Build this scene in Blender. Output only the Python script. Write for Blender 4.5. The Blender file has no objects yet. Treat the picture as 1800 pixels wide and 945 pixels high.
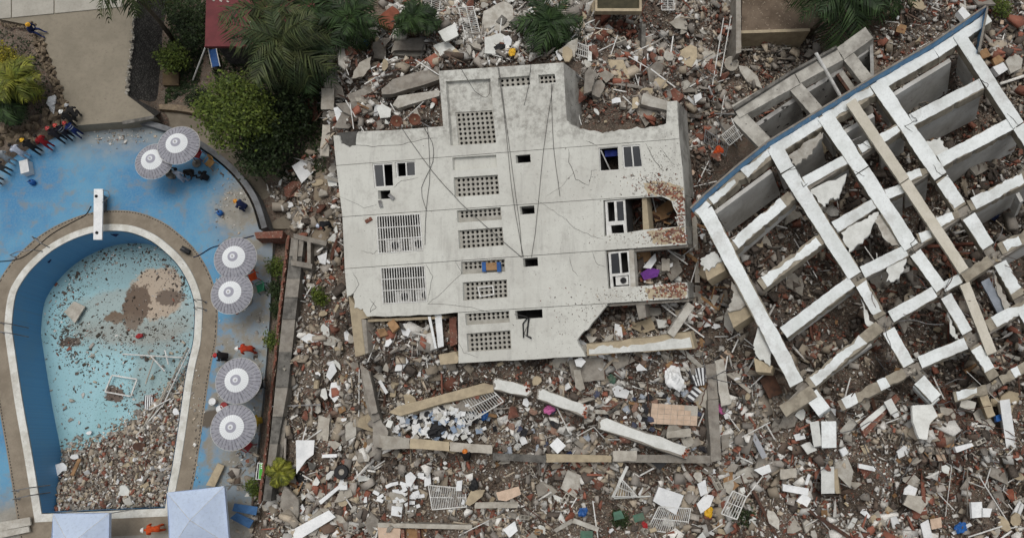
import bpy, bmesh, math, random
import numpy as np
from mathutils import Vector, Matrix, noise
from mathutils.geometry import tessellate_polygon
random.seed(7); np.random.seed(7)
RND = random.Random(11)
SC = bpy.context.scene
COL = SC.collection

# ------------------------------------------------------------------ camera
FPX, H = 1200.0, 40.0
TH = math.atan(307.5 / FPX)
cam_d = bpy.data.cameras.new('camera'); cam_d.sensor_width = 36.0; cam_d.lens = 24.0
cam_d.clip_start = 0.5; cam_d.clip_end = 6000.0
cam = bpy.data.objects.new('camera', cam_d); COL.objects.link(cam)
cam.location = (0, 0, H); cam.rotation_euler = (TH, 0, 0); SC.camera = cam

# ------------------------------------------------------------------ light (overcast)
SUN_EL, SUN_AZ = math.radians(76), math.radians(-30)
w = bpy.data.worlds.new('World'); SC.world = w; w.use_nodes = True
nt = w.node_tree; bg = nt.nodes['Background']
sky = nt.nodes.new('ShaderNodeTexSky'); sky.sky_type = 'NISHITA'; sky.sun_disc = False
sky.sun_elevation = SUN_EL; sky.sun_rotation = SUN_AZ
sky.air_density = 1.6; sky.dust_density = 6.0; sky.ozone_density = 1.0
hs = nt.nodes.new('ShaderNodeHueSaturation'); hs.inputs['Saturation'].default_value = 0.28
nt.links.new(sky.outputs[0], hs.inputs['Color']); nt.links.new(hs.outputs[0], bg.inputs['Color'])
bg.inputs['Strength'].default_value = 0.115
sd = bpy.data.lights.new('sun', 'SUN'); sd.energy = 1.0; sd.angle = math.radians(28); sd.color = (1.0, 0.97, 0.93)
sun = bpy.data.objects.new('sun', sd); COL.objects.link(sun)
sv = Vector((math.sin(SUN_AZ) * math.cos(SUN_EL), math.cos(SUN_AZ) * math.cos(SUN_EL), math.sin(SUN_EL)))
sun.rotation_euler = sv.to_track_quat('Z', 'Y').to_euler()
VS = SC.view_settings; VS.view_transform = 'Standard'; VS.look = 'None'; VS.gamma = 1.0; VS.exposure = -0.22
VS.use_curve_mapping = False

# ------------------------------------------------------------------ pixel -> place
CX = Vector((1, 0, 0)); CU = Vector((0, math.cos(TH), math.sin(TH))); CF = Vector((0, math.sin(TH), -math.cos(TH)))
CAMP = Vector((0, 0, H))
def ray(px, py): return CF + CX * ((px - 900) / FPX) + CU * (-(py - 472.5) / FPX)
def P(px, py, z=0.0):
    r = ray(px, py); return CAMP + r * ((z - H) / r.z)
def PD(px, py, d): return CAMP + ray(px, py) * d
def PP(px, py, o, n):                      # point on a tilted plane
    r = ray(px, py); return CAMP + r * ((o - CAMP).dot(n) / r.dot(n))
def px_of(p):
    q = p - CAMP; d = q.dot(CF); return 900 + FPX * q.x / d, 472.5 - FPX * q.dot(CU) / d

# ------------------------------------------------------------------ materials
def lin(c):
    def f(v):
        v = v / 255.0
        return v / 12.92 if v <= 0.04045 else ((v + 0.055) / 1.055) ** 2.4
    return (f(c[0]), f(c[1]), f(c[2]), 1.0)
MATS = {}
class NG:
    def __init__(s, name):
        s.m = bpy.data.materials.new(name); s.m.use_nodes = True; s.t = s.m.node_tree
        s.b = s.t.nodes['Principled BSDF']
    def n(s, typ, **kw):
        o = s.t.nodes.new(typ)
        for k, v in kw.items():
            if k.startswith('i_'): o.inputs[k[2:].replace('_', ' ')].default_value = v
            else: setattr(o, k, v)
        return o
    def l(s, a, b): s.t.links.new(a, b)
    def math(s, op, a, b=0.5, clamp=False):
        o = s.n('ShaderNodeMath', operation=op, use_clamp=clamp)
        for i, v in enumerate((a, b)):
            if isinstance(v, (int, float)): o.inputs[i].default_value = v
            else: s.l(v, o.inputs[i])
        return o.outputs[0]
    def noise(s, scale, detail=4, rough=.6, vec=None, dist=0.0):
        o = s.n('ShaderNodeTexNoise'); o.inputs['Scale'].default_value = scale
        o.inputs['Detail'].default_value = detail; o.inputs['Roughness'].default_value = rough
        o.inputs['Distortion'].default_value = dist
        s.l(vec if vec else s.pos(), o.inputs['Vector']); return o.outputs['Fac']
    def pos(s):
        if not hasattr(s, '_p'): s._p = s.n('ShaderNodeNewGeometry').outputs['Position']
        return s._p
    def ramp(s, fac, stops):
        o = s.n('ShaderNodeValToRGB'); cr = o.color_ramp
        while len(cr.elements) < len(stops): cr.elements.new(0.5)
        for e, (p, c) in zip(cr.elements, stops): e.position = p; e.color = c
        s.l(fac, o.inputs[0]); return o.outputs[0]
    def step(s, fac, lo, hi):
        o = s.n('ShaderNodeMapRange', clamp=True, interpolation_type='SMOOTHSTEP')
        o.inputs['From Min'].default_value = lo; o.inputs['From Max'].default_value = hi
        s.l(fac, o.inputs['Value']); return o.outputs[0]
    def mix(s, fac, a, b, mode='MIX'):
        o = s.n('ShaderNodeMix', data_type='RGBA', blend_type=mode)
        for sock, v in ((o.inputs['Factor'], fac), (o.inputs['A'], a), (o.inputs['B'], b)):
            if isinstance(v, (int, float)): sock.default_value = v
            elif isinstance(v, tuple): sock.default_value = v
            else: s.l(v, sock)
        return o.outputs['Result']
    def done(s, col, rough=.85, bump=None, bs=.3, bd=.02, metallic=0.0, spec=.3):
        if isinstance(col, tuple): s.b.inputs['Base Color'].default_value = col
        else: s.l(col, s.b.inputs['Base Color'])
        if isinstance(rough, (int, float)): s.b.inputs['Roughness'].default_value = rough
        else: s.l(rough, s.b.inputs['Roughness'])
        s.b.inputs['Metallic'].default_value = metallic
        s.b.inputs['Specular IOR Level'].default_value = spec
        if bump is not None:
            o = s.n('ShaderNodeBump'); o.inputs['Strength'].default_value = bs; o.inputs['Distance'].default_value = bd
            s.l(bump, o.inputs['Height']); s.l(o.outputs[0], s.b.inputs['Normal'])
        MATS[s.m.name] = s.m; return s.m

def mat(name, c, c2=None, scale=2.5, rough=.85, var=.12, bs=.4, metallic=0.0, spk=None, spec=.3, dirt=0.0):
    """two-tone noise, fine grain, per-object brightness; optional specks (colour, amount, scale) and dust"""
    if name in MATS: return MATS[name]
    g = NG(name)
    a = lin(c); b = lin(c2) if c2 else tuple(x * .78 for x in a[:3]) + (1,)
    n1 = g.noise(scale, 5, .65)
    col = g.mix(g.step(n1, .35, .68), a, b)
    n2 = g.noise(scale * 9, 3, .6)
    col = g.mix(g.math('MULTIPLY', g.step(n2, .45, .75), .35), col, tuple(x * .6 for x in a[:3]) + (1,))
    if dirt: col = g.mix(g.math('MULTIPLY', g.step(g.noise(scale * .8, 4, .7), .45, .7), dirt), col, lin((124, 112, 98)))
    if spk: col = g.mix(g.step(g.noise(spk[2], 2, .5), 1 - spk[1], 1 - spk[1] + .05), col, lin(spk[0]))
    if var:
        oi = g.n('ShaderNodeObjectInfo')
        v = g.math('ADD', g.math('MULTIPLY', oi.outputs['Random'], 2 * var), 1 - var)
        mm = g.n('ShaderNodeVectorMath', operation='SCALE'); g.l(col, mm.inputs[0]); g.l(v, mm.inputs['Scale']); col = mm.outputs[0]
    return g.done(col, rough, n2, bs, .02, metallic, spec)

def crumb_mat(name, rough=.92):
    g = NG(name); at = g.n('ShaderNodeAttribute', attribute_name='tint')
    n1 = g.noise(14, 3, .6)
    col = g.mix(g.math('MULTIPLY', g.step(n1, .4, .7), .3), at.outputs['Color'], lin((132, 120, 106)))
    return g.done(col, rough, n1, .4, .02)

M_PLASTER = mat('white_plaster', (216, 217, 212), (196, 197, 191), 1.5, .9, .07, .25, spk=((120, 112, 104), .27, 22), dirt=.12)
M_PLASTD = mat('dirty_plaster', (186, 183, 174), (158, 153, 143), 2.2, .92, .10, .35, spk=((100, 92, 84), .3, 16), dirt=.35)
M_CONC = mat('grey_concrete', (146, 141, 132), (118, 112, 104), 2.2, .93, .16, .5, spk=((88, 80, 74), .3, 20), dirt=.3)
M_CONCL = mat('pale_concrete', (176, 171, 160), (150, 144, 133), 2.0, .93, .12, .4, spk=((100, 92, 84), .28, 24), dirt=.25)
M_CONCD = mat('weathered_concrete', (120, 117, 111), (78, 76, 72), 1.6, .95, .12, .5, spk=((60, 58, 55), .35, 12))
M_BEIGE = mat('beige_render', (178, 164, 138), (158, 145, 122), 2.5, .92, .10, .35, dirt=.25)
M_BRICK = mat('red_brick', (124, 80, 66), (104, 70, 59), 4.0, .95, .22, .5, spk=((176, 162, 148), .36, 9), dirt=.55)
M_BRICKO = mat('orange_brick', (150, 90, 70), (124, 74, 58), 3.0, .95, .16, .5, spk=((190, 170, 150), .24, 9), dirt=.2)
M_WOOD = mat('tan_wood', (150, 118, 84), (120, 92, 62), 3.0, .7, .2, .3)
M_WOODD = mat('dark_wood', (86, 60, 46), (58, 42, 34), 3.0, .8, .2, .3)
M_METW = mat('white_metal', (212, 212, 208), (186, 184, 178), 3.0, .5, .08, .1, spec=.5)
M_RUST = mat('rusty_iron', (92, 66, 54), (62, 48, 42), 5.0, .9, .15, .4)
M_STEEL = mat('grey_steel', (128, 128, 128), (92, 90, 88), 4.0, .55, .15, .2, metallic=.4)
M_BLACK = mat('black_rubber', (30, 30, 32), (18, 18, 20), 4.0, .6, .2, .2)
M_ROOMSHADE = mat('room_shade', (58, 57, 56), (36, 35, 34), 1.0, .95, 0, .1)  # unlit darkness of rooms and shafts painted into the base colour
M_GLASS = mat('dark_glass', (44, 48, 52), (34, 36, 40), .7, .12, 0, 0, spec=.5)
M_SHEET = mat('white_sheet', (224, 225, 224), (204, 206, 206), 1.2, .6, .06, .15)
M_BLUE = mat('blue_plastic', (36, 92, 158), (26, 74, 134), 4.0, .45, .15, .1)
M_NAVY = mat('navy_cloth', (36, 46, 78), (26, 34, 60), 8.0, .9, .1, .2)
M_GREEN = mat('green_plastic', (30, 110, 78), (22, 84, 60), 4, .5, .1, .1)
M_REDP = mat('red_plastic', (150, 32, 34), (120, 24, 28), 4, .5, .15, .1)
M_YEL = mat('yellow_plastic', (214, 168, 40), (190, 146, 36), 4, .5, .08, .1)
M_ORANGE = mat('orange_cloth', (206, 84, 38), (176, 66, 30), 6, .85, .1, .2)
M_PURPLE = mat('purple_cloth', (112, 60, 140), (90, 48, 116), 6, .9, .1, .2)
M_PINK = mat('pink_cloth', (198, 108, 158), (170, 90, 136), 6, .9, .1, .2)
M_TILE = mat('beige_tile', (196, 172, 150), (180, 156, 134), 3, .5, .06, .1, dirt=.2)
M_DIRT = mat('dry_soil', (112, 98, 84), (86, 74, 62), .9, .98, 0, .6, spk=((150, 138, 122), .35, 8), dirt=.2)
M_CRACK = mat('crack_shadow', (84, 82, 78), (64, 62, 58), 3, .98, 0, 0)

# ------------------------------------------------------------------ mesh kit
ORG = {}
class MB:
    def __init__(s): s.v = []; s.f = []; s.m = []
    def face(s, idx, mi=0): s.f.append(tuple(idx)); s.m.append(mi)
    def prism(s, top, d, mi=0, cap=True):
        n = len(top); b = len(s.v); top = [Vector(p) for p in top]
        nrm = Vector()
        for i in range(n): nrm += top[i].cross(top[(i + 1) % n])
        if nrm.dot(d) > 0: top.reverse()
        s.v += top + [p + d for p in top]
        if cap: s.face(range(b, b + n), mi)
        s.face(range(b + 2 * n - 1, b + n - 1, -1), mi)
        for i in range(n):
            j = (i + 1) % n; s.face((b + i, b + n + i, b + n + j, b + j), mi)
        return s
    def holed(s, outer, holes, d, mi=0):
        loops = [outer] + holes; tri = tessellate_polygon([[Vector(p) for p in l] for l in loops])
        flat = [Vector(p) for l in loops for p in l]; n = len(flat); b = len(s.v)
        s.v += flat + [p + d for p in flat]
        for t in tri:
            nr = (flat[t[1]] - flat[t[0]]).cross(flat[t[2]] - flat[t[0]])
            t = t if nr.dot(d) < 0 else t[::-1]
            s.face([b + i for i in t], mi); s.face([b + n + i for i in t[::-1]], mi)
        o = 0
        for l in loops:
            k = len(l)
            for i in range(k):
                j = (i + 1) % k; s.face((b + o + i, b + n + o + i, b + n + o + j, b + o + j), mi)
            o += k
        return s
    def box(s, c, ax, ay, az, mi=0):
        c = Vector(c); b = len(s.v)
        for x, y, z in ((-1,-1,-1),(1,-1,-1),(1,1,-1),(-1,1,-1),(-1,-1,1),(1,-1,1),(1,1,1),(-1,1,1)):
            s.v.append(c + ax * x + ay * y + az * z)
        for q in ((0,3,2,1),(4,5,6,7),(0,1,5,4),(1,2,6,5),(2,3,7,6),(3,0,4,7)): s.face([b + i for i in q], mi)
        return s
    def abox(s, c, sx, sy, sz, rz=0.0, mi=0):      # full sizes
        ca, sa = math.cos(rz), math.sin(rz)
        return s.box(c, Vector((ca, sa, 0)) * sx / 2, Vector((-sa, ca, 0)) * sy / 2, Vector((0, 0, sz / 2)), mi)
    def bar(s, p, q, wd, ht, up=Vector((0, 0, 1)), mi=0):
        p, q = Vector(p), Vector(q); a = (q - p); sd_ = a.cross(up)
        sd_ = sd_.normalized() if sd_.length > 1e-6 else Vector((1, 0, 0)); u = sd_.cross(a).normalized()
        return s.box((p + q) / 2, a / 2, sd_ * wd / 2, u * ht / 2, mi)
    def tube(s, pts, r, n=6, mi=0, r1=None):
        pts = [Vector(p) for p in pts]; b = len(s.v); k = len(pts); r1 = r if r1 is None else r1
        for i, p in enumerate(pts):
            t = (pts[min(i + 1, k - 1)] - pts[max(i - 1, 0)]).normalized()
            a = t.cross(Vector((0, 0, 1)) if abs(t.z) < .9 else Vector((1, 0, 0))).normalized(); c = t.cross(a)
            rr = r + (r1 - r) * i / max(1, k - 1)
            for j in range(n):
                an = 2 * math.pi * j / n; s.v.append(p + a * math.cos(an) * rr + c * math.sin(an) * rr)
        for i in range(k - 1):
            for j in range(n):
                j2 = (j + 1) % n; s.face((b + i*n + j, b + i*n + j2, b + (i+1)*n + j2, b + (i+1)*n + j), mi)
        s.face(range(b + n - 1, b - 1, -1), mi); s.face(range(b + (k-1)*n, b + k*n), mi)
        return s
    def lathe(s, c, prof, n=16, mi=0, cap=True):
        c = Vector(c); b = len(s.v); k = len(prof)
        for r, z in prof:
            for j in range(n):
                an = 2 * math.pi * j / n; s.v.append(c + Vector((r * math.cos(an), r * math.sin(an), z)))
        for i in range(k - 1):
            for j in range(n):
                j2 = (j + 1) % n; s.face((b + i*n + j, b + i*n + j2, b + (i+1)*n + j2, b + (i+1)*n + j), mi)
        if cap:
            s.face(range(b + n - 1, b - 1, -1), mi); s.face(range(b + (k-1)*n, b + k*n), mi)
        return s
    def quad(s, a, b_, c, d, mi=0):
        b = len(s.v); s.v += [Vector(a), Vector(b_), Vector(c), Vector(d)]; s.face((b, b+1, b+2, b+3), mi); return s
    def mesh(s, name, mats, org, smooth=False):
        me = bpy.data.meshes.new(name)
        me.from_pydata([(p - org) for p in s.v], [], s.f)
        for m in (mats if isinstance(mats, (list, tuple)) else [mats]): me.materials.append(m)
        if any(s.m): me.polygons.foreach_set('material_index', s.m)
        if smooth: me.polygons.foreach_set('use_smooth', [True] * len(me.polygons))
        me.update(); return me
def tag(o, label=None, cat=None, group=None, kind=None):
    if label: o['label'] = label
    if cat: o['category'] = cat
    if group: o['group'] = group
    if kind: o['kind'] = kind
    return o
def add(name, mb, mats, parent=None, label=None, cat=None, group=None, kind=None, smooth=False):
    if parent is None:
        if kind == 'structure': org = Vector((0, 0, 0))
        else:
            n = len(mb.v); org = Vector((sum(p.x for p in mb.v) / n, sum(p.y for p in mb.v) / n, min(p.z for p in mb.v)))
    else: org = ORG[parent.name]
    o = bpy.data.objects.new(name, mb.mesh(name, mats, org, smooth)); COL.objects.link(o)
    if parent is None: o.location = org
    else: o.parent = parent
    ORG[o.name] = org
    return tag(o, label, cat, group, kind)
def thing(name, loc, label, cat, group=None):
    o = bpy.data.objects.new(name, None); o.empty_display_size = .3; COL.objects.link(o); o.location = Vector(loc)
    ORG[o.name] = Vector(loc); return tag(o, label, cat, group)
def lerp(a, b, t): return a + (b - a) * t
def pip(x, y, poly):
    c = False; j = len(poly) - 1
    for i in range(len(poly)):
        if (poly[i][1] > y) != (poly[j][1] > y) and x < (poly[j][0]-poly[i][0])*(y-poly[i][1])/(poly[j][1]-poly[i][1])+poly[i][0]: c = not c
        j = i
    return c
# ------------------------------------------------------------------ building frames (toppled blocks)
DC, DR, DA = 36.5, 36.0, 36.6
DVC = CF + CX * .48                        # how the fallen middle block leans
DVR = CF + CX * .56 - CU * .35             # how the right block leans
def fc(px, py, d=0.0): return PD(px, py, DC) + DVC * d
def fr(px, py, d=0.0): return PD(px, py, DR) + DVR * d
def fa(px, py, d=0.0): return PD(px, py, DA) + DVR * d

# ------------------------------------------------------------------ terrain
def catmull(pts, n=5):
    out = []
    for i in range(len(pts) - 1):
        p0 = pts[max(i-1, 0)]; p1 = pts[i]; p2 = pts[i+1]; p3 = pts[min(i+2, len(pts)-1)]
        for k in range(n):
            t = k / n
            out.append(tuple(.5*((2*p1[a]) + (-p0[a]+p2[a])*t + (2*p0[a]-5*p1[a]+4*p2[a]-p3[a])*t*t + (-p0[a]+3*p1[a]-3*p2[a]+p3[a])*t**3) for a in (0, 1)))
    out.append(pts[-1]); return out
def offset(poly, d):
    """polygon (list of Vector, same z) moved inward by d"""
    n = len(poly); ar = sum(poly[i].x*poly[(i+1)%n].y - poly[(i+1)%n].x*poly[i].y for i in range(n)); sg = 1 if ar > 0 else -1
    out = []
    for i in range(n):
        a = (poly[i] - poly[i-1]); b = (poly[(i+1)%n] - poly[i]); a.z = b.z = 0; a.normalize(); b.normalize()
        na = Vector((-a.y, a.x, 0)) * sg; nb = Vector((-b.y, b.x, 0)) * sg; m = na + nb
        m = m / max(.35, m.dot(m) / 2) ; out.append(poly[i] + m * d)
    return out
POOL_ARC = [(62,917),(51,848),(40,782),(27,709),(11,600),(8.5,571),(15,520),(29,490),(51,462),(85,432),(125,410),(166,397),(203,394),(237,398),(271,412),(298,432),(322,456),(339,483),(350,510),(355.5,537),(355,571),(352,605),(341,655),(328,746),(317,819),(309,860),(302,906)]
POOL_PX = catmull(POOL_ARC, 4)
POOL = [P(x, y, 0) for x, y in POOL_PX]
POOL_IN = offset(POOL, .42)
DECK_PX = [(-200,1050),(-200,330),(-40,318)] + catmull([(0,300),(30,272),(90,245),(140,223),(215,216),(275,228),(340,255),(400,300),(438,350),(455,402)], 4) + [(480,418),(474,560),(462,700),(448,830),(438,1050)]
DECK = [P(x, y, 0) for x, y in DECK_PX]

def zc(px, py, d=2.3): return (px, py, fc(px, py).z - d, .55)
def zr(px, py, d=2.7): return (px, py, fr(px, py).z - d - .6, .9)
CT = [(-40,300,-.3,0),(0,420,-.3,0),(100,350,-.3,0),(200,300,-.3,0),(300,330,-.3,0),(400,360,-.3,0),(420,450,-.3,0),(430,550,-.3,0),(420,650,-.3,0),(425,750,-.3,0),(415,850,-.3,.1),(200,600,-.3,0),(0,600,-.3,0),(0,750,-.3,0),(0,900,-.3,0),(100,940,-.3,0),(300,940,-.3,0),(200,1050,-.3,0),(-300,700,-.3,0),(380,940,-.2,.3),(430,920,-.1,.5),(452,880,-.1,.5),(445,790,-.25,.2),(460,600,-.25,.2),(468,480,-.25,.2),
 (100,0,.6,0),(160,100,.6,0),(200,180,.6,0),(-60,0,.6,0),(20,70,.75,.25),(30,140,.85,.3),(70,140,.8,.3),(60,200,.5,.4),(10,225,.5,.5),(-20,260,.3,.4),(100,205,.5,.4),(-300,100,.5,.2),(210,-100,.5,0),
 (300,30,-1.1,.15),(320,100,-1.1,.1),(310,170,-1.1,.1),(420,100,-1.1,.15),(520,150,-1.1,.2),(420,230,-1.15,0),(460,320,-1.15,0),(350,215,-1.15,0),(500,320,-1,.3),(500,250,-1,.3),(540,60,-.6,.2),(420,-60,-1,.1),(490,380,-.9,.2),
 (555,150,-.2,.4),(560,230,-.1,.6),(560,330,0,.25),(565,400,0,.2),(535,480,.1,.6),(550,560,.2,.6),(545,650,.3,.7),(560,730,.4,.7),(560,850,.5,.6),(500,900,.3,.6),(600,480,.4,.6),(600,600,.7,.6),(490,860,.1,.5),
 (620,120,2.2,1),(700,170,4.1,1),(700,212,4.9,.7),(750,205,5.1,.7),(640,215,4.3,.7),(600,225,3.4,.6),(590,170,1.6,.8),(640,60,1.2,1),(720,90,3,1),(760,130,4.6,.7),(800,60,3.2,.8),(850,95,3.8,.6),(900,98,4.0,.6),(960,95,4.0,.6),(950,60,3.0,.8),(1000,90,3.8,.7),(720,10,.8,.7),(850,20,2.0,.7),(920,10,.8,.6),(1060,150,4.5,.8),(1050,205,5.0,.6),(1100,205,5.2,.6),(1150,190,4.9,.6),(1100,100,3.6,.8),(1160,140,3.6,.8),(1220,150,2.2,.8),(1230,220,2,.8),(1200,60,1.4,.8),(1280,180,1.5,.7),(1250,300,1.6,.8),(1250,260,1.6,.8),(1150,20,1,.6),(1090,60,1.4,.7),(1350,40,1.4,.5),(1350,120,.9,.5),(1420,60,1.2,.5),(560,20,-.1,.4),(900,-150,.4,.6),(1400,-100,.8,.5),
 zc(650,300),zc(650,400),zc(650,500),zc(800,300),zc(800,400),zc(800,520),zc(950,250),zc(950,400),zc(950,520),zc(900,160),zc(820,180),zc(850,600,2.5),zc(980,590,2.5),zc(1060,300),zc(1150,300),zc(1080,400,2.2),zc(1150,375,2.2),zc(1150,470,2.1),zc(1090,470,2.2),zc(1150,560,2.1),zc(1080,570,2.2),zc(690,600,1.1),zc(760,595,1.4),zc(660,580,1.2),zc(1195,560,1.6),
 (1240,400,1.5,.7),(1240,500,1.2,.7),(1260,600,1,.7),(1225,340,1.6,.7),
 (640,650,1.1,.7),(720,640,1.5,.7),(800,660,1.6,.7),(900,665,1.7,.6),(1000,665,1.7,.6),(1100,650,1.6,.7),(1200,650,1.5,.7),(1300,650,1.0,.7),(700,760,1,.5),(850,770,.9,.7),(1000,760,1.1,.7),(1200,780,.9,.6),(1150,700,1.2,.5),(1300,760,1,.8),(950,710,1.2,.7),(640,800,.5,.6),
 (600,930,.5,.6),(700,860,.5,.6),(800,930,.6,.6),(1000,870,.6,.7),(1200,900,.7,.7),(1400,850,.9,.9),(1600,870,1.1,1),(1780,880,1.2,1),(1340,700,1,.8),(1400,760,1.1,.9),
 zr(1300,330),zr(1280,400),zr(1330,460),zr(1400,420),zr(1400,540),zr(1350,580,2.3),zr(1450,350),zr(1480,450),zr(1500,560),zr(1440,640,2.3),zr(1520,260),zr(1560,380),zr(1600,500),zr(1560,640,2.4),zr(1600,180),zr(1660,280),zr(1680,420),zr(1680,560),zr(1660,110),zr(1740,200),zr(1760,330),zr(1770,480),zr(1760,600),zr(1650,690,1.9),
 (1500,760,1.6,1),(1580,760,2,1),(1660,760,2.2,1),(1760,750,2,1),(1795,690,2.6,1),
 (1600,60,4.2,.7),(1560,100,3.6,.6),(1780,60,4.2,.8),(1790,150,4.4,.8),(1740,120,4.4,.7),(1700,10,3.8,.6),
 (1380,220,fa(1380,220).z-2.6,.4),(1450,160,fa(1450,160).z-2.6,.4),(1320,200,1.4,.6),(1300,250,1.6,.6),
 (2100,500,1.5,.8),(2000,100,3,.7),(2000,900,1.2,.8),(900,1100,.4,.6),(1500,1100,.6,.8),(600,1100,.3,.5)]
_c = np.array([tuple(P(a, b, c).xy) + (c, d) for a, b, c, d in CT])
_w = [(np.random.uniform(-1, 1), np.random.uniform(-1, 1), np.random.uniform(0, 6.28), s) for s in (.7, 1.1, 1.7, 2.6, 3.7, 5.2) for _ in range(4)]
def in_poly(X, Y, poly):
    c = np.zeros(X.shape, bool); n = len(poly); j = n - 1
    for i in range(n):
        yi, yj, xi, xj = poly[i].y, poly[j].y, poly[i].x, poly[j].x
        if yi != yj: c ^= ((yi > Y) != (yj > Y)) & (X < (xj - xi) * (Y - yi) / (yj - yi) + xi)
        j = i
    return c
YARD_PX = [(50,44),(-10,32),(-260,25),(-260,-260),(250,-260),(238,15),(222,166),(272,204),(232,213),(128,221),(110,165),(84,92)]
YARD = [P(x, y, .9) for x, y in YARD_PX]
POOL_BIG = offset(POOL, -.25)
def terrain(X, Y):
    X = np.asarray(X, float); Y = np.asarray(Y, float); sh = X.shape; x = X.ravel(); y = Y.ravel()
    zs = np.empty_like(x); rs = np.empty_like(x)
    for a in range(0, len(x), 20000):
        d2 = (x[a:a+20000, None] - _c[None, :, 0])**2 + (y[a:a+20000, None] - _c[None, :, 1])**2 + .25
        wt = d2 ** -2.2; ws = wt.sum(1); zs[a:a+20000] = (wt * _c[None, :, 2]).sum(1) / ws; rs[a:a+20000] = (wt * _c[None, :, 3]).sum(1) / ws
    nz = sum(np.sin(x*dx*s*2 + y*dy*s*2 + p) / s for dx, dy, p, s in _w) * .19
    z = zs + nz * rs
    z = np.where(in_poly(x, y, DECK), -.35, z)
    z = np.where(in_poly(x, y, YARD), np.minimum(z, .55), z)
    z = np.where(in_poly(x, y, POOL_BIG), -3.1, z)
    far = np.clip((np.hypot(x, y - 5) - 42) / 30, 0, 1); z = z * (1 - far) + .2 * far
    return z.reshape(sh)
def tz(x, y): return float(terrain(np.array([x]), np.array([y]))[0])
def G(px, py, lift=0.0):
    """where the line of sight through a pixel meets the ground"""
    z = 1.0
    for _ in range(9):
        p = P(px, py, z); z = .6 * z + .4 * tz(p.x, p.y)
    p = P(px, py, z); p.z = z + lift; return p
def Gv(PX, PY):
    PX = np.asarray(PX, float); PY = np.asarray(PY, float); Z = np.full(PX.shape, 1.0)
    a = (PX - 900) / FPX; b = -(PY - 472.5) / FPX
    ry = CF.y + CU.y * b; rz = CF.z + CU.z * b
    for _ in range(11):
        t = (Z - H) / rz; X = t * a; Y = t * ry; Z = .62 * Z + .38 * terrain(X, Y)
    t = (Z - H) / rz
    return t * a, t * ry, Z
gx = np.concatenate([[-1500, -600, -250, -120, -70, -48], np.arange(-38, 38.01, .22), [48, 70, 120, 250, 600, 1500]])
gy = np.concatenate([[-1500, -600, -250, -120, -60, -30], np.arange(-14, 36.01, .22), [48, 75, 120, 250, 600, 1500]])
GX, GY = np.meshgrid(gx, gy); GZ = terrain(GX, GY)
mb = MB(); nx, ny = len(gx), len(gy)
me = bpy.data.meshes.new('ground')
vv = np.stack([GX.ravel(), GY.ravel(), GZ.ravel()], 1)
ii = np.arange(nx * ny).reshape(ny, nx)
qq = np.stack([ii[:-1, :-1], ii[:-1, 1:], ii[1:, 1:], ii[1:, :-1]], -1).reshape(-1, 4)
def np_mesh(me, verts, faces):
    nf, k = faces.shape
    me.vertices.add(len(verts)); me.vertices.foreach_set('co', verts.astype(np.float32).ravel())
    me.loops.add(nf * k); me.loops.foreach_set('vertex_index', faces.astype(np.int32).ravel())
    me.polygons.add(nf); me.polygons.foreach_set('loop_start', np.arange(0, nf * k, k, dtype=np.int32))
    me.update(calc_edges=True)
np_mesh(me, vv, qq)
g = NG('rubble_soil')
n1 = g.noise(.5, 5, .65); n2 = g.noise(5, 4, .7); n3 = g.noise(17, 3, .7)
col = g.mix(g.step(n1, .38, .62), lin((118, 106, 94)), lin((88, 78, 69)))
col = g.mix(g.math('MULTIPLY', g.step(n2, .52, .64), .45), col, lin((124, 82, 68)))
col = g.mix(g.math('MULTIPLY', g.step(n3, .52, .64), .75), col, lin((150, 140, 126)))
col = g.mix(g.math('MULTIPLY', g.step(g.noise(9, 3, .7), .55, .68), .8), col, lin((62, 54, 48)))
ht = g.math('ADD', n2, g.math('MULTIPLY', n3, .5))
me.materials.append(g.done(col, .97, ht, .9, .12))
o = bpy.data.objects.new('ground', me); COL.objects.link(o); tag(o, kind='structure')

# ------------------------------------------------------------------ pool deck, coping and basin
g = NG('worn_blue_deck')
sp = g.n('ShaderNodeSeparateXYZ'); g.l(g.pos(), sp.inputs[0]); X, Y = sp.outputs[0], sp.outputs[1]
big = g.noise(.28, 5, .6); mid = g.noise(1.3, 5, .65); fin = g.noise(9, 4, .7)
def dist(cx, cy, sx=1.0, sy=1.0):
    a = g.math('MULTIPLY', g.math('SUBTRACT', X, cx), sx); b = g.math('MULTIPLY', g.math('SUBTRACT', Y, cy), sy)
    return g.math('SQRT', g.math('ADD', g.math('MULTIPLY', a, a), g.math('MULTIPLY', b, b)))
nz = g.math('ADD', g.math('MULTIPLY', g.math('SUBTRACT', big, .5), 3.2), g.math('MULTIPLY', g.math('SUBTRACT', mid, .5), 3.0))
xr = P(398, 500).x
east = g.math('MULTIPLY', g.step(g.math('ADD', g.math('SUBTRACT', X, xr), g.math('MULTIPLY', nz, 1.5)), -.9, .6), g.math('ADD', .68, g.math('MULTIPLY', g.step(mid, .42, .58), .32)))              # worn away towards the east rim
tp = P(215, 232); top = g.step(g.math('ADD', dist(tp.x, tp.y, .45, 1), g.math('MULTIPLY', nz, .8)), 2.6, .2)
ct = P(418, 365); cp = g.step(g.math('ADD', dist(ct.x, ct.y, 1, .8), g.math('MULTIPLY', nz, .8)), 2.4, .6)
wear = g.math('MAXIMUM', g.math('MAXIMUM', east, g.math('MULTIPLY', top, .8)), cp)
south = g.step(g.math('ADD', Y, g.math('MULTIPLY', nz, .8)), P(0, 850).y, P(0, 910).y); wear = g.math('MAXIMUM', wear, south)
wear = g.math('MAXIMUM', wear, g.math('MULTIPLY', g.step(mid, .48, .68), .55))
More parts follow.
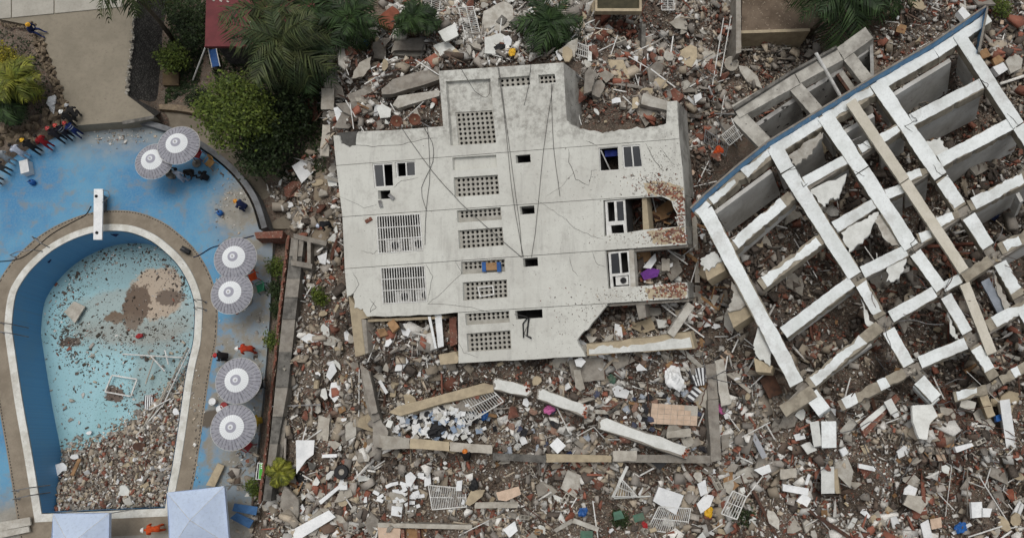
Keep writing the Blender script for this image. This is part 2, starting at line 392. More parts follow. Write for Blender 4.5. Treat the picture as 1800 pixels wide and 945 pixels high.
blue = g.mix(g.step(big, .35, .65), lin((92, 146, 178)), lin((66, 124, 166)))
blue = g.mix(g.math('MULTIPLY', g.step(fin, .4, .7), .45), blue, lin((120, 150, 166)))
tan = g.mix(g.step(mid, .35, .65), lin((150, 147, 139)), lin((132, 128, 118)))
tan = g.mix(g.math('MULTIPLY', g.step(fin, .5, .7), .4), tan, lin((112, 106, 98)))
wet = P(372, 735); wm = g.step(g.math('ADD', dist(wet.x, wet.y, .55, 1.2), g.math('MULTIPLY', nz, .35)), .75, .55)
col = g.mix(wear, blue, tan)
wet2 = P(345, 777); wm = g.math('MAXIMUM', wm, g.step(g.math('ADD', dist(wet2.x, wet2.y), g.math('MULTIPLY', nz, .2)), .3, .2))
col = g.mix(wm, col, lin((92, 84, 74)))
M_DECK = g.done(col, .75, fin, .3, .01)
mb = MB().holed(DECK, [POOL], Vector((0, 0, -.6)))
add('pool_deck', mb, M_DECK, kind='structure')
M_SURR = mat('brown_pool_surround', (140, 130, 115), (122, 112, 98), 1.1, .9, 0, .3, spk=((96, 88, 80), .3, 14))
RING = offset(POOL, -.92)
RING = [v + Vector((0, 0, .008)) for v in RING]
add('pool_surround', MB().holed(RING, [[v + Vector((0, 0, .008)) for v in offset(POOL, -.01)]], Vector((0, 0, -.003))), M_SURR, kind='structure')
M_COPE = mat('white_pool_coping', (214, 214, 208), (190, 188, 178), 1.4, .8, 0, .3, spk=((120, 112, 100), .3, 12), dirt=.3)
cop = add('pool_coping', MB().holed([v + Vector((0, 0, .04)) for v in POOL], [[v + Vector((0, 0, .04)) for v in POOL_IN]], Vector((0, 0, -.35))), M_COPE, kind='structure')
# drain slots round the pool
mb = MB(); R2 = offset(POOL, -.82); acc = 0
for i in range(len(R2) - 1):
    a, b = R2[i], R2[i+1]; L = (b - a).length; k = max(1, int(L / .17)); d = (b - a).normalized()
    for j in range(k): mb.bar(lerp(a, b, (j + .2) / k) + Vector((0, 0, .011)), lerp(a, b, (j + .75) / k) + Vector((0, 0, .011)), .05, .006)
add('drain_slots', mb, M_BLACK, kind='stuff', label='row of small dark drain slots in the pool surround', cat='drain')
PZ = -2.5
g = NG('pool_wall_tile'); br = g.n('ShaderNodeTexBrick'); g.l(g.pos(), br.inputs['Vector']); br.inputs['Scale'].default_value = 9; br.offset = 0
br.inputs['Color1'].default_value = lin((88, 146, 190)); br.inputs['Color2'].default_value = lin((80, 138, 184)); br.inputs['Mortar'].default_value = lin((92, 136, 172))
col = g.mix(g.math('MULTIPLY', g.step(g.noise(.8, 5, .7), .45, .7), .5), br.outputs['Color'], lin((96, 142, 176)))
M_PW = g.done(col, .45)
g = NG('pool_floor_tile'); sp = g.n('ShaderNodeSeparateXYZ'); g.l(g.pos(), sp.inputs[0]); X, Y = sp.outputs[0], sp.outputs[1]
br = g.n('ShaderNodeTexBrick'); g.l(g.pos(), br.inputs['Vector']); br.inputs['Scale'].default_value = 7; br.offset = 0
br.inputs['Color1'].default_value = lin((152, 190, 197)); br.inputs['Color2'].default_value = lin((144, 184, 193)); br.inputs['Mortar'].default_value = lin((132, 174, 178))
mid = g.noise(1.1, 5, .7); fin = g.noise(6, 4, .7)
nz = g.math('ADD', g.math('MULTIPLY', g.math('SUBTRACT', mid, .5), 3.4), g.math('MULTIPLY', g.math('SUBTRACT', fin, .5), .7))
col = br.outputs['Color']
col = g.mix(g.math('MULTIPLY', g.step(g.noise(.5, 4, .6), .45, .65), .45), col, lin((124, 166, 170)))
def blob(px, py, r, sx, sy, colr, amt=1.0, soft=.12):
    global col
    c = P(px, py, PZ); col = g.mix(g.math('MULTIPLY', g.step(g.math('ADD', dist(c.x, c.y, sx, sy), g.math('MULTIPLY', nz, .42)), r, r - soft), amt), col, lin(colr))
blob(215, 440, 4.2, .6, 1.0, (96, 112, 114), .5, 2.6)
blob(235, 555, 2.6, .55, 1.3, (150, 148, 138), .55, .6)
blob(275, 515, 1.5, .8, .8, (168, 150, 130), .95, .3)
blob(238, 540, .95, 1, .62, (92, 74, 58), 1)
blob(205, 558, .55, .55, 1.4, (100, 82, 64), 1)
blob(300, 520, .55, .6, 1.1, (96, 80, 66), 1)
blob(120, 602, .55, .7, 1.6, (72, 60, 50), 1)
blob(200, 690, .5, .8, 1, (90, 76, 66), 1)
blob(230, 590, 2.6, .5, 1.7, (132, 124, 112), .4, 1.6)
blob(290, 660, 2.2, .9, .5, (126, 122, 112), .4, .9)
col = g.mix(g.math('MULTIPLY', g.step(g.noise(11, 2, .5), .66, .70), .75), col, lin((70, 70, 64)))
M_PF = g.done(col, .4)
floor_out = [v + Vector((0, 0, PZ)) for v in offset(POOL, .45)]
add('pool_floor', MB().prism(floor_out, Vector((0, 0, -.3))), M_PF, kind='structure')
mb = MB(); n = len(POOL_IN); pin = offset(POOL, .47)
for i in range(n):
    a, b = pin[i], pin[(i+1) % n]
    mb.quad(a + Vector((0, 0, .02)), b + Vector((0, 0, .02)), b + Vector((0, 0, PZ - .05)), a + Vector((0, 0, PZ - .05)))
add('pool_wall', mb, M_PW, kind='structure')
# painted mark on the pool floor edge
mb = MB(); a = P(38, 674, -1.9)
for (x0, y0, x1, y1) in ((34, 672, 50, 675.5), (49, 669, 58, 681)):
    mb.prism([P(x0, y0, -1.6), P(x1, y0, -1.6), P(x1, y1, -1.6), P(x0, y1, -1.6)], Vector((0, 0, -.05)))
add('pool_lane_mark', mb, M_NAVY, label='dark blue bracket painted along the long inner side of the pool', cat='marking')  # flat T mark in the pool, no lamp fitting

# ------------------------------------------------------------------ raised yard, stone walls, garden path
M_YARD = mat('yard_concrete', (138, 130, 115), (124, 117, 103), .5, .93, 0, .35, spk=((122, 113, 100), .33, 7))
add('yard', MB().prism(YARD, Vector((0, 0, -2.4))), M_YARD, kind='structure')
M_SLAB2 = mat('pale_yard_slab', (168, 164, 154), (152, 148, 138), .8, .93, 0, .3)
mb = MB()
for a, b in ((-70, 19), (21, 94), (96, 215)):
    y = lambda x: 33 - (x) * .098
    mb.prism([P(a, y(a), .96), P(b, y(b), .96), P(b, -40, .96), P(a, -40, .96)], Vector((0, 0, -.056)))
add('yard_step', mb, M_SLAB2, kind='structure')
g = NG('dark_rubble_masonry'); vo = g.n('ShaderNodeTexVoronoi', feature='DISTANCE_TO_EDGE'); g.l(g.pos(), vo.inputs['Vector']); vo.inputs['Scale'].default_value = 5.5
col = g.mix(g.step(vo.outputs['Distance'], .02, .1), lin((46, 44, 42)), g.mix(g.step(g.noise(3, 4, .6), .4, .6), lin((84, 82, 78)), lin((64, 62, 60))))
M_STONEW = g.done(col, .95, vo.outputs['Distance'], .8, .08)
wt = [(246,-120),(238.5,15),(222.5,166),(273,204.5)]; wb = [(312,-120),(297,0),(287,120),(284,196)]
rw = thing('retaining_wall', P(285, 195, -1.1), 'dark battered rubble stone wall along the concrete yard', 'wall')
mb = MB(); T = catmull(wt[:3], 6) + [wt[3]]; Bm = catmull(wb[:3], 6) + [wb[3]]
for i in range(len(T) - 1):
    mb.quad(P(*T[i], .93), P(*T[i+1], .93), P(*Bm[i+1], -1.25), P(*Bm[i], -1.25))
mb.quad(P(*T[-1], .93), P(*Bm[-1], -1.25), P(278, 200, -1.25), P(272, 206, .9))
add('masonry_face', mb, M_STONEW, rw)
add('side_path', MB().prism([P(x, y, .06) for x, y in [(562,236),(592,238),(600,300),(604,380),(596,430),(560,440),(548,420),(552,340)]], Vector((0, 0, -.3))), mat('side_path_earth', (142, 130, 112), (122, 110, 94), .8, .95, 0, .5), kind='structure')
M_STONEL = mat('pale_stone', (158, 154, 144), (128, 122, 112), 4, .95, .25, .5)
M_STONEB = mat('tan_stone', (132, 118, 98), (100, 88, 74), 4, .95, .25, .5, dirt=.3)
# ------------------------------------------------------------------ loose shapes shared by many pieces
def hull_mesh(name, m, sx, sy, sz, n, seed, flat=False):
    r = random.Random(seed); bm = bmesh.new()
    for i in range(n):
        while True:
            v = Vector((r.uniform(-1, 1), r.uniform(-1, 1), r.uniform(-1, 1)))
            if .45 < v.length < 1.25: break
        bm.verts.new((v.x * sx, v.y * sy, v.z * sz))
    res = bmesh.ops.convex_hull(bm, input=bm.verts)
    bmesh.ops.delete(bm, geom=[e for e in res['geom_interior'] if isinstance(e, bmesh.types.BMVert)], context='VERTS')
    me = bpy.data.meshes.new(name); bm.to_mesh(me); bm.free()
    if m: me.materials.append(m)
    return me
def shard_mesh(name, m, sx, sy, th, seed, nv=8):
    r = random.Random(seed); top = []
    for i in range(nv):
        a = 2 * math.pi * (i + r.uniform(-.42, .42)) / nv; k = r.uniform(.5, 1.1)
        if abs(math.cos(a)) > .5: k = min(1.05, k * 1.1)
        top.append(Vector((math.cos(a) * sx * k, math.sin(a) * sy * k, th / 2)))
    b = MB().prism(top, Vector((0, 0, -th))); return b.mesh(name, m, Vector())
def box_mesh(name, m, sx, sy, sz, hole=False):
    b = MB().abox((0, 0, 0), sx, sy, sz)
    if hole:
        b = MB()
        o = [Vector((x * sx / 2, y * sy / 2, sz / 2)) for x, y in ((-1,-1),(1,-1),(1,1),(-1,1))]
        hs_ = [[Vector((cx * sx + x * sx * .17, y * sy * .3, sz / 2)) for x, y in ((-1,-1),(1,-1),(1,1),(-1,1))] for cx in (-.23, .23)]
        b.holed(o, hs_, Vector((0, 0, -sz)))
    return b.mesh(name, m, Vector())
def place(name, me, loc, rot, sc=(1, 1, 1), parent=None, label=None, cat=None, group=None):
    o = bpy.data.objects.new(name, me); COL.objects.link(o); o.rotation_euler = rot; o.scale = sc
    if parent is not None: o.parent = parent; o.location = Vector(loc) - ORG[parent.name]
    else: o.location = loc
    return tag(o, label, cat, group)
STONES = [hull_mesh('stone', M_STONEL, .13, .11, .1, 12, 50 + i) for i in range(5)]
STONEB = [hull_mesh('stone', M_STONEB, .26, .2, .16, 13, 70 + i) for i in range(5)]
for i in range(90):                                    # pale coping stones on the battered wall
    t = i / 90; k = t * (len(T) - 2.01); a = int(k); q = Vector(T[a]).lerp(Vector(T[a+1]), k - a)
    if q.y < -30: continue
    p = P(q.x + RND.uniform(-3, 1.5), q.y, .95); place('coping_stone', RND.choice(STONES), p, [RND.uniform(0, 6) for _ in range(3)], [RND.uniform(.7, 1.25)] * 3, rw)
sw = thing('stone_wall', P(95, 140, .6), 'low tumbled tan stone wall between the planted bed and concrete yard', 'wall')
for i in range(120):
    t = RND.random(); x = lerp(62, 120, t) + RND.gauss(0, 5); y = lerp(62, 205, t) + RND.uniform(-4, 4)
    place('stone', RND.choice(STONEB), P(x, y, .95 + RND.uniform(-.1, .12)), [RND.uniform(0, 6) for _ in range(3)], [RND.uniform(.5, .95)] * 3, sw)
for i in range(26):
    t = i / 25; x = lerp(0, 62, t); y = 40 + 8 * math.sin(t * 3) + RND.uniform(-3, 3)
    place('stone', RND.choice(STONEB), P(x, y, .95), [RND.uniform(0, 6) for _ in range(3)], [RND.uniform(.4, .7)] * 3, sw)
for i in range(70):                                    # boulders of the bank behind the people
    t = RND.random(); x = lerp(-10, 135, t); y = lerp(262, 205, t) + RND.uniform(-28, 14)
    p = G(x, y, .1); place('bank_boulder', RND.choice(STONEB), p, [RND.uniform(0, 6) for _ in range(3)], [RND.uniform(.7, 1.6)] * 3, None,
        ('large ' if i % 3 == 0 else 'small ' if i % 3 == 1 else 'rounded ') + 'tan boulder ' + ('at the left edge of' if x < 25 else 'above the pale shirt on' if x < 55 else 'above the yellow helmet on' if x < 80 else 'above the red top on' if x < 105 else 'near the yard corner on') + ' the bank, ' + ('upper row' if y < lerp(250, 200, t) else 'lower row'), 'boulder', 'boulders of the bank above the pool')
PATH = [(274,206),(284,192),(340,204),(362,216),(425,270),(474,330),(522,402),(462,402),(444,345),(404,298),(342,251),(276,224)]
add('garden_path', MB().prism([P(x, y, -.95) for x, y in PATH], Vector((0, 0, -.25))), mat('path_concrete', (128, 120, 106), (108, 100, 88), .7, .93, 0, .4), kind='structure')
arc = catmull([(128,224),(160,218),(215,213),(275,225),(342,252),(402,297),(441,347),(460,402)], 5)
mb = MB(); A = [P(x, y, .45) for x, y in arc]
for i in range(len(A) - 1):
    d = (A[i+1] - A[i]).normalized()
    n0 = Vector((d.y, -d.x, 0)); d0 = (A[i] - A[i-1]).normalized() if i else d; n1 = Vector((d0.y, -d0.x, 0))
    d2 = (A[min(i+2, len(A)-1)] - A[i+1]).normalized() if i + 2 < len(A) else d; n2 = Vector((d2.y, -d2.x, 0))
    na = (n0 + n1).normalized() * -.34; nb = (n0 + n2).normalized() * -.34
    mb.prism([A[i], A[i+1], A[i+1] + nb, A[i] + na], Vector((0, 0, -1.6)))
add('curved_parapet', mb, mat('parapet_grey', (118, 120, 122), (92, 92, 92), 1.2, .9, 0, .3), label='low curved grey parapet round the blue pool deck', cat='wall')
# ------------------------------------------------------------------ middle block, lying on its back with the facade up
g = NG('facade_paint')
tcm = g.n('ShaderNodeMapping'); g.l(g.pos(), tcm.inputs['Vector']); tcm.inputs['Scale'].default_value = (2.6, .35, .35)
st = g.noise(1.0, 5, .7, tcm.outputs[0]); bg1 = g.noise(.35, 5, .65); fn = g.noise(7, 4, .7)
col = g.mix(g.step(bg1, .35, .68), lin((202, 202, 194)), lin((190, 189, 181)))
col = g.mix(g.math('MULTIPLY', g.step(st, .5, .74), .42), col, lin((152, 150, 144)))
col = g.mix(g.math('MULTIPLY', g.step(g.noise(1.1, 6, .75), .52, .7), .4), col, lin((156, 153, 146)))
col = g.mix(g.math('MULTIPLY', g.step(fn, .5, .72), .28), col, lin((168, 167, 161)))
col = g.mix(g.math('MULTIPLY', g.step(g.noise(24, 2, .5), .66, .72), .5), col, lin((130, 126, 120)))
sp = g.n('ShaderNodeSeparateXYZ'); g.l(g.pos(), sp.inputs[0])
ylo = fc(800, 268).y; yhi = fc(800, 225).y
band = g.math('MULTIPLY', g.step(sp.outputs[1], ylo, yhi), g.step(g.noise(2.4, 6, .75), .42, .66))
col = g.mix(g.math('MULTIPLY', g.step(g.noise(3.2, 6, .8), .56, .68), .35), col, lin((140, 136, 128)))
col = g.mix(g.math('MULTIPLY', band, .75), col, lin((132, 129, 122)))      # soot and mould on the roof parapet
M_FAC = g.done(col, .88, fn, .25, .012)
M_SCREEN = mat('cement_screen', (168, 165, 156), (150, 147, 138), 3, .92, 0, .3)
bc = thing('toppled_apartment_block', fc(900, 480, 2.6), 'white apartment block lying on its back with perforated screens facing up', 'building')
TW = DVC * .24
J = [lambda x: 291 - .0779 * (x - 591), lambda x: 381 - .068 * (x - 602), lambda x: 472 - .0699 * (x - 606), lambda x: 560 - .0614 * (x - 627)]
def jl(k, xs, e): return [(x, J[k](x) + e) for x in xs]
SCREENS = [([(796,196),(861,192),(869,250),(802,254)], 8, 7, 1.0), ([(797,312),(875,307),(878,341),(799,346)], 9, 4, 1.0),
 ([(803,370),(880,364),(882,386),(804,391)], 9, 2, .62), ([(805,405),(883,399),(886,431),(807,437)], 9, 4, 1), ([(810,460),(887,455),(888,477),(811,482)], 9, 2, .62),
 ([(813,496),(891,491),(892,522),(814,528)], 9, 4, 1), ([(817,551),(895,546),(896,566),(819,571)], 9, 2, .66), ([(820,586),(897,580),(899,613),(822,618)], 9, 4, 1),
 ([(875,137),(930,133),(932,149),(876,153)], 6, 2, 1), ([(946,132),(975,130),(977,145),(947,147)], 4, 2, 1)]
RECESS = [(783,143),(862,138),(872,251),(792,256)]; NICHE = [(795,277),(872,272),(874,294),(796,299)]
SQ = [[(906,273),(932,271),(933,285),(907,287)], [(913,363),(939,361),(940,375),(915,377)], [(919,454),(945,452),(946,467),(920,469)], [(905,546),(953,543),(954,558),(907,561)]]
W1a = [(654,288),(690,286),(692,328),(658,330)]; W1b = [(694,285),(730,283),(731,309),(696,312)]; ACH = [(664,335),(686,334),(686,349),(665,350)]
B1 = [(662,380),(738,376),(743,439),(666,445)]; B2 = [(670,471),(746,467),(750,529),(674,533)]
W2 = [(1052,260),(1086,257),(1088,299),(1054,301)]; W3 = [(1093,256),(1125,254),(1130,294),(1096,296)]
OP2 = [(1060,352),(1140,346),(1163,345),(1180,353),(1184,365),(1190,376),(1189,388),(1192,398),(1160,401),(1130,404),(1062,415)]
sc_ = [s[0] for s in SCREENS]
def jag(pts, amp, seed, n=4):
    r = random.Random(seed); out = []
    for i in range(len(pts) - 1):
        (x0, y0), (x1, y1) = pts[i], pts[i+1]; L = math.hypot(x1-x0, y1-y0)
        for k in range(n):
            t = k / n; a = amp * (0 if (i == 0 and k == 0) else r.uniform(-1, 1)); out.append((lerp(x0, x1, t) - a*(y1-y0)/L, lerp(y0, y1, t) + a*(x1-x0)/L))
    out.append(pts[-1]); return out
panels = [
 ('roof', [(586,238),(588,262)] + jl(0, (591, 700, 800, 900, 1000, 1100, 1194), -.45) + [(1190,177),(1173,179)] +
   jag([(1171,217),(1150,223),(1120,224),(1080,231),(1060,233),(1030,229),(1008,221),(996,212)], 2.0, 3) + [(990,110),(771,125),(779,222)] +
   [(690,229),(630,231)] + jag([(627,236),(626,256),(612,258),(600,252),(596,238)], 1.2, 5), [RECESS, sc_[8], sc_[9]]),
 ('a', jl(0, (591, 700, 800, 900, 1000, 1100, 1194), .45) + [(1199,290)] + jl(1, (1203, 1100, 1000, 900, 800, 700, 602), -.45) + [(597,340)], [W1a, W1b, ACH, NICHE, sc_[1], SQ[0], W2, W3]),
 ('b', jl(1, (602, 700, 800, 900, 1000, 1100, 1203), .45) + [(1205,400)] + jl(2, (1207, 1100, 1000, 900, 800, 700, 606), -.45), [B1, sc_[2], sc_[3], SQ[1], OP2]),
 ('c', jl(2, (606, 700, 800, 900, 1000, 1064), .45) + [(1069,507),(1207,496),(1209,524)] + jl(3, (1067, 1000, 900, 800), -.45) + [(773,552)] +
   jag([(773,552),(700,555),(645,556)], .8, 8) + jag([(645,556),(638,543),(624,541),(622,515),(610,522)], 1.5, 9), [B2, sc_[4], sc_[5], SQ[2]]),
 ('d', jl(3, (805, 860, 960, 1067), .45) + jag([(1067,536),(1032,578),(1013,598),(1029,626)], 2.2, 10) + jag([(1029,626),(960,629),(880,634),(806,638)], 1.0, 12), [sc_[6], sc_[7], SQ[3]])]
for nm, out, holes in panels:
    add('facade_panel', MB().holed([fc(x, y) for x, y in out], [[fc(x, y) for x, y in h] for h in holes], TW), M_FAC, bc)
def quadp(q, u, v): 
    a = Vector(q[0]).lerp(Vector(q[1]), u); b = Vector(q[3]).lerp(Vector(q[2]), u); return a.lerp(b, v)
def grow(q, e):
    c = sum((Vector(p) for p in q), Vector((0, 0))) / len(q); return [tuple(Vector(p) + (Vector(p) - c).normalized() * e) for p in q]
for q, nc, nr, fv in SCREENS:                      # perforated ventilation screens
    d0 = .16 if q is not sc_[0] else .30
    gq = grow(q, .8); holes = []
    for r in range(nr):
        for c in range(nc):
            ctr = quadp(q, (c + .5 + (.25 if nc == 9 else 0)) / (nc + (.5 if nc == 9 else 0)), (r + .55) / nr * fv)
            holes.append([fc(ctr.x + 2.75 * math.cos(a * math.pi / 5), ctr.y + 2.75 * math.sin(a * math.pi / 5), d0) for a in range(10)])
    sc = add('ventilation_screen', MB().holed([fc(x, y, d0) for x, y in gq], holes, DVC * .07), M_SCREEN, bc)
    add('shaft', MB().prism([fc(x, y, d0 + .45) for x, y in grow(q, 1.5)], DVC * .05), M_ROOMSHADE, sc)
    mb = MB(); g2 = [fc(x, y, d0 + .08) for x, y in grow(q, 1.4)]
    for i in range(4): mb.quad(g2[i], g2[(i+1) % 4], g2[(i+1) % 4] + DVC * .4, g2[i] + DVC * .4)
    add('shaft_side', mb, M_ROOMSHADE, sc)
tr = RECESS
add('recess_panel', MB().holed([fc(x, y, .245) for x, y in grow(tr, 2)], [[fc(x, y, .245) for x, y in grow(sc_[0], .3)]], DVC * .06), M_FAC, bc)
add('niche_panel', MB().prism([fc(x, y, .2) for x, y in grow(NICHE, .8)], DVC * .06), M_FAC, bc)
def room(q, dep, m=M_ROOMSHADE, e=1.0):
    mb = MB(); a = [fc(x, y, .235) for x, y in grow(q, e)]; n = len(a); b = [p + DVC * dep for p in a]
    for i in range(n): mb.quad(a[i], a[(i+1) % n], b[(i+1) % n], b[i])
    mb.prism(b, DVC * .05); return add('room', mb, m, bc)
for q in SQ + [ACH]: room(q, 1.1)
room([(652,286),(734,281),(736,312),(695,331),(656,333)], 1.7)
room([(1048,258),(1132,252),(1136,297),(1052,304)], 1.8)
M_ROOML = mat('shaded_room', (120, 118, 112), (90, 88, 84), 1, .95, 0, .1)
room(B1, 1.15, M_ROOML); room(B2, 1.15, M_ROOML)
# side walls, column, slabs
def strip(pts, dep, th, m, name='side_wall', par=bc):
    mb = MB()
    for i in range(len(pts) - 1):
        a, b = fc(*pts[i], .02), fc(*pts[i+1], .02); mb.prism([a, b, b + DVC * dep, a + DVC * dep], CX * -th)
    return add(name, mb, m, par)
M_SIDE = mat('stained_side_wall', (172, 170, 163), (116, 113, 107), .9, .92, 0, .4, spk=((90, 87, 82), .34, 6))
strip([(1190,177.5),(1194,243),(1199,290),(1203,341)], 2.4, .2, M_SIDE); strip([(1203.5,342),(1205,400),(1207,428)], 1.5, .2, M_SIDE)
strip([(990.3,110),(993,160),(996.5,214),(1003,222)], 2.5, .2, M_SIDE)
strip([(1207,497),(1209,524)], 1.6, .2, M_SIDE)
add('corner_column', MB().prism([fc(x, y, .07) for x, y in [(611,520),(626,540),(640,541),(648,558),(633,561),(640,622),(623,627)]], DVC * .5), M_BEIGE, bc)
add('column_flank', MB().prism([fc(x, y, .1) for x, y in [(633,561),(641,562),(645,620),(640,622)]], DVC * .6), M_CONC, bc)
add('broken_sill', MB().prism([fc(x, y, .05) for x, y in [(770,623),(799,618),(806,630),(803,638),(773,641)]], DVC * .35), M_BEIGE, bc)
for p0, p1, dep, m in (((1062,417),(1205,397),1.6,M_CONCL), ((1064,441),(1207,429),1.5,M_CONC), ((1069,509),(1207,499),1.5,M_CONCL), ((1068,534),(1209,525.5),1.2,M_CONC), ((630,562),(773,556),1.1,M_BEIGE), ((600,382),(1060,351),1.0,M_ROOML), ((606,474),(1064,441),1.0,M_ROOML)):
    a, b = fc(*p0, .26), fc(*p1, .26); add('floor_slab', MB().prism([a, b, b + DVC * dep, a + DVC * dep], CU * -.14), m, bc)
# ragged ledges at the torn corner: exposed brick and render
add('torn_ledge', MB().prism([fc(x, y, -.02) for x, y in jag([(1031,604),(1090,598),(1150,590),(1214,583)], 1.8, 20) + jag([(1222,612),(1150,617),(1090,620),(1032,624)], 1.5, 21)], DVC * .8), M_BEIGE, bc)
add('ledge_plaster', MB().prism([fc(x, y, -.06) for x, y in jag([(1036,613),(1070,606),(1082,611),(1110,606),(1150,600),(1213,592)], 2.5, 22) + [(1217,610),(1130,617),(1036,622)]], DVC * .05), M_PLASTER, bc)
add('leaning_post', MB().bar(fc(1213, 535, .1), fc(1178, 588, -.1), .42, .35, -CF), M_PLASTD, bc)
add('torn_wall_edge', MB().prism([fc(x, y, .25) for x, y in [(1126,345),(1134,345),(1139,402),(1128,404)]], DVC * .9), M_BEIGE, bc)
add('torn_wall_edge', MB().prism([fc(x, y, .15) for x, y in [(1104,438),(1112,437),(1116,503),(1107,504)]], DVC * .5), M_PLASTD, bc)
add('torn_wall_edge', MB().prism([fc(x, y, .3) for x, y in [(1114,531),(1130,530),(1133,558),(1120,562)]], DVC * .9), M_CONC, bc)
add('plaster_scar', MB().prism([fc(x, y, .1) for x, y in [(590,233),(628,230),(629,258),(592,262)]], DVC * .1), mat('bare_mortar', (86, 85, 82), (70, 69, 66), 5, .97, 0, .5), bc)
# windows
def window(q, mull=True, broken=0):
    w_ = add('window', MB().holed([fc(x, y, .05) for x, y in grow(q, -.2)], [[fc(x, y, .05) for x, y in grow(q, -3.0)]], DVC * .09), M_METW, bc)
    if mull:
        a, b = quadp(q, .5, .04), quadp(q, .5, .96); add('mullion', MB().bar(fc(a.x, a.y, .08), fc(b.x, b.y, .08), .07, .08, -CF), M_METW, w_)
    for k in (0, 1):
        if k == 1 - broken: continue
        qq_ = [quadp(q, .06 + .5 * k * .94, .05), quadp(q, .5 + .44 * k, .05), quadp(q, .5 + .44 * k, .95), quadp(q, .06 + .5 * k * .94, .95)]
        add('pane', MB().prism([fc(p.x, p.y, .09 + .02 * k) for p in qq_], DVC * .01), M_GLASS, w_)
window(W1a, True, 0); window(W1b, True, 1); window(W3, True, 2)
wf = add('window', MB().holed([fc(x, y, .06) for x, y in grow(W2, -.2)], [[fc(x, y, .06) for x, y in grow(W2, -1.8)]], DVC * .08), M_METW, bc)
add('curtain', MB().prism([fc(x, y, .5) for x, y in [(1057,262),(1084,260),(1085,271),(1058,273)]], DVC * .03), mat('blue_curtain', (44, 58, 130), (30, 40, 92), 3, .9, 0, .2), wf)
add('fallen_sash', MB().bar(fc(1055, 264, .1), fc(1063, 296, .9), .06, .06), M_METW, wf)
Q2 = [(1062,353),(1097,350),(1101,413),(1065,415)]
w_ = add('window', MB().holed([fc(x, y, .12) for x, y in Q2], [[fc(x, y, .12) for x, y in h] for h in ([(1066,355),(1078,354),(1080,388),(1068,389)], [(1082,354),(1094,353),(1096,387),(1084,388)], [(1072,396),(1094,394),(1096,409),(1074,410)])], DVC * .1), M_METW, bc)
add('pane', MB().prism([fc(x, y, .18) for x, y in [(1081,354),(1095,353),(1097,388),(1083,389)]], DVC * .01), M_GLASS, w_)
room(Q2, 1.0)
Q3 = [(1068,443),(1104,440),(1107,504),(1072,507)]
w_ = add('window', MB().holed([fc(x, y, .12) for x, y in Q3], [[fc(x, y, .12) for x, y in h] for h in ([(1072,446),(1086,444),(1089,480),(1074,481)], [(1089,444),(1101,443),(1104,478),(1092,480)], [(1075,486),(1104,483),(1105,502),(1077,504)])], DVC * .1), M_METW, bc)
add('pane', MB().prism([fc(x, y, .18) for x, y in [(1071,446),(1087,444),(1089,481),(1073,482)]], DVC * .01), M_GLASS, w_)
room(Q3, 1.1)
for q in (B1, B2):                                  # white grilles
    a, b = fc(*q[0], -.03), fc(*q[2], -.03)
    gr = add('window_grille', MB().holed([fc(x, y, -.03) for x, y in grow(q, 1.2)], [[fc(x, y, -.03) for x, y in grow(q, -1.2)]], DVC * .05), M_METW, bc)
    for i in range(1, 17):
        a, b = quadp(q, i / 17, 0), quadp(q, i / 17, 1); add('bar', MB().bar(fc(a.x, a.y, 0), fc(b.x, b.y, 0), .042, .03, -CF), M_METW, gr)
    for t in (.32, .64):
        a, b = quadp(q, 0, t), quadp(q, 1, t); add('cross_bar', MB().bar(fc(a.x, a.y, -.02), fc(b.x, b.y, -.02), .05, .03, -CF), M_METW, gr)
# cracks, wires, stains
def polyl(pts, wd, m, name, d=-.004, n=4, amp=1.2, seed=0, par=bc, f=fc):
    pts = jag(pts, amp, seed, n); mb = MB()
    for i in range(len(pts) - 1):
        (x0, y0), (x1, y1) = pts[i], pts[i+1]; L = math.hypot(x1-x0, y1-y0) or 1; ww = wd * (1 if 0 < i < len(pts) - 2 else .5); a, b = -(y1-y0)/L*ww, (x1-x0)/L*ww
        mb.prism([f(x0-a, y0-b, d), f(x1-a, y1-b, d), f(x1+a, y1+b, d), f(x0+a, y0+b, d)], CF * .003)
    return add(name, mb, m, par)
for i, (pts, wd) in enumerate([([(612,254),(655,258),(700,255),(735,246),(770,243)], .4), ([(999,262),(1000,285),(1012,315),(1035,326)], .45), ([(1030,248),(1049,256)], .5), ([(1035,326),(1040,300),(1050,297)], .3), ([(1135,252),(1150,280),(1165,300)], .5), ([(1160,258),(1185,290)], .35), ([(990,380),(1010,400),(1040,415),(1060,420)], .3), ([(620,478),(632,500),(618,520)], .35), ([(748,462),(760,485),(752,530)], .35), ([(800,460),(812,480),(770,520),(752,533),(830,540),(860,548)], .3), ([(635,440),(655,446),(664,440)], .3), ([(596,345),(640,365),(662,360)], .25), ([(692,330),(706,318),(735,312)], .35), ([(1010,300),(985,330),(960,345)], .2), ([(1040,440),(1050,465),(1065,470)], .3), ([(1000,450),(1006,475),(1016,485)], .3), ([(650,525),(662,540),(650,548),(660,528)], .4), ([(780,600),(800,590),(815,620),(840,628)], .25), ([(940,350),(975,372),(1000,390)], .2)]):
    polyl(pts, wd, M_CRACK, 'crack', seed=i + 30)
M_WIRE = mat('black_wire', (78, 76, 74), (62, 61, 60), 4, .7, 0, 0)
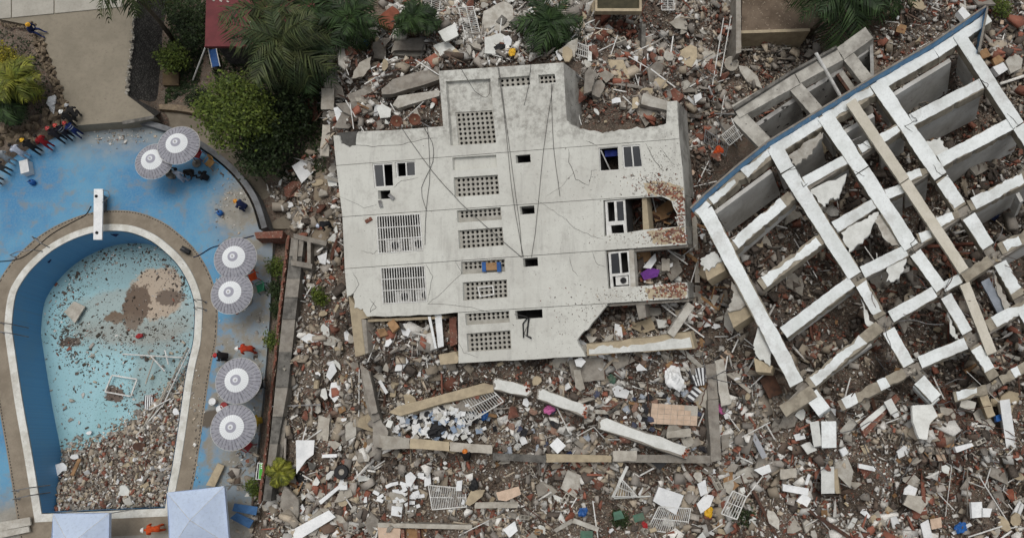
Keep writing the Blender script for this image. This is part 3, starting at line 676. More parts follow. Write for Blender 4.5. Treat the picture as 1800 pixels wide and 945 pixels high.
for i, pts in enumerate([[(705,222),(760,300),(800,345),(835,380),(918,452)], [(752,222),(757,300),(750,370),(748,430)], [(745,222),(760,250),(762,285),(742,330),(750,368)], [(878,120),(895,250),(912,380),(919,452)], [(876,118),(890,230),(900,330),(921,452)], [(973,148),(957,260),(945,380),(935,452)], [(970,148),(974,260),(985,345)], [(812,122),(835,160),(855,172),(862,160),(860,140)], [(934,112),(930,150),(922,185)], [(905,552),(932,560),(922,585),(935,592)]]):
    w_ = add('wire', MB().tube([fc(x, y, -.05) for x, y in jag(catmull(pts, 3), .5, i, 1)], .014, 5), M_WIRE, bc)
for pts in ([(929,558),(921,568),(922,593)], [(931,558),(928,590),(936,594)]): add('dangling_cable', MB().tube([fc(x, y, -.1) for x, y in pts], .04, 5), M_BLACK, bc)
for c, a in (((671,358), 75), ((690,346), 40)):
    d = Vector((math.cos(math.radians(a)), math.sin(math.radians(a)))) * 6; p = Vector(c)
    add('hanging_bracket', MB().bar(fc(*(p - d), -.1), fc(*(p + d), -.1), .18, .05, -CF), M_STEEL, bc)
# plaster loss: chips of render and brick stuck on the facade near the torn corner
CHIP = [hull_mesh('chip', None, 1, 1, .5, 8, 300 + i) for i in range(4)]
def np_shape(me):
    me.calc_loop_triangles(); v = np.zeros(len(me.vertices) * 3, np.float32); me.vertices.foreach_get('co', v)
    t = np.zeros(len(me.loop_triangles) * 3, np.int32); me.loop_triangles.foreach_get('vertices', t); return v.reshape(-1, 3), t.reshape(-1, 3)
CHIPN = [np_shape(m) for m in CHIP]
def scatter(name, shapes, pos, rot, scl, cols, m, parent=None, kind='stuff', label=None, cat=None):
    """many pieces in one mesh: pos (n,3), rot (n,3,3), scl (n,3), cols (n,3 linear)"""
    n = len(pos); sel = np.random.randint(0, len(shapes), n); V = []; F = []; C = []; off = 0
    for k, (v, t) in enumerate(shapes):
        ix = np.where(sel == k)[0]
        if not len(ix): continue
        w_ = np.einsum('nij,nvj->nvi', rot[ix], v[None] * scl[ix][:, None, :]) + pos[ix][:, None, :]
        V.append(w_.reshape(-1, 3)); F.append((t[None] + (np.arange(len(ix)) * len(v))[:, None, None]).reshape(-1, 3) + off); off += len(ix) * len(v)
        C.append(np.repeat(cols[ix], len(v), 0))
    V = np.concatenate(V); F = np.concatenate(F); C = np.concatenate(C)
    org = np.zeros(3) if parent is None else np.array(ORG[parent.name])
    me = bpy.data.meshes.new(name); np_mesh(me, V - org, F)
    at = me.attributes.new('tint', 'FLOAT_COLOR', 'POINT'); at.data.foreach_set('color', np.concatenate([C, np.ones((len(C), 1))], 1).astype(np.float32).ravel())
    me.materials.append(m); o = bpy.data.objects.new(name, me); COL.objects.link(o)
    if parent is not None: o.parent = parent
    return tag(o, label, cat, None, kind)
def rand_rot(n, tilt=math.pi):
    a = np.random.uniform(0, 2*np.pi, n); b = np.random.uniform(-tilt, tilt, n); c = np.random.uniform(-tilt, tilt, n)
    z = np.zeros(n); o = np.ones(n); ca, sa, cb, sb, cc, sc2 = np.cos(a), np.sin(a), np.cos(b), np.sin(b), np.cos(c), np.sin(c)
    Rz = np.stack([ca, -sa, z, sa, ca, z, z, z, o], 1).reshape(n, 3, 3); Ry = np.stack([cb, z, sb, z, o, z, -sb, z, cb], 1).reshape(n, 3, 3); Rx = np.stack([o, z, z, z, cc, -sc2, z, sc2, cc], 1).reshape(n, 3, 3)
    return Ry @ Rx @ Rz
def pick(pal, n):
    cs = np.array([lin(c)[:3] for c, _ in pal]); ws = np.array([w_ for _, w_ in pal], float); k = np.random.choice(len(pal), n, p=ws / ws.sum())
    return cs[k] * np.random.uniform(.55, 1.3, (n, 1))
M_CRUMB = crumb_mat('rubble_crumb')
R_, W_, GY_, B_, D_ = (136, 84, 68), (212, 210, 204), (152, 146, 138), (172, 160, 142), (84, 76, 70)
pts = []; cl = []; sz = []
def chips(cx, cy, sx, sy, n, pal, s0, s1):
    for i in range(n):
        x, y = RND.gauss(cx, sx), RND.gauss(cy, sy)
        if not any(pip(x, y, p[1]) and not any(pip(x, y, h) for h in p[2]) for p in panels): continue
        pts.append(tuple(fc(x, y, .0))); sz.append(RND.uniform(s0, s1)); cl.append(pick(pal, 1)[0])
chips(1150, 325, 26, 14, 260, [(R_, 3), (W_, 3), (B_, 3), (GY_, 3)], .03, .10)
chips(1168, 335, 14, 7, 120, [(R_, 5), (W_, 3), (B_, 2)], .04, .12); chips(1195, 372, 5, 24, 110, [(R_, 5), (B_, 3), (W_, 2)], .04, .11)
chips(1180, 412, 20, 9, 220, [(R_, 5), (W_, 3), (B_, 3)], .04, .12); chips(1182, 510, 22, 9, 220, [(R_, 5), (W_, 3), (B_, 4)], .04, .12)
chips(1165, 285, 22, 22, 260, [(GY_, 4), (D_, 3), (W_, 1)], .015, .05); chips(1110, 420, 40, 8, 160, [(GY_, 4), (B_, 3)], .02, .06); chips(1110, 518, 40, 8, 180, [(B_, 4), (GY_, 3)], .02, .07)
chips(1030, 540, 40, 20, 130, [(D_, 3), (GY_, 3), (R_, 1), (B_, 2)], .02, .07); chips(1000, 470, 60, 60, 120, [(D_, 3), (GY_, 4)], .015, .035); chips(950, 350, 120, 120, 120, [(D_, 2), (GY_, 4)], .012, .03)
chips(800, 400, 160, 130, 160, [(D_, 3), (GY_, 4)], .012, .035); chips(1080, 330, 60, 40, 140, [(D_, 3), (GY_, 3), (B_, 2)], .015, .05)
chips(980, 590, 30, 25, 60, [(D_, 3), (GY_, 3), (R_, 1)], .02, .04)
pts = np.array(pts); n = len(pts); sz = np.array(sz)[:, None]
scatter('plaster_chips', CHIPN, pts, rand_rot(n, .4), sz * np.random.uniform(.6, 1.3, (n, 3)) * np.array([[1, 1, .5]]), np.array(cl), M_CRUMB, bc)

# bricks laid bare where the render has come away
BRKS = box_mesh('bare_brick', M_BRICKO, .22, .085, .05); BRKS2 = box_mesh('bare_brick', M_BRICK, .22, .085, .05)
Fm = Matrix((CX, CU, -CF)).transposed().to_3x3(); nb_ = 0
for poly, keep in (([(1140,330),(1160,322),(1182,326),(1198,338),(1199,352),(1186,350),(1172,341),(1150,340)], .62), ([(1192,350),(1203,350),(1205,398),(1196,398),(1193,378)], .7), ([(1148,408),(1180,402),(1205,400),(1206,426),(1180,428),(1160,424)], .6), ([(1142,508),(1175,500),(1206,499),(1208,522),(1170,524),(1148,520)], .6), ([(1150,602),(1200,592),(1213,596),(1212,606),(1170,610)], .35), ([(1018,540),(1045,536),(1052,546),(1030,552)], .3)):
    for r in range(60):
        for c in range(30):
            x = 1000 + c * 7.9 + (3.9 if r % 2 else 0); y = 318 + r * 3.4 - (x - 1000) * .06
            if r % 1: continue
            for dy in (0, 204):
                yy = y + dy * 0 if dy == 0 else y + 204
                if pip(x, yy, poly) and RND.random() < keep and nb_ < 290:
                    nb_ += 1; o = place('bare_brick', BRKS if RND.random() < .3 else BRKS2, fc(x, yy, -.005), (0, 0, 0), (RND.uniform(.6, 1.05), 1, RND.uniform(.6, 1.3)), bc); o.rotation_euler = (Fm @ Matrix.Rotation(.06 + RND.gauss(0, .05), 3, 'Z')).to_euler()
for i, q in enumerate([[(1130,322),(1165,318),(1200,330),(1201,352),(1183,352),(1165,343),(1140,343)], [(1138,406),(1204,398),(1206,428),(1150,430)], [(1132,506),(1206,497),(1208,524),(1140,526)]]):
    add('bare_mortar_patch', MB().prism([fc(x, y, -.004) for x, y in jag(q + [q[0]], 2.4, 300 + i, 6)[:-1] if pip(x, y, panels[1][1]) or pip(x, y, panels[2][1]) or pip(x, y, panels[3][1])], DVC * .01), M_BEIGE, bc)
# ------------------------------------------------------------------ right block: tilted roofless frame of beams
br_ = thing('roofless_beam_grid_building', fr(1550, 420, 2.7), 'tilted roofless white building showing a grid of beams and partitions', 'building')
M_WBEAM = mat('white_beam_plaster', (230, 234, 233), (212, 216, 213), .9, .88, .04, .3, spk=((150, 147, 140), .30, 18), dirt=.28)
M_CORE = mat('beam_core_render', (160, 152, 136), (128, 120, 106), 2.0, .93, .1, .5, dirt=.3)
M_WALLIN = mat('white_partition', (204, 204, 200), (178, 176, 170), .8, .9, .06, .25, spk=((120, 112, 104), .3, 5), dirt=.15)
def beam(a, b, wpx, dep, par, f=fr, d0=0.0, core=M_CORE, skin=M_WBEAM, cover=1.0, seed=0, name='beam', rag=1.0):
    a, b = Vector(a), Vector(b); t = (b - a).normalized(); n = Vector((-t.y, t.x)) * wpx / 2; r = random.Random(seed); L = (b - a).length
    def side(s, e=0.0, amp=0.0, t0=0.0, t1=1.0, k=2):
        return [tuple(a.lerp(b, lerp(t0, t1, i / (k-1))) + n * s * (1 - e) - n.normalized() * s * (r.uniform(0, amp) if r.random() > .16 else r.uniform(1.5, 4.2) * min(1, amp * 1.5))) for i in range(k)]
    k = max(4, int(L / 6))
    ja = .7 if skin else .12
    pts = side(1, 0, ja, k=k) + side(-1, 0, ja, k=k)[::-1]
    o = add(name, MB().prism([f(x, y, d0 + .02) for x, y in pts], DVR * dep), core, par)
    if skin and cover > 0:
        if cover >= 1: segs = [(0.0, 1.0)]
        else:
            c = r.uniform(0, .5) * (1 - cover); e = c + cover
            segs = [(c, e)] if cover > .66 or L < 60 else [(c, c + cover * r.uniform(.35, .6)), (lerp(c + cover * .7, 1, .3), min(1, e + .12))]
        for (t0, t1) in segs:
            kk = max(5, int(L * (t1 - t0) / 4)); am = (wpx * .13 if cover < 1 else wpx * .05) * rag; pl = []; mr = []; wl = wr = 0.0
            for i in range(kk):
                u = lerp(t0, t1, i / (kk - 1)); wl = max(0, min(am * 4, wl + r.uniform(-am, am))); wr = max(0, min(am * 4, wr + r.uniform(-am, am)))
                nn = n.normalized(); edge = (r.uniform(-.5, .5) * wpx * .25 if (i in (0, kk - 1) and cover < 1) else 0)
                pl.append(tuple(a.lerp(b, u) + t * edge + nn * (wpx / 2 - wl * (.6 if cover < 1 else .45)))); mr.append(tuple(a.lerp(b, u) + t * r.uniform(-1, 1) * (1 if cover < 1 else 0) - nn * (wpx / 2 - wr * (.6 if cover < 1 else .45))))
            add('plaster_skin', MB().prism([f(x, y, d0 - .012) for x, y in pl + mr[::-1]], DVR * .03), skin, o)
    return o
def wall(a, b, th_px, d0, d1, par, f=fr, m=M_WALLIN, seed=0):
    a, b = Vector(a), Vector(b); t = (b - a).normalized(); n = Vector((-t.y, t.x)) * th_px / 2
    return add('partition_wall', MB().prism([f(*(a + n), d0), f(*(b + n), d0), f(*(b - n), d0), f(*(a - n), d0)], DVR * (d1 - d0)), m, par)
S = 100
LB = [((1239,369),(1401,674),28,1), ((1361,257),(1384,298),27,1), ((1385,300),(1503,484),28,1), ((1511,492),(1548,556),23,.8), ((1562,580),(1597,641),23,1), ((1616,667),(1646,700),24,1),
 ((1449,202),(1515,299),28,1), ((1516,301),(1602,434),28,1), ((1609,444),(1655,507),22,1), ((1663,520),(1700,584),21,1), ((1713,607),(1748,664),20,.7),
 ((1541,144),(1653,310),27,1), ((1655,313),(1688,364),25,.9), ((1703,380),(1737,433),25,1), ((1758,462),(1791,521),23,.8), ((1800,545),(1842,620),23,1), ((1685,60),(1790,220),22,1), ((1791,222),(1900,392),23,1)]
for i, (a, b, w_, c) in enumerate(LB): beam(a, b, w_, .6, br_, seed=S + i, cover=c)
TB = [((1286,433),(1391,342),20,.8), ((1414,319),(1488,279),18,1), ((1509,262),(1534,250),16,.7), ((1546,245),(1588,218),17,.8), ((1602,210),(1726,146),21,1),
 ((1336,500),(1447,415),21,.85), ((1467,399),(1543,353),22,1), ((1558,341),(1586,330),18,1), ((1591,313),(1631,297),17,.7), ((1652,282),(1782,214),23,1),
 ((1377,584),(1497,494),22,1), ((1516,478),(1593,440),22,1), ((1614,419),(1641,408),19,.7), ((1648,391),(1686,374),18,.7), ((1704,361),(1830,296),22,.7),
 ((1421,675),(1546,572),22,.7), ((1566,556),(1643,512),22,1), ((1658,504),(1688,488),18,1), ((1694,488),(1741,456),20,0), ((1758,437),(1840,394),22,.6),
 ((1476,713),(1590,654),20,.55), ((1617,636),(1698,602),22,1), ((1736,572),(1840,516),22,.7), ((1677,697),(1735,683),18,.6), ((1760,668),(1840,622),18,.3), ((1375,722),(1430,686),24,0)]
for i, (a, b, w_, c) in enumerate(TB):
    beam(a, b, w_, .55, br_, d0=.05, seed=S + 50 + i, cover=c, rag=1.3)
for i, (a, b) in enumerate([((1252,364),(1352,290)), ((1286,433),(1391,342)), ((1414,319),(1488,279)), ((1336,500),(1447,415)), ((1467,399),(1543,353)), ((1377,584),(1497,494)), ((1421,675),(1530,598)),
   ((1470,228),(1535,190)), ((1560,160),(1672,92)), ((1602,210),(1726,146)), ((1652,282),(1800,206)), ((1704,361),(1830,296)), ((1546,245),(1588,218)), ((1558,341),(1586,330)), ((1591,313),(1631,297)), ((1694,488),(1741,456)), ((1758,437),(1840,394)), ((1736,572),(1840,516)), ((1476,713),(1590,654)), ((1360,280),(1440,232))]):
    full = (a[0] + b[0]) / 2 > 1560 and (a[1] + b[1]) / 2 < 420 or i in (0, 7, 8, 19); wall(a, b, 7, .62, 3.2 + .1 * (i % 3) if full else 1.15 + .25 * (i % 3), br_, seed=i)
wall((1792,330),(1800,345),7,.6,2.4,br_); wall((1690,75),(1712,112),6,.6,2.4,br_); wall((1240,372),(1262,410),7,.6,1.6,br_); wall((1440,210),(1462,240),7,.6,2.0,br_); wall((1542,150),(1565,185),7,.6,2.0,br_)
# crushed grey cores that carry the members through the joints
for k, row in enumerate([[(1286,433),(1391,342),(1488,279),(1588,218),(1726,146)], [(1336,500),(1447,415),(1543,353),(1631,297),(1782,214)], [(1377,584),(1497,494),(1593,440),(1686,374),(1830,296)], [(1375,722),(1421,675),(1546,572),(1643,512),(1741,456),(1840,394)], [(1476,713),(1590,654),(1698,602),(1840,516)], [(1677,697),(1735,683),(1840,622)],
   [(1401,674),(1426,690)], [(1361,257),(1384,298),(1503,484),(1548,556),(1597,641),(1646,700)], [(1449,202),(1515,299),(1602,434),(1655,507),(1700,584),(1748,664)], [(1541,144),(1653,310),(1688,364),(1737,433),(1791,521),(1842,620)]]):
    for i in range(len(row) - 1): beam(row[i], row[i+1], 15 if k < 6 else 18, .42, br_, d0=.13 + .012 * k, core=M_CONC, skin=None, seed=800 + k * 9 + i, name='beam_core')
# blue parapet along the upper side
M_BLUEP = mat('blue_parapet_paint', (112, 158, 196), (92, 136, 176), 2.2, .85, .05, .3, spk=((160, 166, 170), .38, 5), dirt=.25)
PA = [(1218,372),(1243,347),(1300,297),(1352,256),(1437,204),(1540,141),(1640,83),(1733,20)]
mb = MB(); mb2 = MB(); mb3 = MB()
for i in range(len(PA) - 1):
    a, b = Vector(PA[i]), Vector(PA[i+1]); t = (b - a).normalized(); n = Vector((-t.y, t.x))
    if n.y < 0: n = -n
    mb.prism([fr(*(a - n * 3), -.35), fr(*(b - n * 3), -.35), fr(*b, -.35), fr(*a, -.35)], DVR * 1.6)
    mb2.quad(fr(*(a + n * .3), -.34), fr(*(b + n * .3), -.34), fr(*(b + n * .3), .1), fr(*(a + n * .3), .1))
    wE = (15, 16, 20, 20, 21, 19, 19)[i]; beam(tuple(a + n * (.8 + wE / 2)), tuple(b + n * (.8 + wE / 2)), wE, .55, br_, d0=.05, seed=700 + i, cover=(.8, .75, .9, 1, .8, 1, 1)[i], name='edge_beam', rag=1.2)
pw = add('roof_parapet', mb, M_CONC, br_); add('painted_face', mb2, M_BLUEP, pw)
pe = add('roof_parapet', MB().prism([fr(1733,20,-.35), fr(1736,23,-.35), fr(1722,97,-.2), fr(1718,95,-.2)], DVR * 1.5), M_CONC, br_)
add('painted_face', MB().quad(fr(1732.5,22,-.34), fr(1717.5,95,-.19), fr(1716,96,.5), fr(1722,34,.5)), M_BLUEP, pe)
# loose beige beam lying across the grid, in two lengths
M_BEIGEB = mat('cream_beam', (204, 198, 184), (190, 184, 168), 1.0, .85, .04, .25)
for a, b, dd in (((1496,183),(1590,321),-.28), ((1591,323),(1694,478),-.26)): beam(a, b, 19, .3, br_, d0=dd, core=M_BEIGEB, skin=None, seed=5, name='loose_beam')
beam((1695,500),(1743,622), 18, .32, br_, d0=-.2, core=M_BEIGEB, skin=None, seed=6, name='loose_beam')
beam((1733,488),(1763,545), 16, .25, br_, d0=.3, core=mat('grey_tank_metal', (142, 148, 156), (120, 126, 134), 1, .6, 0, .1), skin=None, seed=7, name='fallen_metal_panel')
# remains of roof slab, cracked
for i, (q, dd) in enumerate([([(1386,272),(1440,232),(1448,233),(1426,268),(1396,290)], .1), ([(1424,332),(1489,303),(1474,348),(1462,345),(1446,362)], .12), ([(1478,407),(1520,382),(1545,370),(1525,414),(1493,441)], .14), ([(1538,388),(1547,372),(1584,432),(1560,425)], .14), ([(1560,456),(1592,448),(1590,470),(1576,490),(1560,492)], .16), ([(1228,452),(1252,440),(1268,452),(1245,470),(1234,470)], .3),
   ([(1276,540),(1286,520),(1285,490),(1310,522),(1315,532),(1283,545)], .25), ([(1322,605),(1334,560),(1358,600),(1352,640),(1326,622)], .3), ([(1620,250),(1652,238),(1668,262),(1640,285)], .2), ([(1746,470),(1757,500),(1778,535),(1770,548),(1750,500)], .2), ([(1512,520),(1530,560),(1548,590),(1520,566)], .2), ([(1666,545),(1680,580),(1692,600),(1674,590)], .2)]):
    r = random.Random(i); pj = jag(q + [q[0]], 2.6, 40 + i, 6)[:-1]
    add('roof_slab_remnant', MB().prism([fr(x, y, dd) for x, y in pj], DVR * .16), M_PLASTER if i % 3 else M_PLASTD, br_)
for i, (q, dep) in enumerate([([(1231,456),(1268,452),(1272,470),(1240,488)], .9), ([(1276,545),(1318,532),(1322,548),(1286,572)], .9), ([(1322,625),(1356,640),(1352,652),(1326,650)], .8)]):
    add('cantilever_box', MB().prism([fr(x, y, .42) for x, y in q], DVR * dep), M_BEIGE, br_)
# drooping columns at the lower corner
for i, (a, b, w_, d0, m) in enumerate([((1424,690),(1448,722),26,.2,M_WBEAM), ((1455,738),(1456,785),26,.4,M_WBEAM), ((1429,738),(1436,782),16,.5,M_PLASTER), ((1452,818),(1453,866),24,.7,M_PLASTER), ((1466,822),(1470,866),8,.75,M_BEIGE), ((1768,700),(1782,800),18,.35,M_SHEET), ((1612,670),(1645,705),20,.35,M_WBEAM), ((1690,705),(1716,712),16,.4,M_PLASTD), ((1500,735),(1480,760),16,.6,M_PLASTD), ((1560,700),(1572,722),15,.5,M_PLASTER), ((1730,690),(1745,730),15,.4,M_BEIGE)]):
    beam(a, b, w_, .9, br_, d0=d0, core=m, skin=None, seed=60 + i, name='hanging_column')
for i, (pts, wd) in enumerate([([(1385,300),(1400,296),(1405,310)], .5), ([(1500,240),(1530,260),(1545,250)], .4), ([(1408,320),(1412,328),(1420,322)], .6), ([(1455,380),(1465,400),(1480,412)], .4), ([(1600,200),(1612,212),(1590,222),(1604,232)], .5), ([(1722,140),(1738,150),(1728,160)], .5), ([(1592,440),(1610,445),(1600,428),(1612,418)], .6), ([(1700,100),(1725,150)], .3), ([(1500,300),(1520,310)], .5), ([(1640,290),(1650,305),(1668,312)], .5), ([(1770,200),(1792,222)], .5)]):
    polyl(pts, wd, M_CRACK, 'crack', d=-.022, seed=i + 80, par=br_, f=fr)

# ------------------------------------------------------------------ annex frame beside it
an = thing('weathered_annex_frame', fa(1400, 160, 2.4), 'weathered grey annex frame with open bays against the blue parapet', 'building')
M_ANX = mat('weathered_frame', (186, 183, 174), (140, 136, 128), 1.3, .95, .05, .4, spk=((96, 93, 88), .32, 7))
M_ANXW = mat('weathered_partition', (172, 171, 167), (136, 134, 130), 1.0, .95, .05, .3, spk=((66, 64, 62), .36, 3))
for i, (a, b, w_) in enumerate([((1293,196),(1400,136),26), ((1401,135),(1476,94),24), ((1477,93),(1528,56),24), ((1296,200),(1346,252),26), ((1398,150),(1438,196),24), ((1488,92),(1526,140),22)]):
    beam(a, b, w_, .6, an, f=fa, d0=.02 * i, core=M_ANX, skin=None, seed=120 + i)
wall((1322,210),(1400,158),7,.65,2.6,an,fa,M_ANXW); wall((1410,150),(1480,108),7,.65,2.6,an,fa,M_ANXW); wall((1500,90),(1532,68),7,.65,2.4,an,fa,M_ANXW); wall((1531,62),(1533,130),6,.5,2.4,an,fa,M_ANXW)
add('roof_upstand', MB().prism([fa(x, y, -.15) for x, y in [(1288,192),(1390,128),(1470,84),(1472,87),(1392,132),(1292,196)]], DVR * .5), M_CONCD, an)
add('fallen_pipe', MB().tube([fa(1435,98,-.2), fa(1475,158,.5)], .09, 8), M_METW, an)
for k, (a, b) in enumerate([((1470,118),(1498,155)), ((1476,115),(1506,154))]): add('fallen_plank', MB().bar(fa(*a, .6), fa(*b, .8), .2 + .1 * k, .12, -CF), M_PLASTD if k else M_RUST, an)
# ------------------------------------------------------------------ palms, trees, shrubs
def leaf_mat(name, c, c2, sc=1.2):
    g = NG(name); oi = g.n('ShaderNodeObjectInfo'); n1 = g.noise(sc, 4, .6)
    col = g.mix(g.step(n1, .35, .65), lin(c), lin(c2))
    at = g.n('ShaderNodeAttribute', attribute_name='tint'); col = g.mix(1.0, col, at.outputs['Color'], 'MULTIPLY')
    m = g.done(col, .6, spec=.25); return m
M_PALM = leaf_mat('palm_leaf', (48, 66, 33), (34, 50, 27)); M_PALMY = leaf_mat('yellow_palm_leaf', (116, 116, 42), (84, 94, 34))
M_PALMD = leaf_mat('dry_palm_leaf', (68, 74, 42), (46, 58, 33)); M_LEAF = leaf_mat('broad_leaf', (94, 106, 42), (64, 80, 32), 2.2); M_LEAFD = leaf_mat('dark_leaf', (52, 66, 34), (38, 50, 28)); M_LEAFY = leaf_mat('yellow_leaf', (150, 136, 40), (112, 112, 38), 2.0)
M_BARK = mat('grey_bark', (104, 94, 80), (76, 68, 58), 5, .95, .1, .5)
def tint_mesh(me, tints):
    at = me.attributes.new('tint', 'FLOAT_COLOR', 'POINT'); at.data.foreach_set('color', np.array([(t, t, t, 1) for t in tints], np.float32).ravel())
def frond_mesh(m, L, droop, seed, nl=17, wid=.42, lw=.10):
    r = random.Random(seed); mb = MB(); spine = []; tints = []
    for i in range(11):
        t = i / 10; spine.append(Vector((L * (t - droop * .22 * t**3), L * .03 * math.sin(t * 3) * r.uniform(.5, 1.5), L * (.16 * t - droop * .62 * t**2.2))))
    mb.tube(spine, .028, 4, r1=.008); tints += [.8] * len(mb.v)
    for i in range(nl):
        t = .1 + .9 * i / (nl - 1); k = t * 10; a = min(9, int(k)); p = spine[a].lerp(spine[a+1], k - a); d = (spine[a+1] - spine[a]).normalized()
        ln = L * wid * (math.sin(math.pi * min(1, t * .86 + .14)) ** .7) * r.uniform(.8, 1.1) + .08
        for s in (-1, 1):
            sd_ = Vector((-d.y, d.x, 0)).normalized() * s; q = (d * r.uniform(.65, 1.0) + sd_ + Vector((0, 0, r.uniform(-.55, -.1)))).normalized()
            w2 = d * lw * r.uniform(.8, 1.2); mid = p + q * ln * .5 + Vector((0, 0, .03)); tip = p + q * ln + Vector((0, 0, -.22 * ln))
            b = len(mb.v); mb.v += [p - w2 * .5, p + w2 * .5, mid + w2 * .6, mid - w2 * .6, tip]; mb.face((b, b+1, b+2, b+3)); mb.face((b+3, b+2, b+4))
            tt = r.uniform(.45, 1.6); tints += [tt] * 5
    me = mb.mesh('frond', m, Vector()); tint_mesh(me, tints); return me
FR = {}
def fronds(kind, m, L):
    k = (kind, L)
    if k not in FR: FR[k] = [frond_mesh(m, L, d, 900 + int(L * 10) + j) for j, d in enumerate((.5, .9, 1.3, 1.7))]
    return FR[k]
def palm(px, py, z_base, z_top, L, n, m, kind, label, tilt0=.9, arc=(0, 6.283), lean=(0, 0), rad=.16, seed=0):
    r = random.Random(seed); top = P(px, py, z_top); base = Vector((top.x + lean[0], top.y + lean[1], z_base))
    t = thing('palm_tree', base, label, 'palm tree')
    add('trunk', MB().tube([base, base.lerp(top, .35) + Vector((.08, .05, 0)), base.lerp(top, .7), top], rad, 8, r1=rad * .7), M_BARK, t, smooth=True)
    ms = fronds(kind, m, L)
    for i in range(n):
        az = arc[0] + (arc[1] - arc[0]) * (i + r.uniform(-.3, .3)) / n; el = r.choice((.75, .35, .05, -.25)) * tilt0 + r.uniform(-.15, .15); s = r.uniform(.75, 1.1)
        place('frond', ms[r.randrange(4)], top, (r.uniform(-.3, .3), -el, az), (s, s, s), t)
    return t
palm(615, 32, -.5, 4.5, 2.5, 26, M_PALM, 'g', 'green palm left of the orange brick heap, beside the red roof', seed=1)
palm(726, 28, .5, 4.8, 1.8, 22, M_PALM, 'g', 'small green palm between the orange bricks and white railings', seed=2)
palm(966, 38, .6, 4.8, 2.2, 26, M_PALM, 'g', 'green palm above the fallen block beside the pale roof tiles', seed=3)
palm(492, 70, -1.1, 5.5, 3.3, 24, M_PALMD, 'd', 'large drooping palm with dull fronds over the red roof', seed=4)
palm(470, 18, -1.1, 5.0, 2.8, 16, M_PALMD, 'd', 'dull palm at the top edge behind the red roof', seed=14)
palm(535, 95, -1.1, 4.2, 2.8, 16, M_PALM, 'g', 'dark green palm right of the red roof corner', seed=15)
palm(1480, -18, .8, 6.0, 3.4, 24, M_PALM, 'g', 'big palm hanging over the annex frame at the top edge', seed=5)
palm(1545, -30, .8, 5.6, 2.8, 16, M_PALM, 'g', 'palm half out of view above the blue parapet', seed=16)
palm(212, -40, -1, 5.5, 2.6, 18, M_PALMD, 'd', 'palm hanging into view over the concrete yard', seed=6)
palm(24, 140, .8, 3.0, 1.9, 26, M_PALMY, 'y', 'yellowish green palm in the planted bed by the pool', seed=7)
palm(2, 178, .8, 2.4, 1.6, 20, M_PALM, 'g', 'low green palm at the left edge above the bank', seed=17)
palm(489, 828, -.1, 1.4, .85, 18, M_PALMY, 'y', 'small bright yellow green palm beside the boundary wall', seed=8)
palm(548, 12, -.6, 4.0, 2.4, 14, M_PALM, 'g', 'palm crown between the red roof and the rubble', seed=18)

LEAFS = [np.array([[-.5, 0, 0], [0, -.28, .06], [.5, 0, 0], [0, .28, .06]], np.float32)]
def crown_mesh(name, blobs, n, ls, m, seed, pal=(.45, 1.4)):
    rs = np.random.RandomState(seed); V = []; F = []; C = []; off = 0; tot = sum(b[3]**2 for b in blobs)
    for (x, y, z, r) in blobs:
        k = int(n * r * r / tot); d = rs.normal(size=(k, 3)); d /= np.linalg.norm(d, axis=1)[:, None]; rr = r * rs.uniform(.35, 1.08, (k, 1)) ** .6
        lump = 1 + .34 * np.sin(d[:, :1] * 7 + x * 3) * np.cos(d[:, 1:2] * 6 + y)
        p = np.array([x, y, z]) + d * rr * lump * np.array([1, 1, .75])
        cl_ = rs.randint(0, max(2, k // 14), k); sh = rs.normal(scale=r * .2, size=(k // 14 + 2, 3)); p += sh[cl_]
        R = rand_rot(k, .9); s = ls * rs.uniform(.6, 1.4, (k, 1)); v = np.einsum('nij,vj->nvi', R, LEAFS[0]) * s[:, :, None] + p[:, None]
        V.append(v.reshape(-1, 3)); F.append((np.arange(4)[None] + np.arange(k)[:, None] * 4) + off); off += 4 * k
        tn = rs.uniform(pal[0], pal[1], max(2, k // 14) + 2)[cl_] * rs.uniform(.8, 1.2, k); C.append(np.repeat(tn, 4))
    me = bpy.data.meshes.new(name); np_mesh(me, np.concatenate(V), np.concatenate(F)); me.materials.append(m); tint_mesh(me, np.concatenate(C)); return me
def tree(name, base, blobs, n, ls, m, label, cat='tree', seed=0, trunk=.14):
    base = Vector(base); t = thing(name, base, label, cat); r = random.Random(seed); mb = MB()
    c = sum((Vector(b[:3]) for b in blobs), Vector()) / len(blobs); mb.tube([Vector(base), base.lerp(base + Vector((c.x - base.x, c.y - base.y, (c.z - base.z))), .5) + Vector((.1, .1, 0)), Vector(c)], trunk, 7, r1=trunk * .6)
    for b in blobs: mb.tube([base.lerp(Vector(c), .55), Vector(c).lerp(Vector(b[:3]), .5) + Vector((0, 0, -.2)), Vector(b[:3])], trunk * .5, 5, r1=.02)
    add('trunk', mb, M_BARK, t)
    o = bpy.data.objects.new('crown', crown_mesh('crown', [(b[0] - base.x, b[1] - base.y, b[2] - base.z, b[3]) for b in blobs], n, ls, m, seed)); COL.objects.link(o); o.parent = t
    return t
def B(px, py, z, r): return tuple(P(px, py, z)) + (r,)
tree('broadleaf_tree', P(425, 225, -1.1), [B(385,170,3.2,1.0),(*P(415,160,3.6),1.2),B(380,205,3.2,1.1),B(420,205,3.9,1.3),B(395,235,3.0,1.0),B(445,185,3.3,1.1),B(365,190,2.6,.8),B(450,215,3.0,1.0)], 6500, .2, M_LEAF, 'bushy yellow green tree over the garden path by two parasols', seed=21)
tree('broadleaf_tree', P(465, 265, -1.1), [B(445,255,2.0,1.1),B(470,235,2.2,1.2),B(465,285,1.6,.9),B(440,285,1.5,.8),B(490,250,1.4,.9)], 4200, .18, M_LEAFD, 'dark green tree below the bushy yellow green one', seed=22)
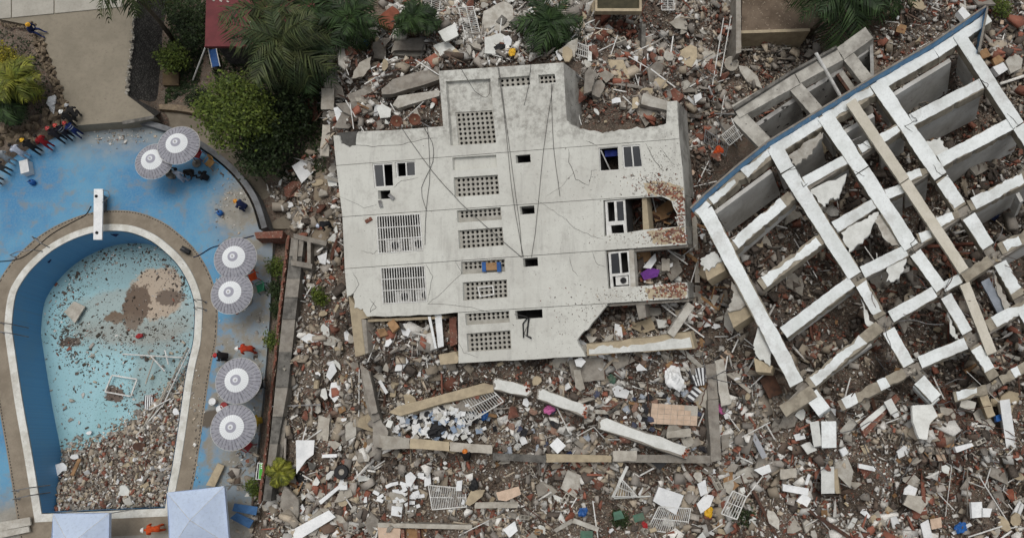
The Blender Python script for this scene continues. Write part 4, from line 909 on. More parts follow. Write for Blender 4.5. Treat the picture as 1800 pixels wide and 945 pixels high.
tree('broadleaf_tree', P(505, 185, -1.1), [B(480,160,2.2,1.3),B(520,170,2.0,1.2),B(505,200,1.6,1.2),B(540,135,1.8,1.1),B(470,195,1.6,1.0),B(530,215,1.0,.9)], 5200, .2, M_LEAFD, 'dark tree mass between the dull palm and the rubble edge', seed=23)
tree('shrub', P(300, 103, -1.1), [B(290,98,.2,.6),B(308,95,.4,.7),B(300,112,.3,.6),B(318,106,.1,.5)], 2200, .16, M_LEAF, 'round green shrub beside the battered stone wall', 'shrub', 24, .06)
tree('shrub', P(330, 60, -1.1), [B(325,40,.2,.8),B(345,60,.3,.9),B(330,75,0,.7),B(310,20,.4,1.0),B(345,20,.3,1.0)], 2600, .16, M_LEAFD, 'dark shrubs in the shade left of the red roof', 'shrub', 25, .06)
tree('shrub', P(5, 105, .8), [B(2,95,1.6,.7),B(14,108,1.5,.6)], 1400, .14, M_LEAFY, 'yellow green shrub at the left edge of the bed', 'shrub', 26, .05)
tree('shrub', P(350, 178, -1.1), [B(340,175,-.5,.6),B(365,180,-.4,.6),B(350,165,-.4,.5)], 1400, .13, M_LEAFD, 'low dark shrub at the edge of the garden path', 'shrub', 27, .05)
for i, (x, y, z, r_, lab) in enumerate([(484,470,.3,.55,'green creeper on the boundary wall by the upper deck parasols'), (486,510,.2,.5,'green creeper hanging behind the green chair'), (480,598,.3,.5,'small dark bush on the boundary wall near the kneeling helpers'), (487,545,.2,.35,'thin creeper halfway along the boundary wall'), (560,520,.4,.4,'weeds in the trench beside the boundary wall'), (1310,905,1.0,.6,'dark shrub in the lower rubble beside the bent white grille'), (445,858,.1,.35,'sparse weed near the blue boards'), (1090,915,1.0,.45,'green leafy patch among blocks at the bottom'), (1760,15,4.2,.5,'green weeds above the blue parapet end'), (1000,60,3.4,.9,'leafy weeds right of the palm above the block'),(800,20,1.6,.5,'weeds growing behind the white railings')]):
    tree('shrub', P(x, y, z - .3), [B(x-3,y-5,z,r_),B(x+3,y+6,z,r_*.9),B(x,y,z+.2,r_*.8)], 700, .12, M_LEAFD if i % 2 else M_LEAF, lab, 'shrub', 40 + i, .03)
def grass(name, poly, n, label, seed, h=.18, m=M_LEAFD):
    rs = np.random.RandomState(seed); xs = [p[0] for p in poly]; ys = [p[1] for p in poly]; pts_ = []
    while len(pts_) < n:
        x, y = rs.uniform(min(xs), max(xs)), rs.uniform(min(ys), max(ys))
        if pip(x, y, poly): pts_.append((x, y))
    a = np.array(pts_); X_, Y_, Z_ = Gv(a[:, 0], a[:, 1]); p = np.stack([X_, Y_, Z_ + .04], 1); R = rand_rot(n, .8); s = h * rs.uniform(.5, 1.5, (n, 1))
    v = np.einsum('nij,vj->nvi', R, LEAFS[0]) * s[:, :, None] + p[:, None]; f = np.arange(4 * n).reshape(n, 4)
    me = bpy.data.meshes.new(name); np_mesh(me, v.reshape(-1, 3), f); me.materials.append(m); tint_mesh(me, np.repeat(rs.uniform(.4, 1.3, n), 4))
    o = bpy.data.objects.new(name, me); COL.objects.link(o); tag(o, label, 'ground cover', None, 'stuff')
grass('ground_cover', [(290,-20),(360,-20),(360,90),(350,150),(290,185),(298,60)], 3500, 'dark ground cover in the shaded garden by the stone wall', 1)
grass('ground_cover', [(360,85),(440,85),(570,90),(575,300),(520,330),(470,300),(380,150)], 6000, 'dark undergrowth under the garden trees', 2)
grass('ground_cover', [(0,50),(60,75),(95,180),(60,215),(0,230)], 900, 'sparse weeds in the planted bed', 3, .14)
grass('ground_cover', [(990,30),(1045,20),(1045,90),(1005,100)], 700, 'weeds in the rubble right of the upper palm', 4, .14)
# ------------------------------------------------------------------ parasols and gazebos
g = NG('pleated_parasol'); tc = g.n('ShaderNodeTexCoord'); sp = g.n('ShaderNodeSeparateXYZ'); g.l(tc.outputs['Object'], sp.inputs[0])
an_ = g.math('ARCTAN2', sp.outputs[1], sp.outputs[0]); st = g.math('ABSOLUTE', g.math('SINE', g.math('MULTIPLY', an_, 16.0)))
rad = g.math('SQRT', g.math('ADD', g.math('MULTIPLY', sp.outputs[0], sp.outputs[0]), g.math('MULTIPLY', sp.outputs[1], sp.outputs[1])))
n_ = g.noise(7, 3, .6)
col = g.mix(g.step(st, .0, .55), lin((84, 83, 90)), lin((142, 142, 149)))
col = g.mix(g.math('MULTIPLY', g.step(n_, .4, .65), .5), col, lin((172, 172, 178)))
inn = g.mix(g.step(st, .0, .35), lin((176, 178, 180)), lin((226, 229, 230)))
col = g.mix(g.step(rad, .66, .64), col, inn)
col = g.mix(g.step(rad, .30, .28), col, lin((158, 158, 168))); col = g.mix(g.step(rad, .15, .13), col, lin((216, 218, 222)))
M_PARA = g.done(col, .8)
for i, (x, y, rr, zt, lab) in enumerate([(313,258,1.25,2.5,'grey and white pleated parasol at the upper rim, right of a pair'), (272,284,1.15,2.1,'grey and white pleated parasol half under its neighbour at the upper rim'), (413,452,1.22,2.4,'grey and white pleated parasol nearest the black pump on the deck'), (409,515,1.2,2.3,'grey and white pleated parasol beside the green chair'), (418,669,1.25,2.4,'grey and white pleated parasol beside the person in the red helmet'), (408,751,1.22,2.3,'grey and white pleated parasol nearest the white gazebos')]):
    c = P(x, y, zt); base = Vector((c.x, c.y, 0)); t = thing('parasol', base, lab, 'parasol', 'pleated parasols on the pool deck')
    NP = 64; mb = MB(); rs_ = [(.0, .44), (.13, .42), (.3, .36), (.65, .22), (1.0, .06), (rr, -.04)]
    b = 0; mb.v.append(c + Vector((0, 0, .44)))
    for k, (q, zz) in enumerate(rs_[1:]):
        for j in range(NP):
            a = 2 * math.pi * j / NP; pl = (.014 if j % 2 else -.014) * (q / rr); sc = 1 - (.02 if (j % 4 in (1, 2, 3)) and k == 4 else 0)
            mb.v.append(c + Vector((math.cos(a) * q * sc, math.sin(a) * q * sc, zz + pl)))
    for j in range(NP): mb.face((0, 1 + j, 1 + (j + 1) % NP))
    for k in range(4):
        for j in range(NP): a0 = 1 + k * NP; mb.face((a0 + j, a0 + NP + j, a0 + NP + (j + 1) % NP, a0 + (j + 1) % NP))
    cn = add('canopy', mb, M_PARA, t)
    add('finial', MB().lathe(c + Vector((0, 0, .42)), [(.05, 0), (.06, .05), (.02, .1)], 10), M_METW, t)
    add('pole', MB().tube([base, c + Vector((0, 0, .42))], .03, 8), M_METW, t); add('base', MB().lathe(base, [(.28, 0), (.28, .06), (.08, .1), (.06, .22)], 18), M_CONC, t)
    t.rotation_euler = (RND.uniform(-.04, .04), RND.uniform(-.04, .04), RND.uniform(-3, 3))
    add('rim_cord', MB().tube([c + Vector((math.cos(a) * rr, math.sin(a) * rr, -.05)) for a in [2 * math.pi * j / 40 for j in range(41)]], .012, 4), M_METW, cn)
M_TENT = mat('lavender_white_canvas', (192, 206, 226), (182, 196, 218), .8, .8, .02, .12)
def gazebo(q, z, peak, label):
    q = [P(x, y, z) for x, y in q]; c = sum(q, Vector()) / 4; t = thing('gazebo', (c.x, c.y, 0), label, 'gazebo'); pk = c + Vector((0, 0, peak)); mb = MB(); N = 8
    for i in range(4):
        a, b = q[i], q[(i+1) % 4]; rows = []
        for k in range(N + 1):
            s = k / N; row = []
            for j in range(N + 1):
                u = j / N; e = a.lerp(b, u); p = e.lerp(pk, s); sag = -.10 * math.sin(math.pi * u) * (1 - s) * math.sin(math.pi * min(1, s + .3)); p = p + Vector((0, 0, sag)); row.append(p)
            rows.append(row)
        for k in range(N):
            for j in range(N): mb.quad(rows[k][j], rows[k][j+1], rows[k+1][j+1], rows[k+1][j])
    cn = add('canopy', mb, M_TENT, t)
    mb = MB()
    for i in range(4):
        a, b = q[i], q[(i+1) % 4]
        for j in range(8):
            p0, p1 = a.lerp(b, j / 8), a.lerp(b, (j + 1) / 8); o_ = Vector((0, 0, 0)); mb.quad(p0, p1, p1 + Vector((0, 0, -.22)), p0 + Vector((0, 0, -.22)))
    add('valance', mb, M_TENT, t)
    for i in range(4): add('leg', MB().bar(Vector((q[i].x, q[i].y, 0)) * 1.0 + (c - q[i]) * .02, q[i] + (c - q[i]) * .02, .05, .05, Vector((1, 0, 0))), M_METW, t)
    add('frame', MB().bar(q[0].lerp(c, .03), q[2].lerp(c, .03), .03, .03), M_STEEL, t)
    mb = MB()
    for i in range(4): mb.tube([q[i], q[i].lerp(pk, .5) + Vector((0, 0, .0)), pk], .012, 4)
    add('ridge_seam', mb, M_METW, cn)
gazebo([(293,865),(394,853.5),(403,957),(298,968)], 2.5, .85, 'white gazebo nearer the boundary wall beside the blue boards')
gazebo([(93,902),(192,901),(190,1004),(86,1006)], 2.5, .85, 'white gazebo at the bottom left corner of the pool')

# ------------------------------------------------------------------ people
def body_mesh(name, J, E, parts):
    """J: joint -> (x,y,z,r); E: edges; parts: edge index -> material slot"""
    names = list(J); me = bpy.data.meshes.new(name); me.from_pydata([J[k][:3] for k in names], [(names.index(a), names.index(b)) for a, b in E], [])
    o = bpy.data.objects.new('tmp', me); COL.objects.link(o); sk = o.modifiers.new('s', 'SKIN'); sk.use_smooth_shade = True
    for i, k in enumerate(names):
        d = me.skin_vertices[0].data[i]; r = J[k][3]; d.radius = (r, r) if not isinstance(r, tuple) else r; d.use_root = (k == 'pel')
    sb = o.modifiers.new('u', 'SUBSURF'); sb.levels = sb.render_levels = 1
    dg = bpy.context.evaluated_depsgraph_get(); ev = o.evaluated_get(dg); m2 = bpy.data.meshes.new_from_object(ev); m2.name = name
    bpy.data.objects.remove(o)
    segs = [(Vector(J[a][:3]), Vector(J[b][:3]), parts[i]) for i, (a, b) in enumerate(E)]
    for p in m2.polygons:
        c = p.center; best = 9; bi = 0
        for a, b, s in segs:
            t = max(0, min(1, (c - a).dot(b - a) / max(1e-6, (b - a).length_squared))); d = (c - (a + (b - a) * t)).length
            if d < best: best = d; bi = s
        p.material_index = bi; p.use_smooth = True
    return m2
def pose(lean=.1, arms='down', legs='stand', head=0.0):
    J = {}; hz = .92 if legs == 'stand' else (.30 if legs == 'sit' else .55)
    J['pel'] = (0, 0, hz, (.15, .13)); cl, sl = math.cos(lean), math.sin(lean)
    def up(h, x=0, y=0): return (x, sl * h + y * cl, hz + cl * h - y * sl)
    J['waist'] = up(.2) + ((.14, .12),); J['chest'] = up(.4) + ((.17, .13),); J['neck'] = up(.55) + (.06,); J['head'] = up(.68, 0, .03 + head) + ((.09, .10),); J['crown'] = up(.80, 0, .03 + head) + (.07,); J['nose'] = up(.68, 0, .13 + head) + (.02,)
    E = [('pel','waist'),('waist','chest'),('chest','neck'),('neck','head'),('head','crown'),('head','nose')]; M = [0, 0, 0, 2, 2, 2]
    for s, n in ((-1, 'l'), (1, 'r')):
        J['sh'+n] = up(.5, s * .19) + (.075,)
        if arms == 'down': el, wr, ha = up(.22, s * .27, .03), up(.0, s * .28, .12), up(-.09, s * .27, .16)
        elif arms == 'fwd': el, wr, ha = up(.32, s * .26, .2), up(.3, s * .2, .44), up(.3, s * .17, .53)
        else: el, wr, ha = up(.24, s * .3, .08), up(.12, s * .12, .24), up(.12, s * .05, .27)
        J['el'+n] = el + (.055,); J['wr'+n] = wr + (.04,); J['ha'+n] = ha + ((.045, .03),); J['th'+n] = tuple(a + b for a, b in zip(wr, (-s * .04, .05, .02))) + (.016,)
        E += [('chest','sh'+n),('sh'+n,'el'+n),('el'+n,'wr'+n),('wr'+n,'ha'+n),('wr'+n,'th'+n)]; M += [0, 0, 2, 2, 2]
        J['hip'+n] = (s * .1, 0, hz - .05, .1)
        if legs == 'stand': kn, an2, to = (s * .12, .03 + (.1 if s > 0 else 0), .48), (s * .13, -.03 + (.12 if s > 0 else 0), .09), (s * .15, .17 + (.12 if s > 0 else 0), .05)
        elif legs == 'sit': kn, an2, to = (s * .16, .42, hz + .08), (s * .18, .62, .1 if hz > .2 else .05), (s * .2, .82, .06)
        else: kn, an2, to = (s * .2, .36, .5), (s * .18, .1, .1), (s * .2, .3, .05)
        J['kn'+n] = kn + (.075,); J['an'+n] = an2 + (.05,); J['to'+n] = to + ((.045, .035),)
        E += [('pel','hip'+n),('hip'+n,'kn'+n),('kn'+n,'an'+n),('an'+n,'to'+n)]; M += [1, 1, 1, 3]
    return J, E, M
POSES = {'stand': pose(.08), 'lean': pose(.45, 'fwd'), 'lean2': pose(.3, 'in'), 'bend': pose(1.0, 'fwd'), 'sit': pose(.25, 'in', 'sit'), 'crouch': pose(.6, 'fwd', 'crouch')}
BODY = {k: (body_mesh('body_' + k, *v), v[0]) for k, v in POSES.items()}
def cloth(c): return mat('cloth_%d_%d_%d' % c, c, tuple(int(x * .8) for x in c), 7, .9, .0, .2)
M_SKIN = mat('brown_skin', (148, 104, 80), (128, 88, 66), 5, .7, 0, .1); M_HAIR = mat('dark_hair', (34, 28, 26), (24, 20, 18), 9, .7, 0, .3); M_SHOE = mat('dark_shoe', (38, 36, 36), (28, 26, 26), 5, .7, 0, .1)
def dome(c, r, up, prof): return prof
def person(px, py, z, face, ps, shirt, trous, label, hat=None, vest=None, sc=1.0):
    """face: direction in the picture (dx, dy) the person looks"""
    base = P(px, py, z); az = math.atan2(-face[1], face[0]) - math.pi / 2
    t = thing('person', base, label, 'person'); me, J = BODY[ps]; me = me.copy(); me.materials.clear()
    for m in (cloth(shirt), cloth(trous), M_SKIN, M_SHOE): me.materials.append(m)
    o = place('body', me, base, (0, 0, az), (sc,) * 3, t)
    R = Matrix.Rotation(az, 3, 'Z'); hd = Vector(J['head'][:3]); cr = Vector(J['crown'][:3]); ax = (cr - hd).normalized()
    q = ax.to_track_quat('Z', 'Y').to_matrix()
    def cap(name, m, rr, z0, z1, brim):
        mb = MB(); prof = [(rr * math.cos(k * math.pi / 10), z0 + (z1 - z0) * math.sin(k * math.pi / 10)) for k in range(5)] + [(.01, z1)]
        if brim: prof = [(rr + brim, z0 - .005), (rr + brim, z0 + .012)] + prof
        mb.lathe((0, 0, 0), prof, 14); mb.v = [base + R @ ((q @ v + hd) * sc) for v in mb.v]; add(name, mb, m, t, smooth=True)
    if hat: cap('helmet', mat('helmet_%d_%d_%d' % hat, hat, None, 3, .4, 0, 0, spec=.5), .125, .03, .17, .025)
    else: cap('hair', M_HAIR, .112, .0, .145, 0)
    if vest:
        for hh in (.28, .42):
            mb = MB(); w0 = Vector(J['waist'][:3]); c0 = Vector(J['chest'][:3]); a2 = (c0 - w0).normalized(); q2 = a2.to_track_quat('Z', 'Y').to_matrix(); mb.lathe((0, 0, 0), [(.185, -.02), (.19, .02)], 14, cap=False)
            mb.v = [base + R @ ((q2 @ Vector((v.x, v.y * .8, v.z)) + w0 + a2 * (hh - .2)) * sc) for v in mb.v]; add('reflective_band', mb, cloth(vest), t)
    return t
DKN, BLK, GRY, RED, KHA = (34, 40, 66), (34, 33, 34), (150, 150, 150), (150, 34, 34), (132, 122, 102)
UL = (-.8, -.6)
person(147, 241, 0, UL, 'lean', (32, 50, 104), (32, 50, 104), 'person in blue coverall with reflective bands and red helmet by the yard corner', (176, 48, 40), (190, 196, 200))
person(131, 245, 0, UL, 'lean', (32, 32, 44), BLK, 'person in dark clothes and red helmet next to the blue coverall', (182, 62, 52), (170, 172, 174))
person(118, 250, 0, UL, 'lean', (40, 38, 44), (54, 50, 48), 'person in dark clothes with a red cap leaning on the bank', (176, 60, 60))
person(96, 262, 0, UL, 'lean2', (160, 36, 40), (40, 42, 54), 'person in a red top leaning on the bank')
person(75, 270, 0, UL, 'lean', (36, 35, 36), (42, 42, 46), 'person in black with a yellow helmet leaning on the bank', (222, 172, 36))
person(54, 279, 0, UL, 'lean', (206, 212, 226), (32, 36, 52), 'person in a pale shirt right above the white cool box')
person(29, 288, 0, UL, 'lean2', (178, 182, 184), (52, 48, 46), 'person in a light grey shirt near the left edge')
person(22, 305, 0, UL, 'lean2', (84, 82, 80), (56, 52, 50), 'person in dull grey clothes near the left edge')
person(7, 321, 0, UL, 'stand', (60, 56, 56), (40, 38, 38), 'leftmost person, dark clothes, cut by the left edge', (230, 230, 228))
person(140, 221, .6, UL, 'lean2', (48, 46, 44), (46, 44, 42), 'person in dark clothes with white helmet at the yard corner', (226, 226, 222))
person(141, 210, .9, (-.5, -.9), 'crouch', (58, 56, 54), (48, 46, 44), 'person with grey cap crouching on the yard corner', (168, 170, 172))
person(62, 58, .95, (1, .25), 'sit', (36, 48, 92), (36, 46, 88), 'person in blue overalls and yellow helmet sitting on the stone wall', (224, 168, 36))
person(328, 321, 0, (.1, -1), 'lean2', (176, 182, 196), (34, 38, 58), 'person in white and navy standing below the upper parasols')
person(368, 316, 0, (-.9, -.4), 'sit', (34, 34, 38), (34, 34, 38), 'person in black sitting beside the tan chair')
person(300, 312, 0, (.8, -.4), 'crouch', (120, 112, 100), (70, 66, 60), 'person with a white cap crouching at the rim of the upper parasols', (220, 220, 218))
person(343, 305, 0, (-.2, .9), 'crouch', (52, 50, 48), (44, 42, 42), 'person in dark clothes crouching between parasol and tan chair')
person(437, 368, 0, (-.9, -.3), 'crouch', (32, 42, 78), (30, 38, 66), 'person in navy with orange yellow helmet near the curved parapet', (226, 150, 40))
person(452, 616, 0, (-1, .1), 'bend', (178, 62, 36), (138, 130, 112), 'person in orange red top and white helmet bending over the deck', (228, 226, 222), None, 1.05)
person(405, 627, 0, (-.9, .1), 'crouch', (38, 34, 36), (36, 34, 36), 'person in black with red helmet crouching by a parasol', (184, 36, 34))
person(452, 690, 0, (-1, 0), 'sit', (30, 30, 32), (32, 32, 34), 'person in black sitting in the shade of a parasol')
person(462, 738, 0, (-1, .2), 'sit', (176, 146, 50), (60, 56, 44), 'person in yellow sitting beside the lowest parasol')
person(292, 925, 0, (-1, .05), 'bend', (212, 84, 36), (190, 160, 52), 'person in orange jacket, yellow trousers and white helmet between the gazebos', (232, 230, 226))
person(822, 806, 1.25, (-.2, -1), 'crouch', (36, 34, 34), (38, 36, 36), 'person in black with an orange helmet in the rubble below the low wall', (212, 120, 34))
person(585, 400, .05, (-.9, .5), 'bend', (36, 36, 40), (34, 34, 38), 'person in black with a pale helmet beside the fallen block', (196, 204, 220))

# ------------------------------------------------------------------ furniture and small things on the deck
def chair(px, py, z, az, m, label):
    b = P(px, py, z); t = thing('plastic_chair', b, label, 'chair'); R = Matrix.Rotation(az, 3, 'Z')
    def pt(x, y, zz): return b + R @ Vector((x, y, zz))
    add('seat', MB().prism([pt(x, y, .44) for x, y in ((-.24,-.22),(.24,-.22),(.21,.24),(-.21,.24))], Vector((0, 0, -.03))), m, t)
    mb = MB()
    for i in range(6):
        x0, x1 = -.24 + .08 * i + .008, -.24 + .08 * (i + 1) - .008; yy = lambda x: -.22 - .10 * math.cos(x * 5)
        mb.prism([pt(x0, yy(x0), .86), pt(x1, yy(x1), .86), pt(x1, yy(x1) + .1, .46), pt(x0, yy(x0) + .1, .46)], R @ Vector((0, -.02, 0)))
    mb.tube([pt(x, -.24 - .10 * math.cos(x * 5), .88) for x in (-.26, -.15, 0, .15, .26)], .025, 6); add('backrest', mb, m, t)
    for s in (-1, 1):
        add('armrest', MB().tube([pt(s * .26, -.25, .68), pt(s * .29, 0, .66), pt(s * .27, .22, .62), pt(s * .24, .24, .44)], .025, 6), m, t)
        for y in (-.24, .22): add('leg', MB().tube([pt(s * .22, y, .44), pt(s * .27, y * 1.15, 0)], .025, 6), m, t)
M_TANP = mat('tan_plastic', (176, 138, 86), (156, 120, 72), 3, .5, 0, .1)
chair(374, 291, 0, 2.5, M_TANP, 'tan plastic chair by the curved parapet near the upper parasols')
chair(352, 276, 0, 2.9, M_REDP, 'dark red chair under the edge of the upper parasol')
chair(463, 508, 0, 1.9, M_GREEN, 'green plastic chair right of the deck parasols')
chair(440, 783, 0, 1.0, M_REDP, 'red plastic chair beside the lowest parasol')
chair(461, 676, 0, 1.7, M_BLACK, 'black chair right of the parasol with the red helmeted person')
chair(449, 489, 0, 2.0, M_ORANGE, 'orange chair back showing between two stacked parasols')
# white slide-like diving board
b = P(172, 375, 0); t = thing('diving_board', b, 'long white diving board stand reaching over the pool coping', 'diving board')
q = [P(165,332,.8), P(181,332,.8), P(179,421,.8), P(164,421,.8)]
add('board', MB().prism(q, Vector((0, 0, -.1))), M_SHEET, t)
add('pedestal', MB().prism([P(168,340,.66), P(178,340,.66), P(177,366,.66), P(168,366,.66)], Vector((0, 0, -.66))), M_STEEL, t)
add('hand_rail', MB().tube([P(181,334,.8), P(190,336,1.1), P(193,345,1.1), P(180,356,.8)], .025, 6), M_STEEL, t)
for c in ((169.5,345),(170.5,409)): add('bolt_cap', MB().lathe(P(*c, .8), [(.09, 0), (.09, .05), (.05, .09)], 12), M_BLACK, t)
# cool box
b = P(52, 298, 0); t = thing('cool_box', b, 'white cool box on the blue deck below the leaning people', 'cool box')
R = Matrix.Rotation(math.radians(-72), 3, 'Z'); bx, by = R @ Vector((1, 0, 0)), R @ Vector((0, 1, 0))
add('body', MB().box(b + Vector((0, 0, .22)), bx * .42, by * .24, Vector((0, 0, .22))), M_SHEET, t); add('lid', MB().box(b + Vector((0, 0, .47)), bx * .44, by * .26, Vector((0, 0, .035))), M_SHEET, t)
for c, lab in (((60,322),'blue rounded water jar below the white cool box'), ((389,376),'blue rounded water jar near the curved parapet')):
    b = P(*c, 0); t = thing('water_jar', b, lab, 'jar'); add('body', MB().lathe(b, [(.12,0),(.17,.05),(.19,.2),(.15,.33),(.06,.38)], 14), M_BLUE, t, smooth=True); add('cap', MB().lathe(b + Vector((0, 0, .38)), [(.05, 0), (.05, .06)], 10), M_NAVY, t)
    for s in (-1, 1): add('handle', MB().tube([b + Vector((s * .14, 0, .33)), b + Vector((s * .24, 0, .3)), b + Vector((s * .2, 0, .15))], .02, 5), M_BLUE, t)
for c, m, lab in (((378,706), M_SHEET, 'white lidded bucket, upper of two beside the lowest parasols'), ((391,719), M_SHEET, 'white lidded bucket, lower of two beside the lowest parasols'), ((398,713), M_REDP, 'red bucket tucked behind the white buckets')):
    b = P(*c, 0); t = thing('bucket', b, lab, 'bucket'); add('body', MB().lathe(b, [(.15, 0), (.19, .38)], 16), M_METW if m is M_SHEET else m, t); add('lid', MB().lathe(b + Vector((0, 0, .38)), [(.205, 0), (.205, .025), (.17, .03), (.17, .018)], 16), m, t)
    add('handle', MB().tube([b + Vector((-.2, 0, .35)), b + Vector((-.15, -.15, .4)), b + Vector((.15, -.15, .4)), b + Vector((.2, 0, .35))], .01, 4), M_STEEL, t)
b = P(328, 441, 0); t = thing('pump', b, 'black water pump on the brown pool surround', 'pump')
add('housing', MB().abox(b + Vector((0, 0, .16)), .5, .34, .28, -.5), M_BLACK, t); add('motor', MB().tube([b + Vector((.1, -.08, .36)), b + Vector((.38, -.22, .36))], .11, 10), M_BLACK, t); add('handle', MB().tube([b + Vector((-.2, .1, .3)), b + Vector((-.1, .05, .5)), b + Vector((.1, -.05, .5)), b + Vector((.2, -.1, .3))], .02, 5), M_STEEL, t)
add('hose', MB().tube([P(x, y, .04) for x, y in catmull([(340,452),(352,447),(372,435),(392,430),(402,424),(430,418),(446,414)], 4)], .03, 6), M_NAVY, label='dark hose from the pump across the deck', cat='hose')
add('power_cable', MB().tube([P(x, y, .03) for x, y in catmull([(-10,460),(28,456),(52,444),(90,412),(128,390),(150,378),(160,362)], 4)], .025, 5), M_BLACK, label='dark cable running round the pool to the diving board', cat='cable')
def ladder(p0, p1, z0, label):
    a, b_ = P(*p0, 0), P(*p1, 0); t = thing('pool_ladder_rail', a, label, 'handrail'); d = (b_ - a)
    add('rail', MB().tube([a, a + Vector((0, 0, .5)), a + d * .3 + Vector((0, 0, .75)), a + d * .7 + Vector((0, 0, .6)), b_ + Vector((0, 0, -.6))], .03, 6), M_STEEL, t); add('foot_plate', MB().lathe(a, [(.08, 0), (.08, .03)], 10), M_STEEL, t)
ladder((8,569),(38,573),0,'upper steel rail of the pool ladder on the left side'); ladder((8,585),(38,589),0,'lower steel rail of the pool ladder on the left side')
ladder((362,531),(342,529),0,'upper bent steel rail on the right pool edge'); ladder((362,545),(342,543),0,'lower bent steel rail on the right pool edge')
ladder((32,862),(76,853),0,'upper steel rail at the lower left pool corner'); ladder((34,876),(76,866),0,'lower steel rail at the lower left pool corner')
ladder((28,452),(85,440),0,'lower pale rail at the upper left pool curve'); ladder((66,420),(92,438),0,'upper pale rail at the upper left pool curve')
for q, lab in (([(83,451),(90,456),(86,462),(70,456),(74,452)],'small dark blue flag on the upper left pool wall'), ([(184,405),(210,410),(203,416),(190,410)],'dark blue cloth hanging under the diving board')):
    add('wall_flag', MB().prism([P(x, y, -.5) for x, y in q], Vector((0, 0, -.04))), M_NAVY, label=lab, cat='cloth')
# sun lounger, red roofed shed, white pole
b = P(375, 104, -1.0); t = thing('sun_lounger', b, 'blue sun lounger standing under the edge of the red roof', 'sun lounger'); q = [(366,86),(380,84),(387,117),(373,120)]
add('mattress', MB().prism([P(x, y, -.65) for x, y in grow(q, -2)], Vector((0, 0, -.06))), M_BLUE, t)
for a, b_ in ((0, 3), (1, 2)): add('side_rail', MB().bar(P(*q[a], -.68), P(*q[b_], -.68), .05, .08), M_METW, t)
for c in q: add('leg', MB().bar(P(*c, -.7), P(*c, -1.05), .05, .05, Vector((1, 0, 0))), M_METW, t)
t = thing('red_roof_shed', P(450, 20, -1.0), 'low building with a flat dark red roof among palms', 'building')
g = NG('red_roof'); n1 = g.noise(1.2, 5, .6); n2 = g.noise(16, 3, .6)
M_RR = g.done(g.mix(g.math('MULTIPLY', g.step(n2, .45, .7), .4), g.mix(g.step(n1, .35, .65), lin((110, 56, 58)), lin((94, 48, 50))), lin((92, 40, 44))), .8, n2, .2, .01)
rf = add('roof', MB().prism([P(x, y, 1.9) for x, y in [(364,-60),(556,-60),(553,10),(538,42),(500,82),(360,82)]], Vector((0, 0, -.12))), M_RR, t)
add('fascia', MB().bar(P(360, 83, 1.82), P(500, 83, 1.82), .04, .22), M_RR, rf)
for x, y in ((388,2),(400,3),(375,1),(470,30),(440,40)): add('fallen_leaf', MB().prism([P(x+a, y+b_, 1.93) for a, b_ in ((-3,-1),(0,-2),(3,0),(1,2))], Vector((0, 0, -.02))), M_PLASTD, rf)
add('wall', MB().prism([P(x, y, 1.75) for x, y in [(372,-60),(545,-60),(540,20),(500,70),(372,70)]], Vector((0, 0, -2.9))), M_STONEW, t)
add('white_pole', MB().tube([P(339,141,-1.0), P(361,84,1.3)], .05, 6), M_METW, label='white pole leaning against the red roof', cat='pole')
add('planter_slab', MB().prism([P(x, y, -.85) for x, y in [(286,128),(314,127),(314,150),(286,150)]], Vector((0, 0, -.3))), mat('brown_slab', (104, 88, 66), (84, 70, 54), 2, .9, 0, .3), label='brown square slab at the foot of the stone wall', cat='slab')
add('kerb', MB().prism([P(x, y, -.6) for x, y in catmull([(279,183),(310,184),(345,190),(366,200)], 4) + catmull([(362,207),(340,199),(308,194),(279,192)], 4)], Vector((0, 0, -.6))), M_STONEB, label='curved tan kerb between the garden and the path', cat='kerb')
add('drain_grate', MB().prism([P(x, y, .91) for x, y in [(214,213),(270,203),(271,208),(216,219)]], Vector((0, 0, -.02))), M_CONCD, label='dark drain grate along the lower edge of the yard', cat='grate')
# green sign and blue boards
t = thing('sign', P(458, 828, .1), 'green and black sign board with white squares by the small palm', 'sign'); q = [(453,812),(463.5,813),(461,842),(449,842)]
sb_ = add('panel', MB().prism([P(x, y, .6) for x, y in q], Vector((0, 0, -.04))), M_SHEET, t)
add('green_field', MB().prism([P(x, y, .606) for x, y in [(456.5,813.5),(462.6,814),(460.2,841),(454.5,841)]], Vector((0, 0, -.004))), mat('sign_green', (66, 168, 44), (58, 150, 40), 2, .5, 0, 0), sb_)
add('black_field', MB().prism([P(x, y, .606) for x, y in [(453.8,813.5),(455.8,813.6),(453.6,841),(450.4,841)]], Vector((0, 0, -.004))), M_BLACK, sb_)
for y in (815.2, 818.6, 822): add('white_square', MB().prism([P(x, yy, .612) for x, yy in [(458.2,y-1),(460.8,y-.9),(460.6,y+1.1),(458,y+1)]], Vector((0, 0, -.004))), M_SHEET, sb_)
add('post', MB().bar(P(457, 828, .56), P(457, 828, -.2), .06, .06, Vector((1, 0, 0))), M_STEEL, t)
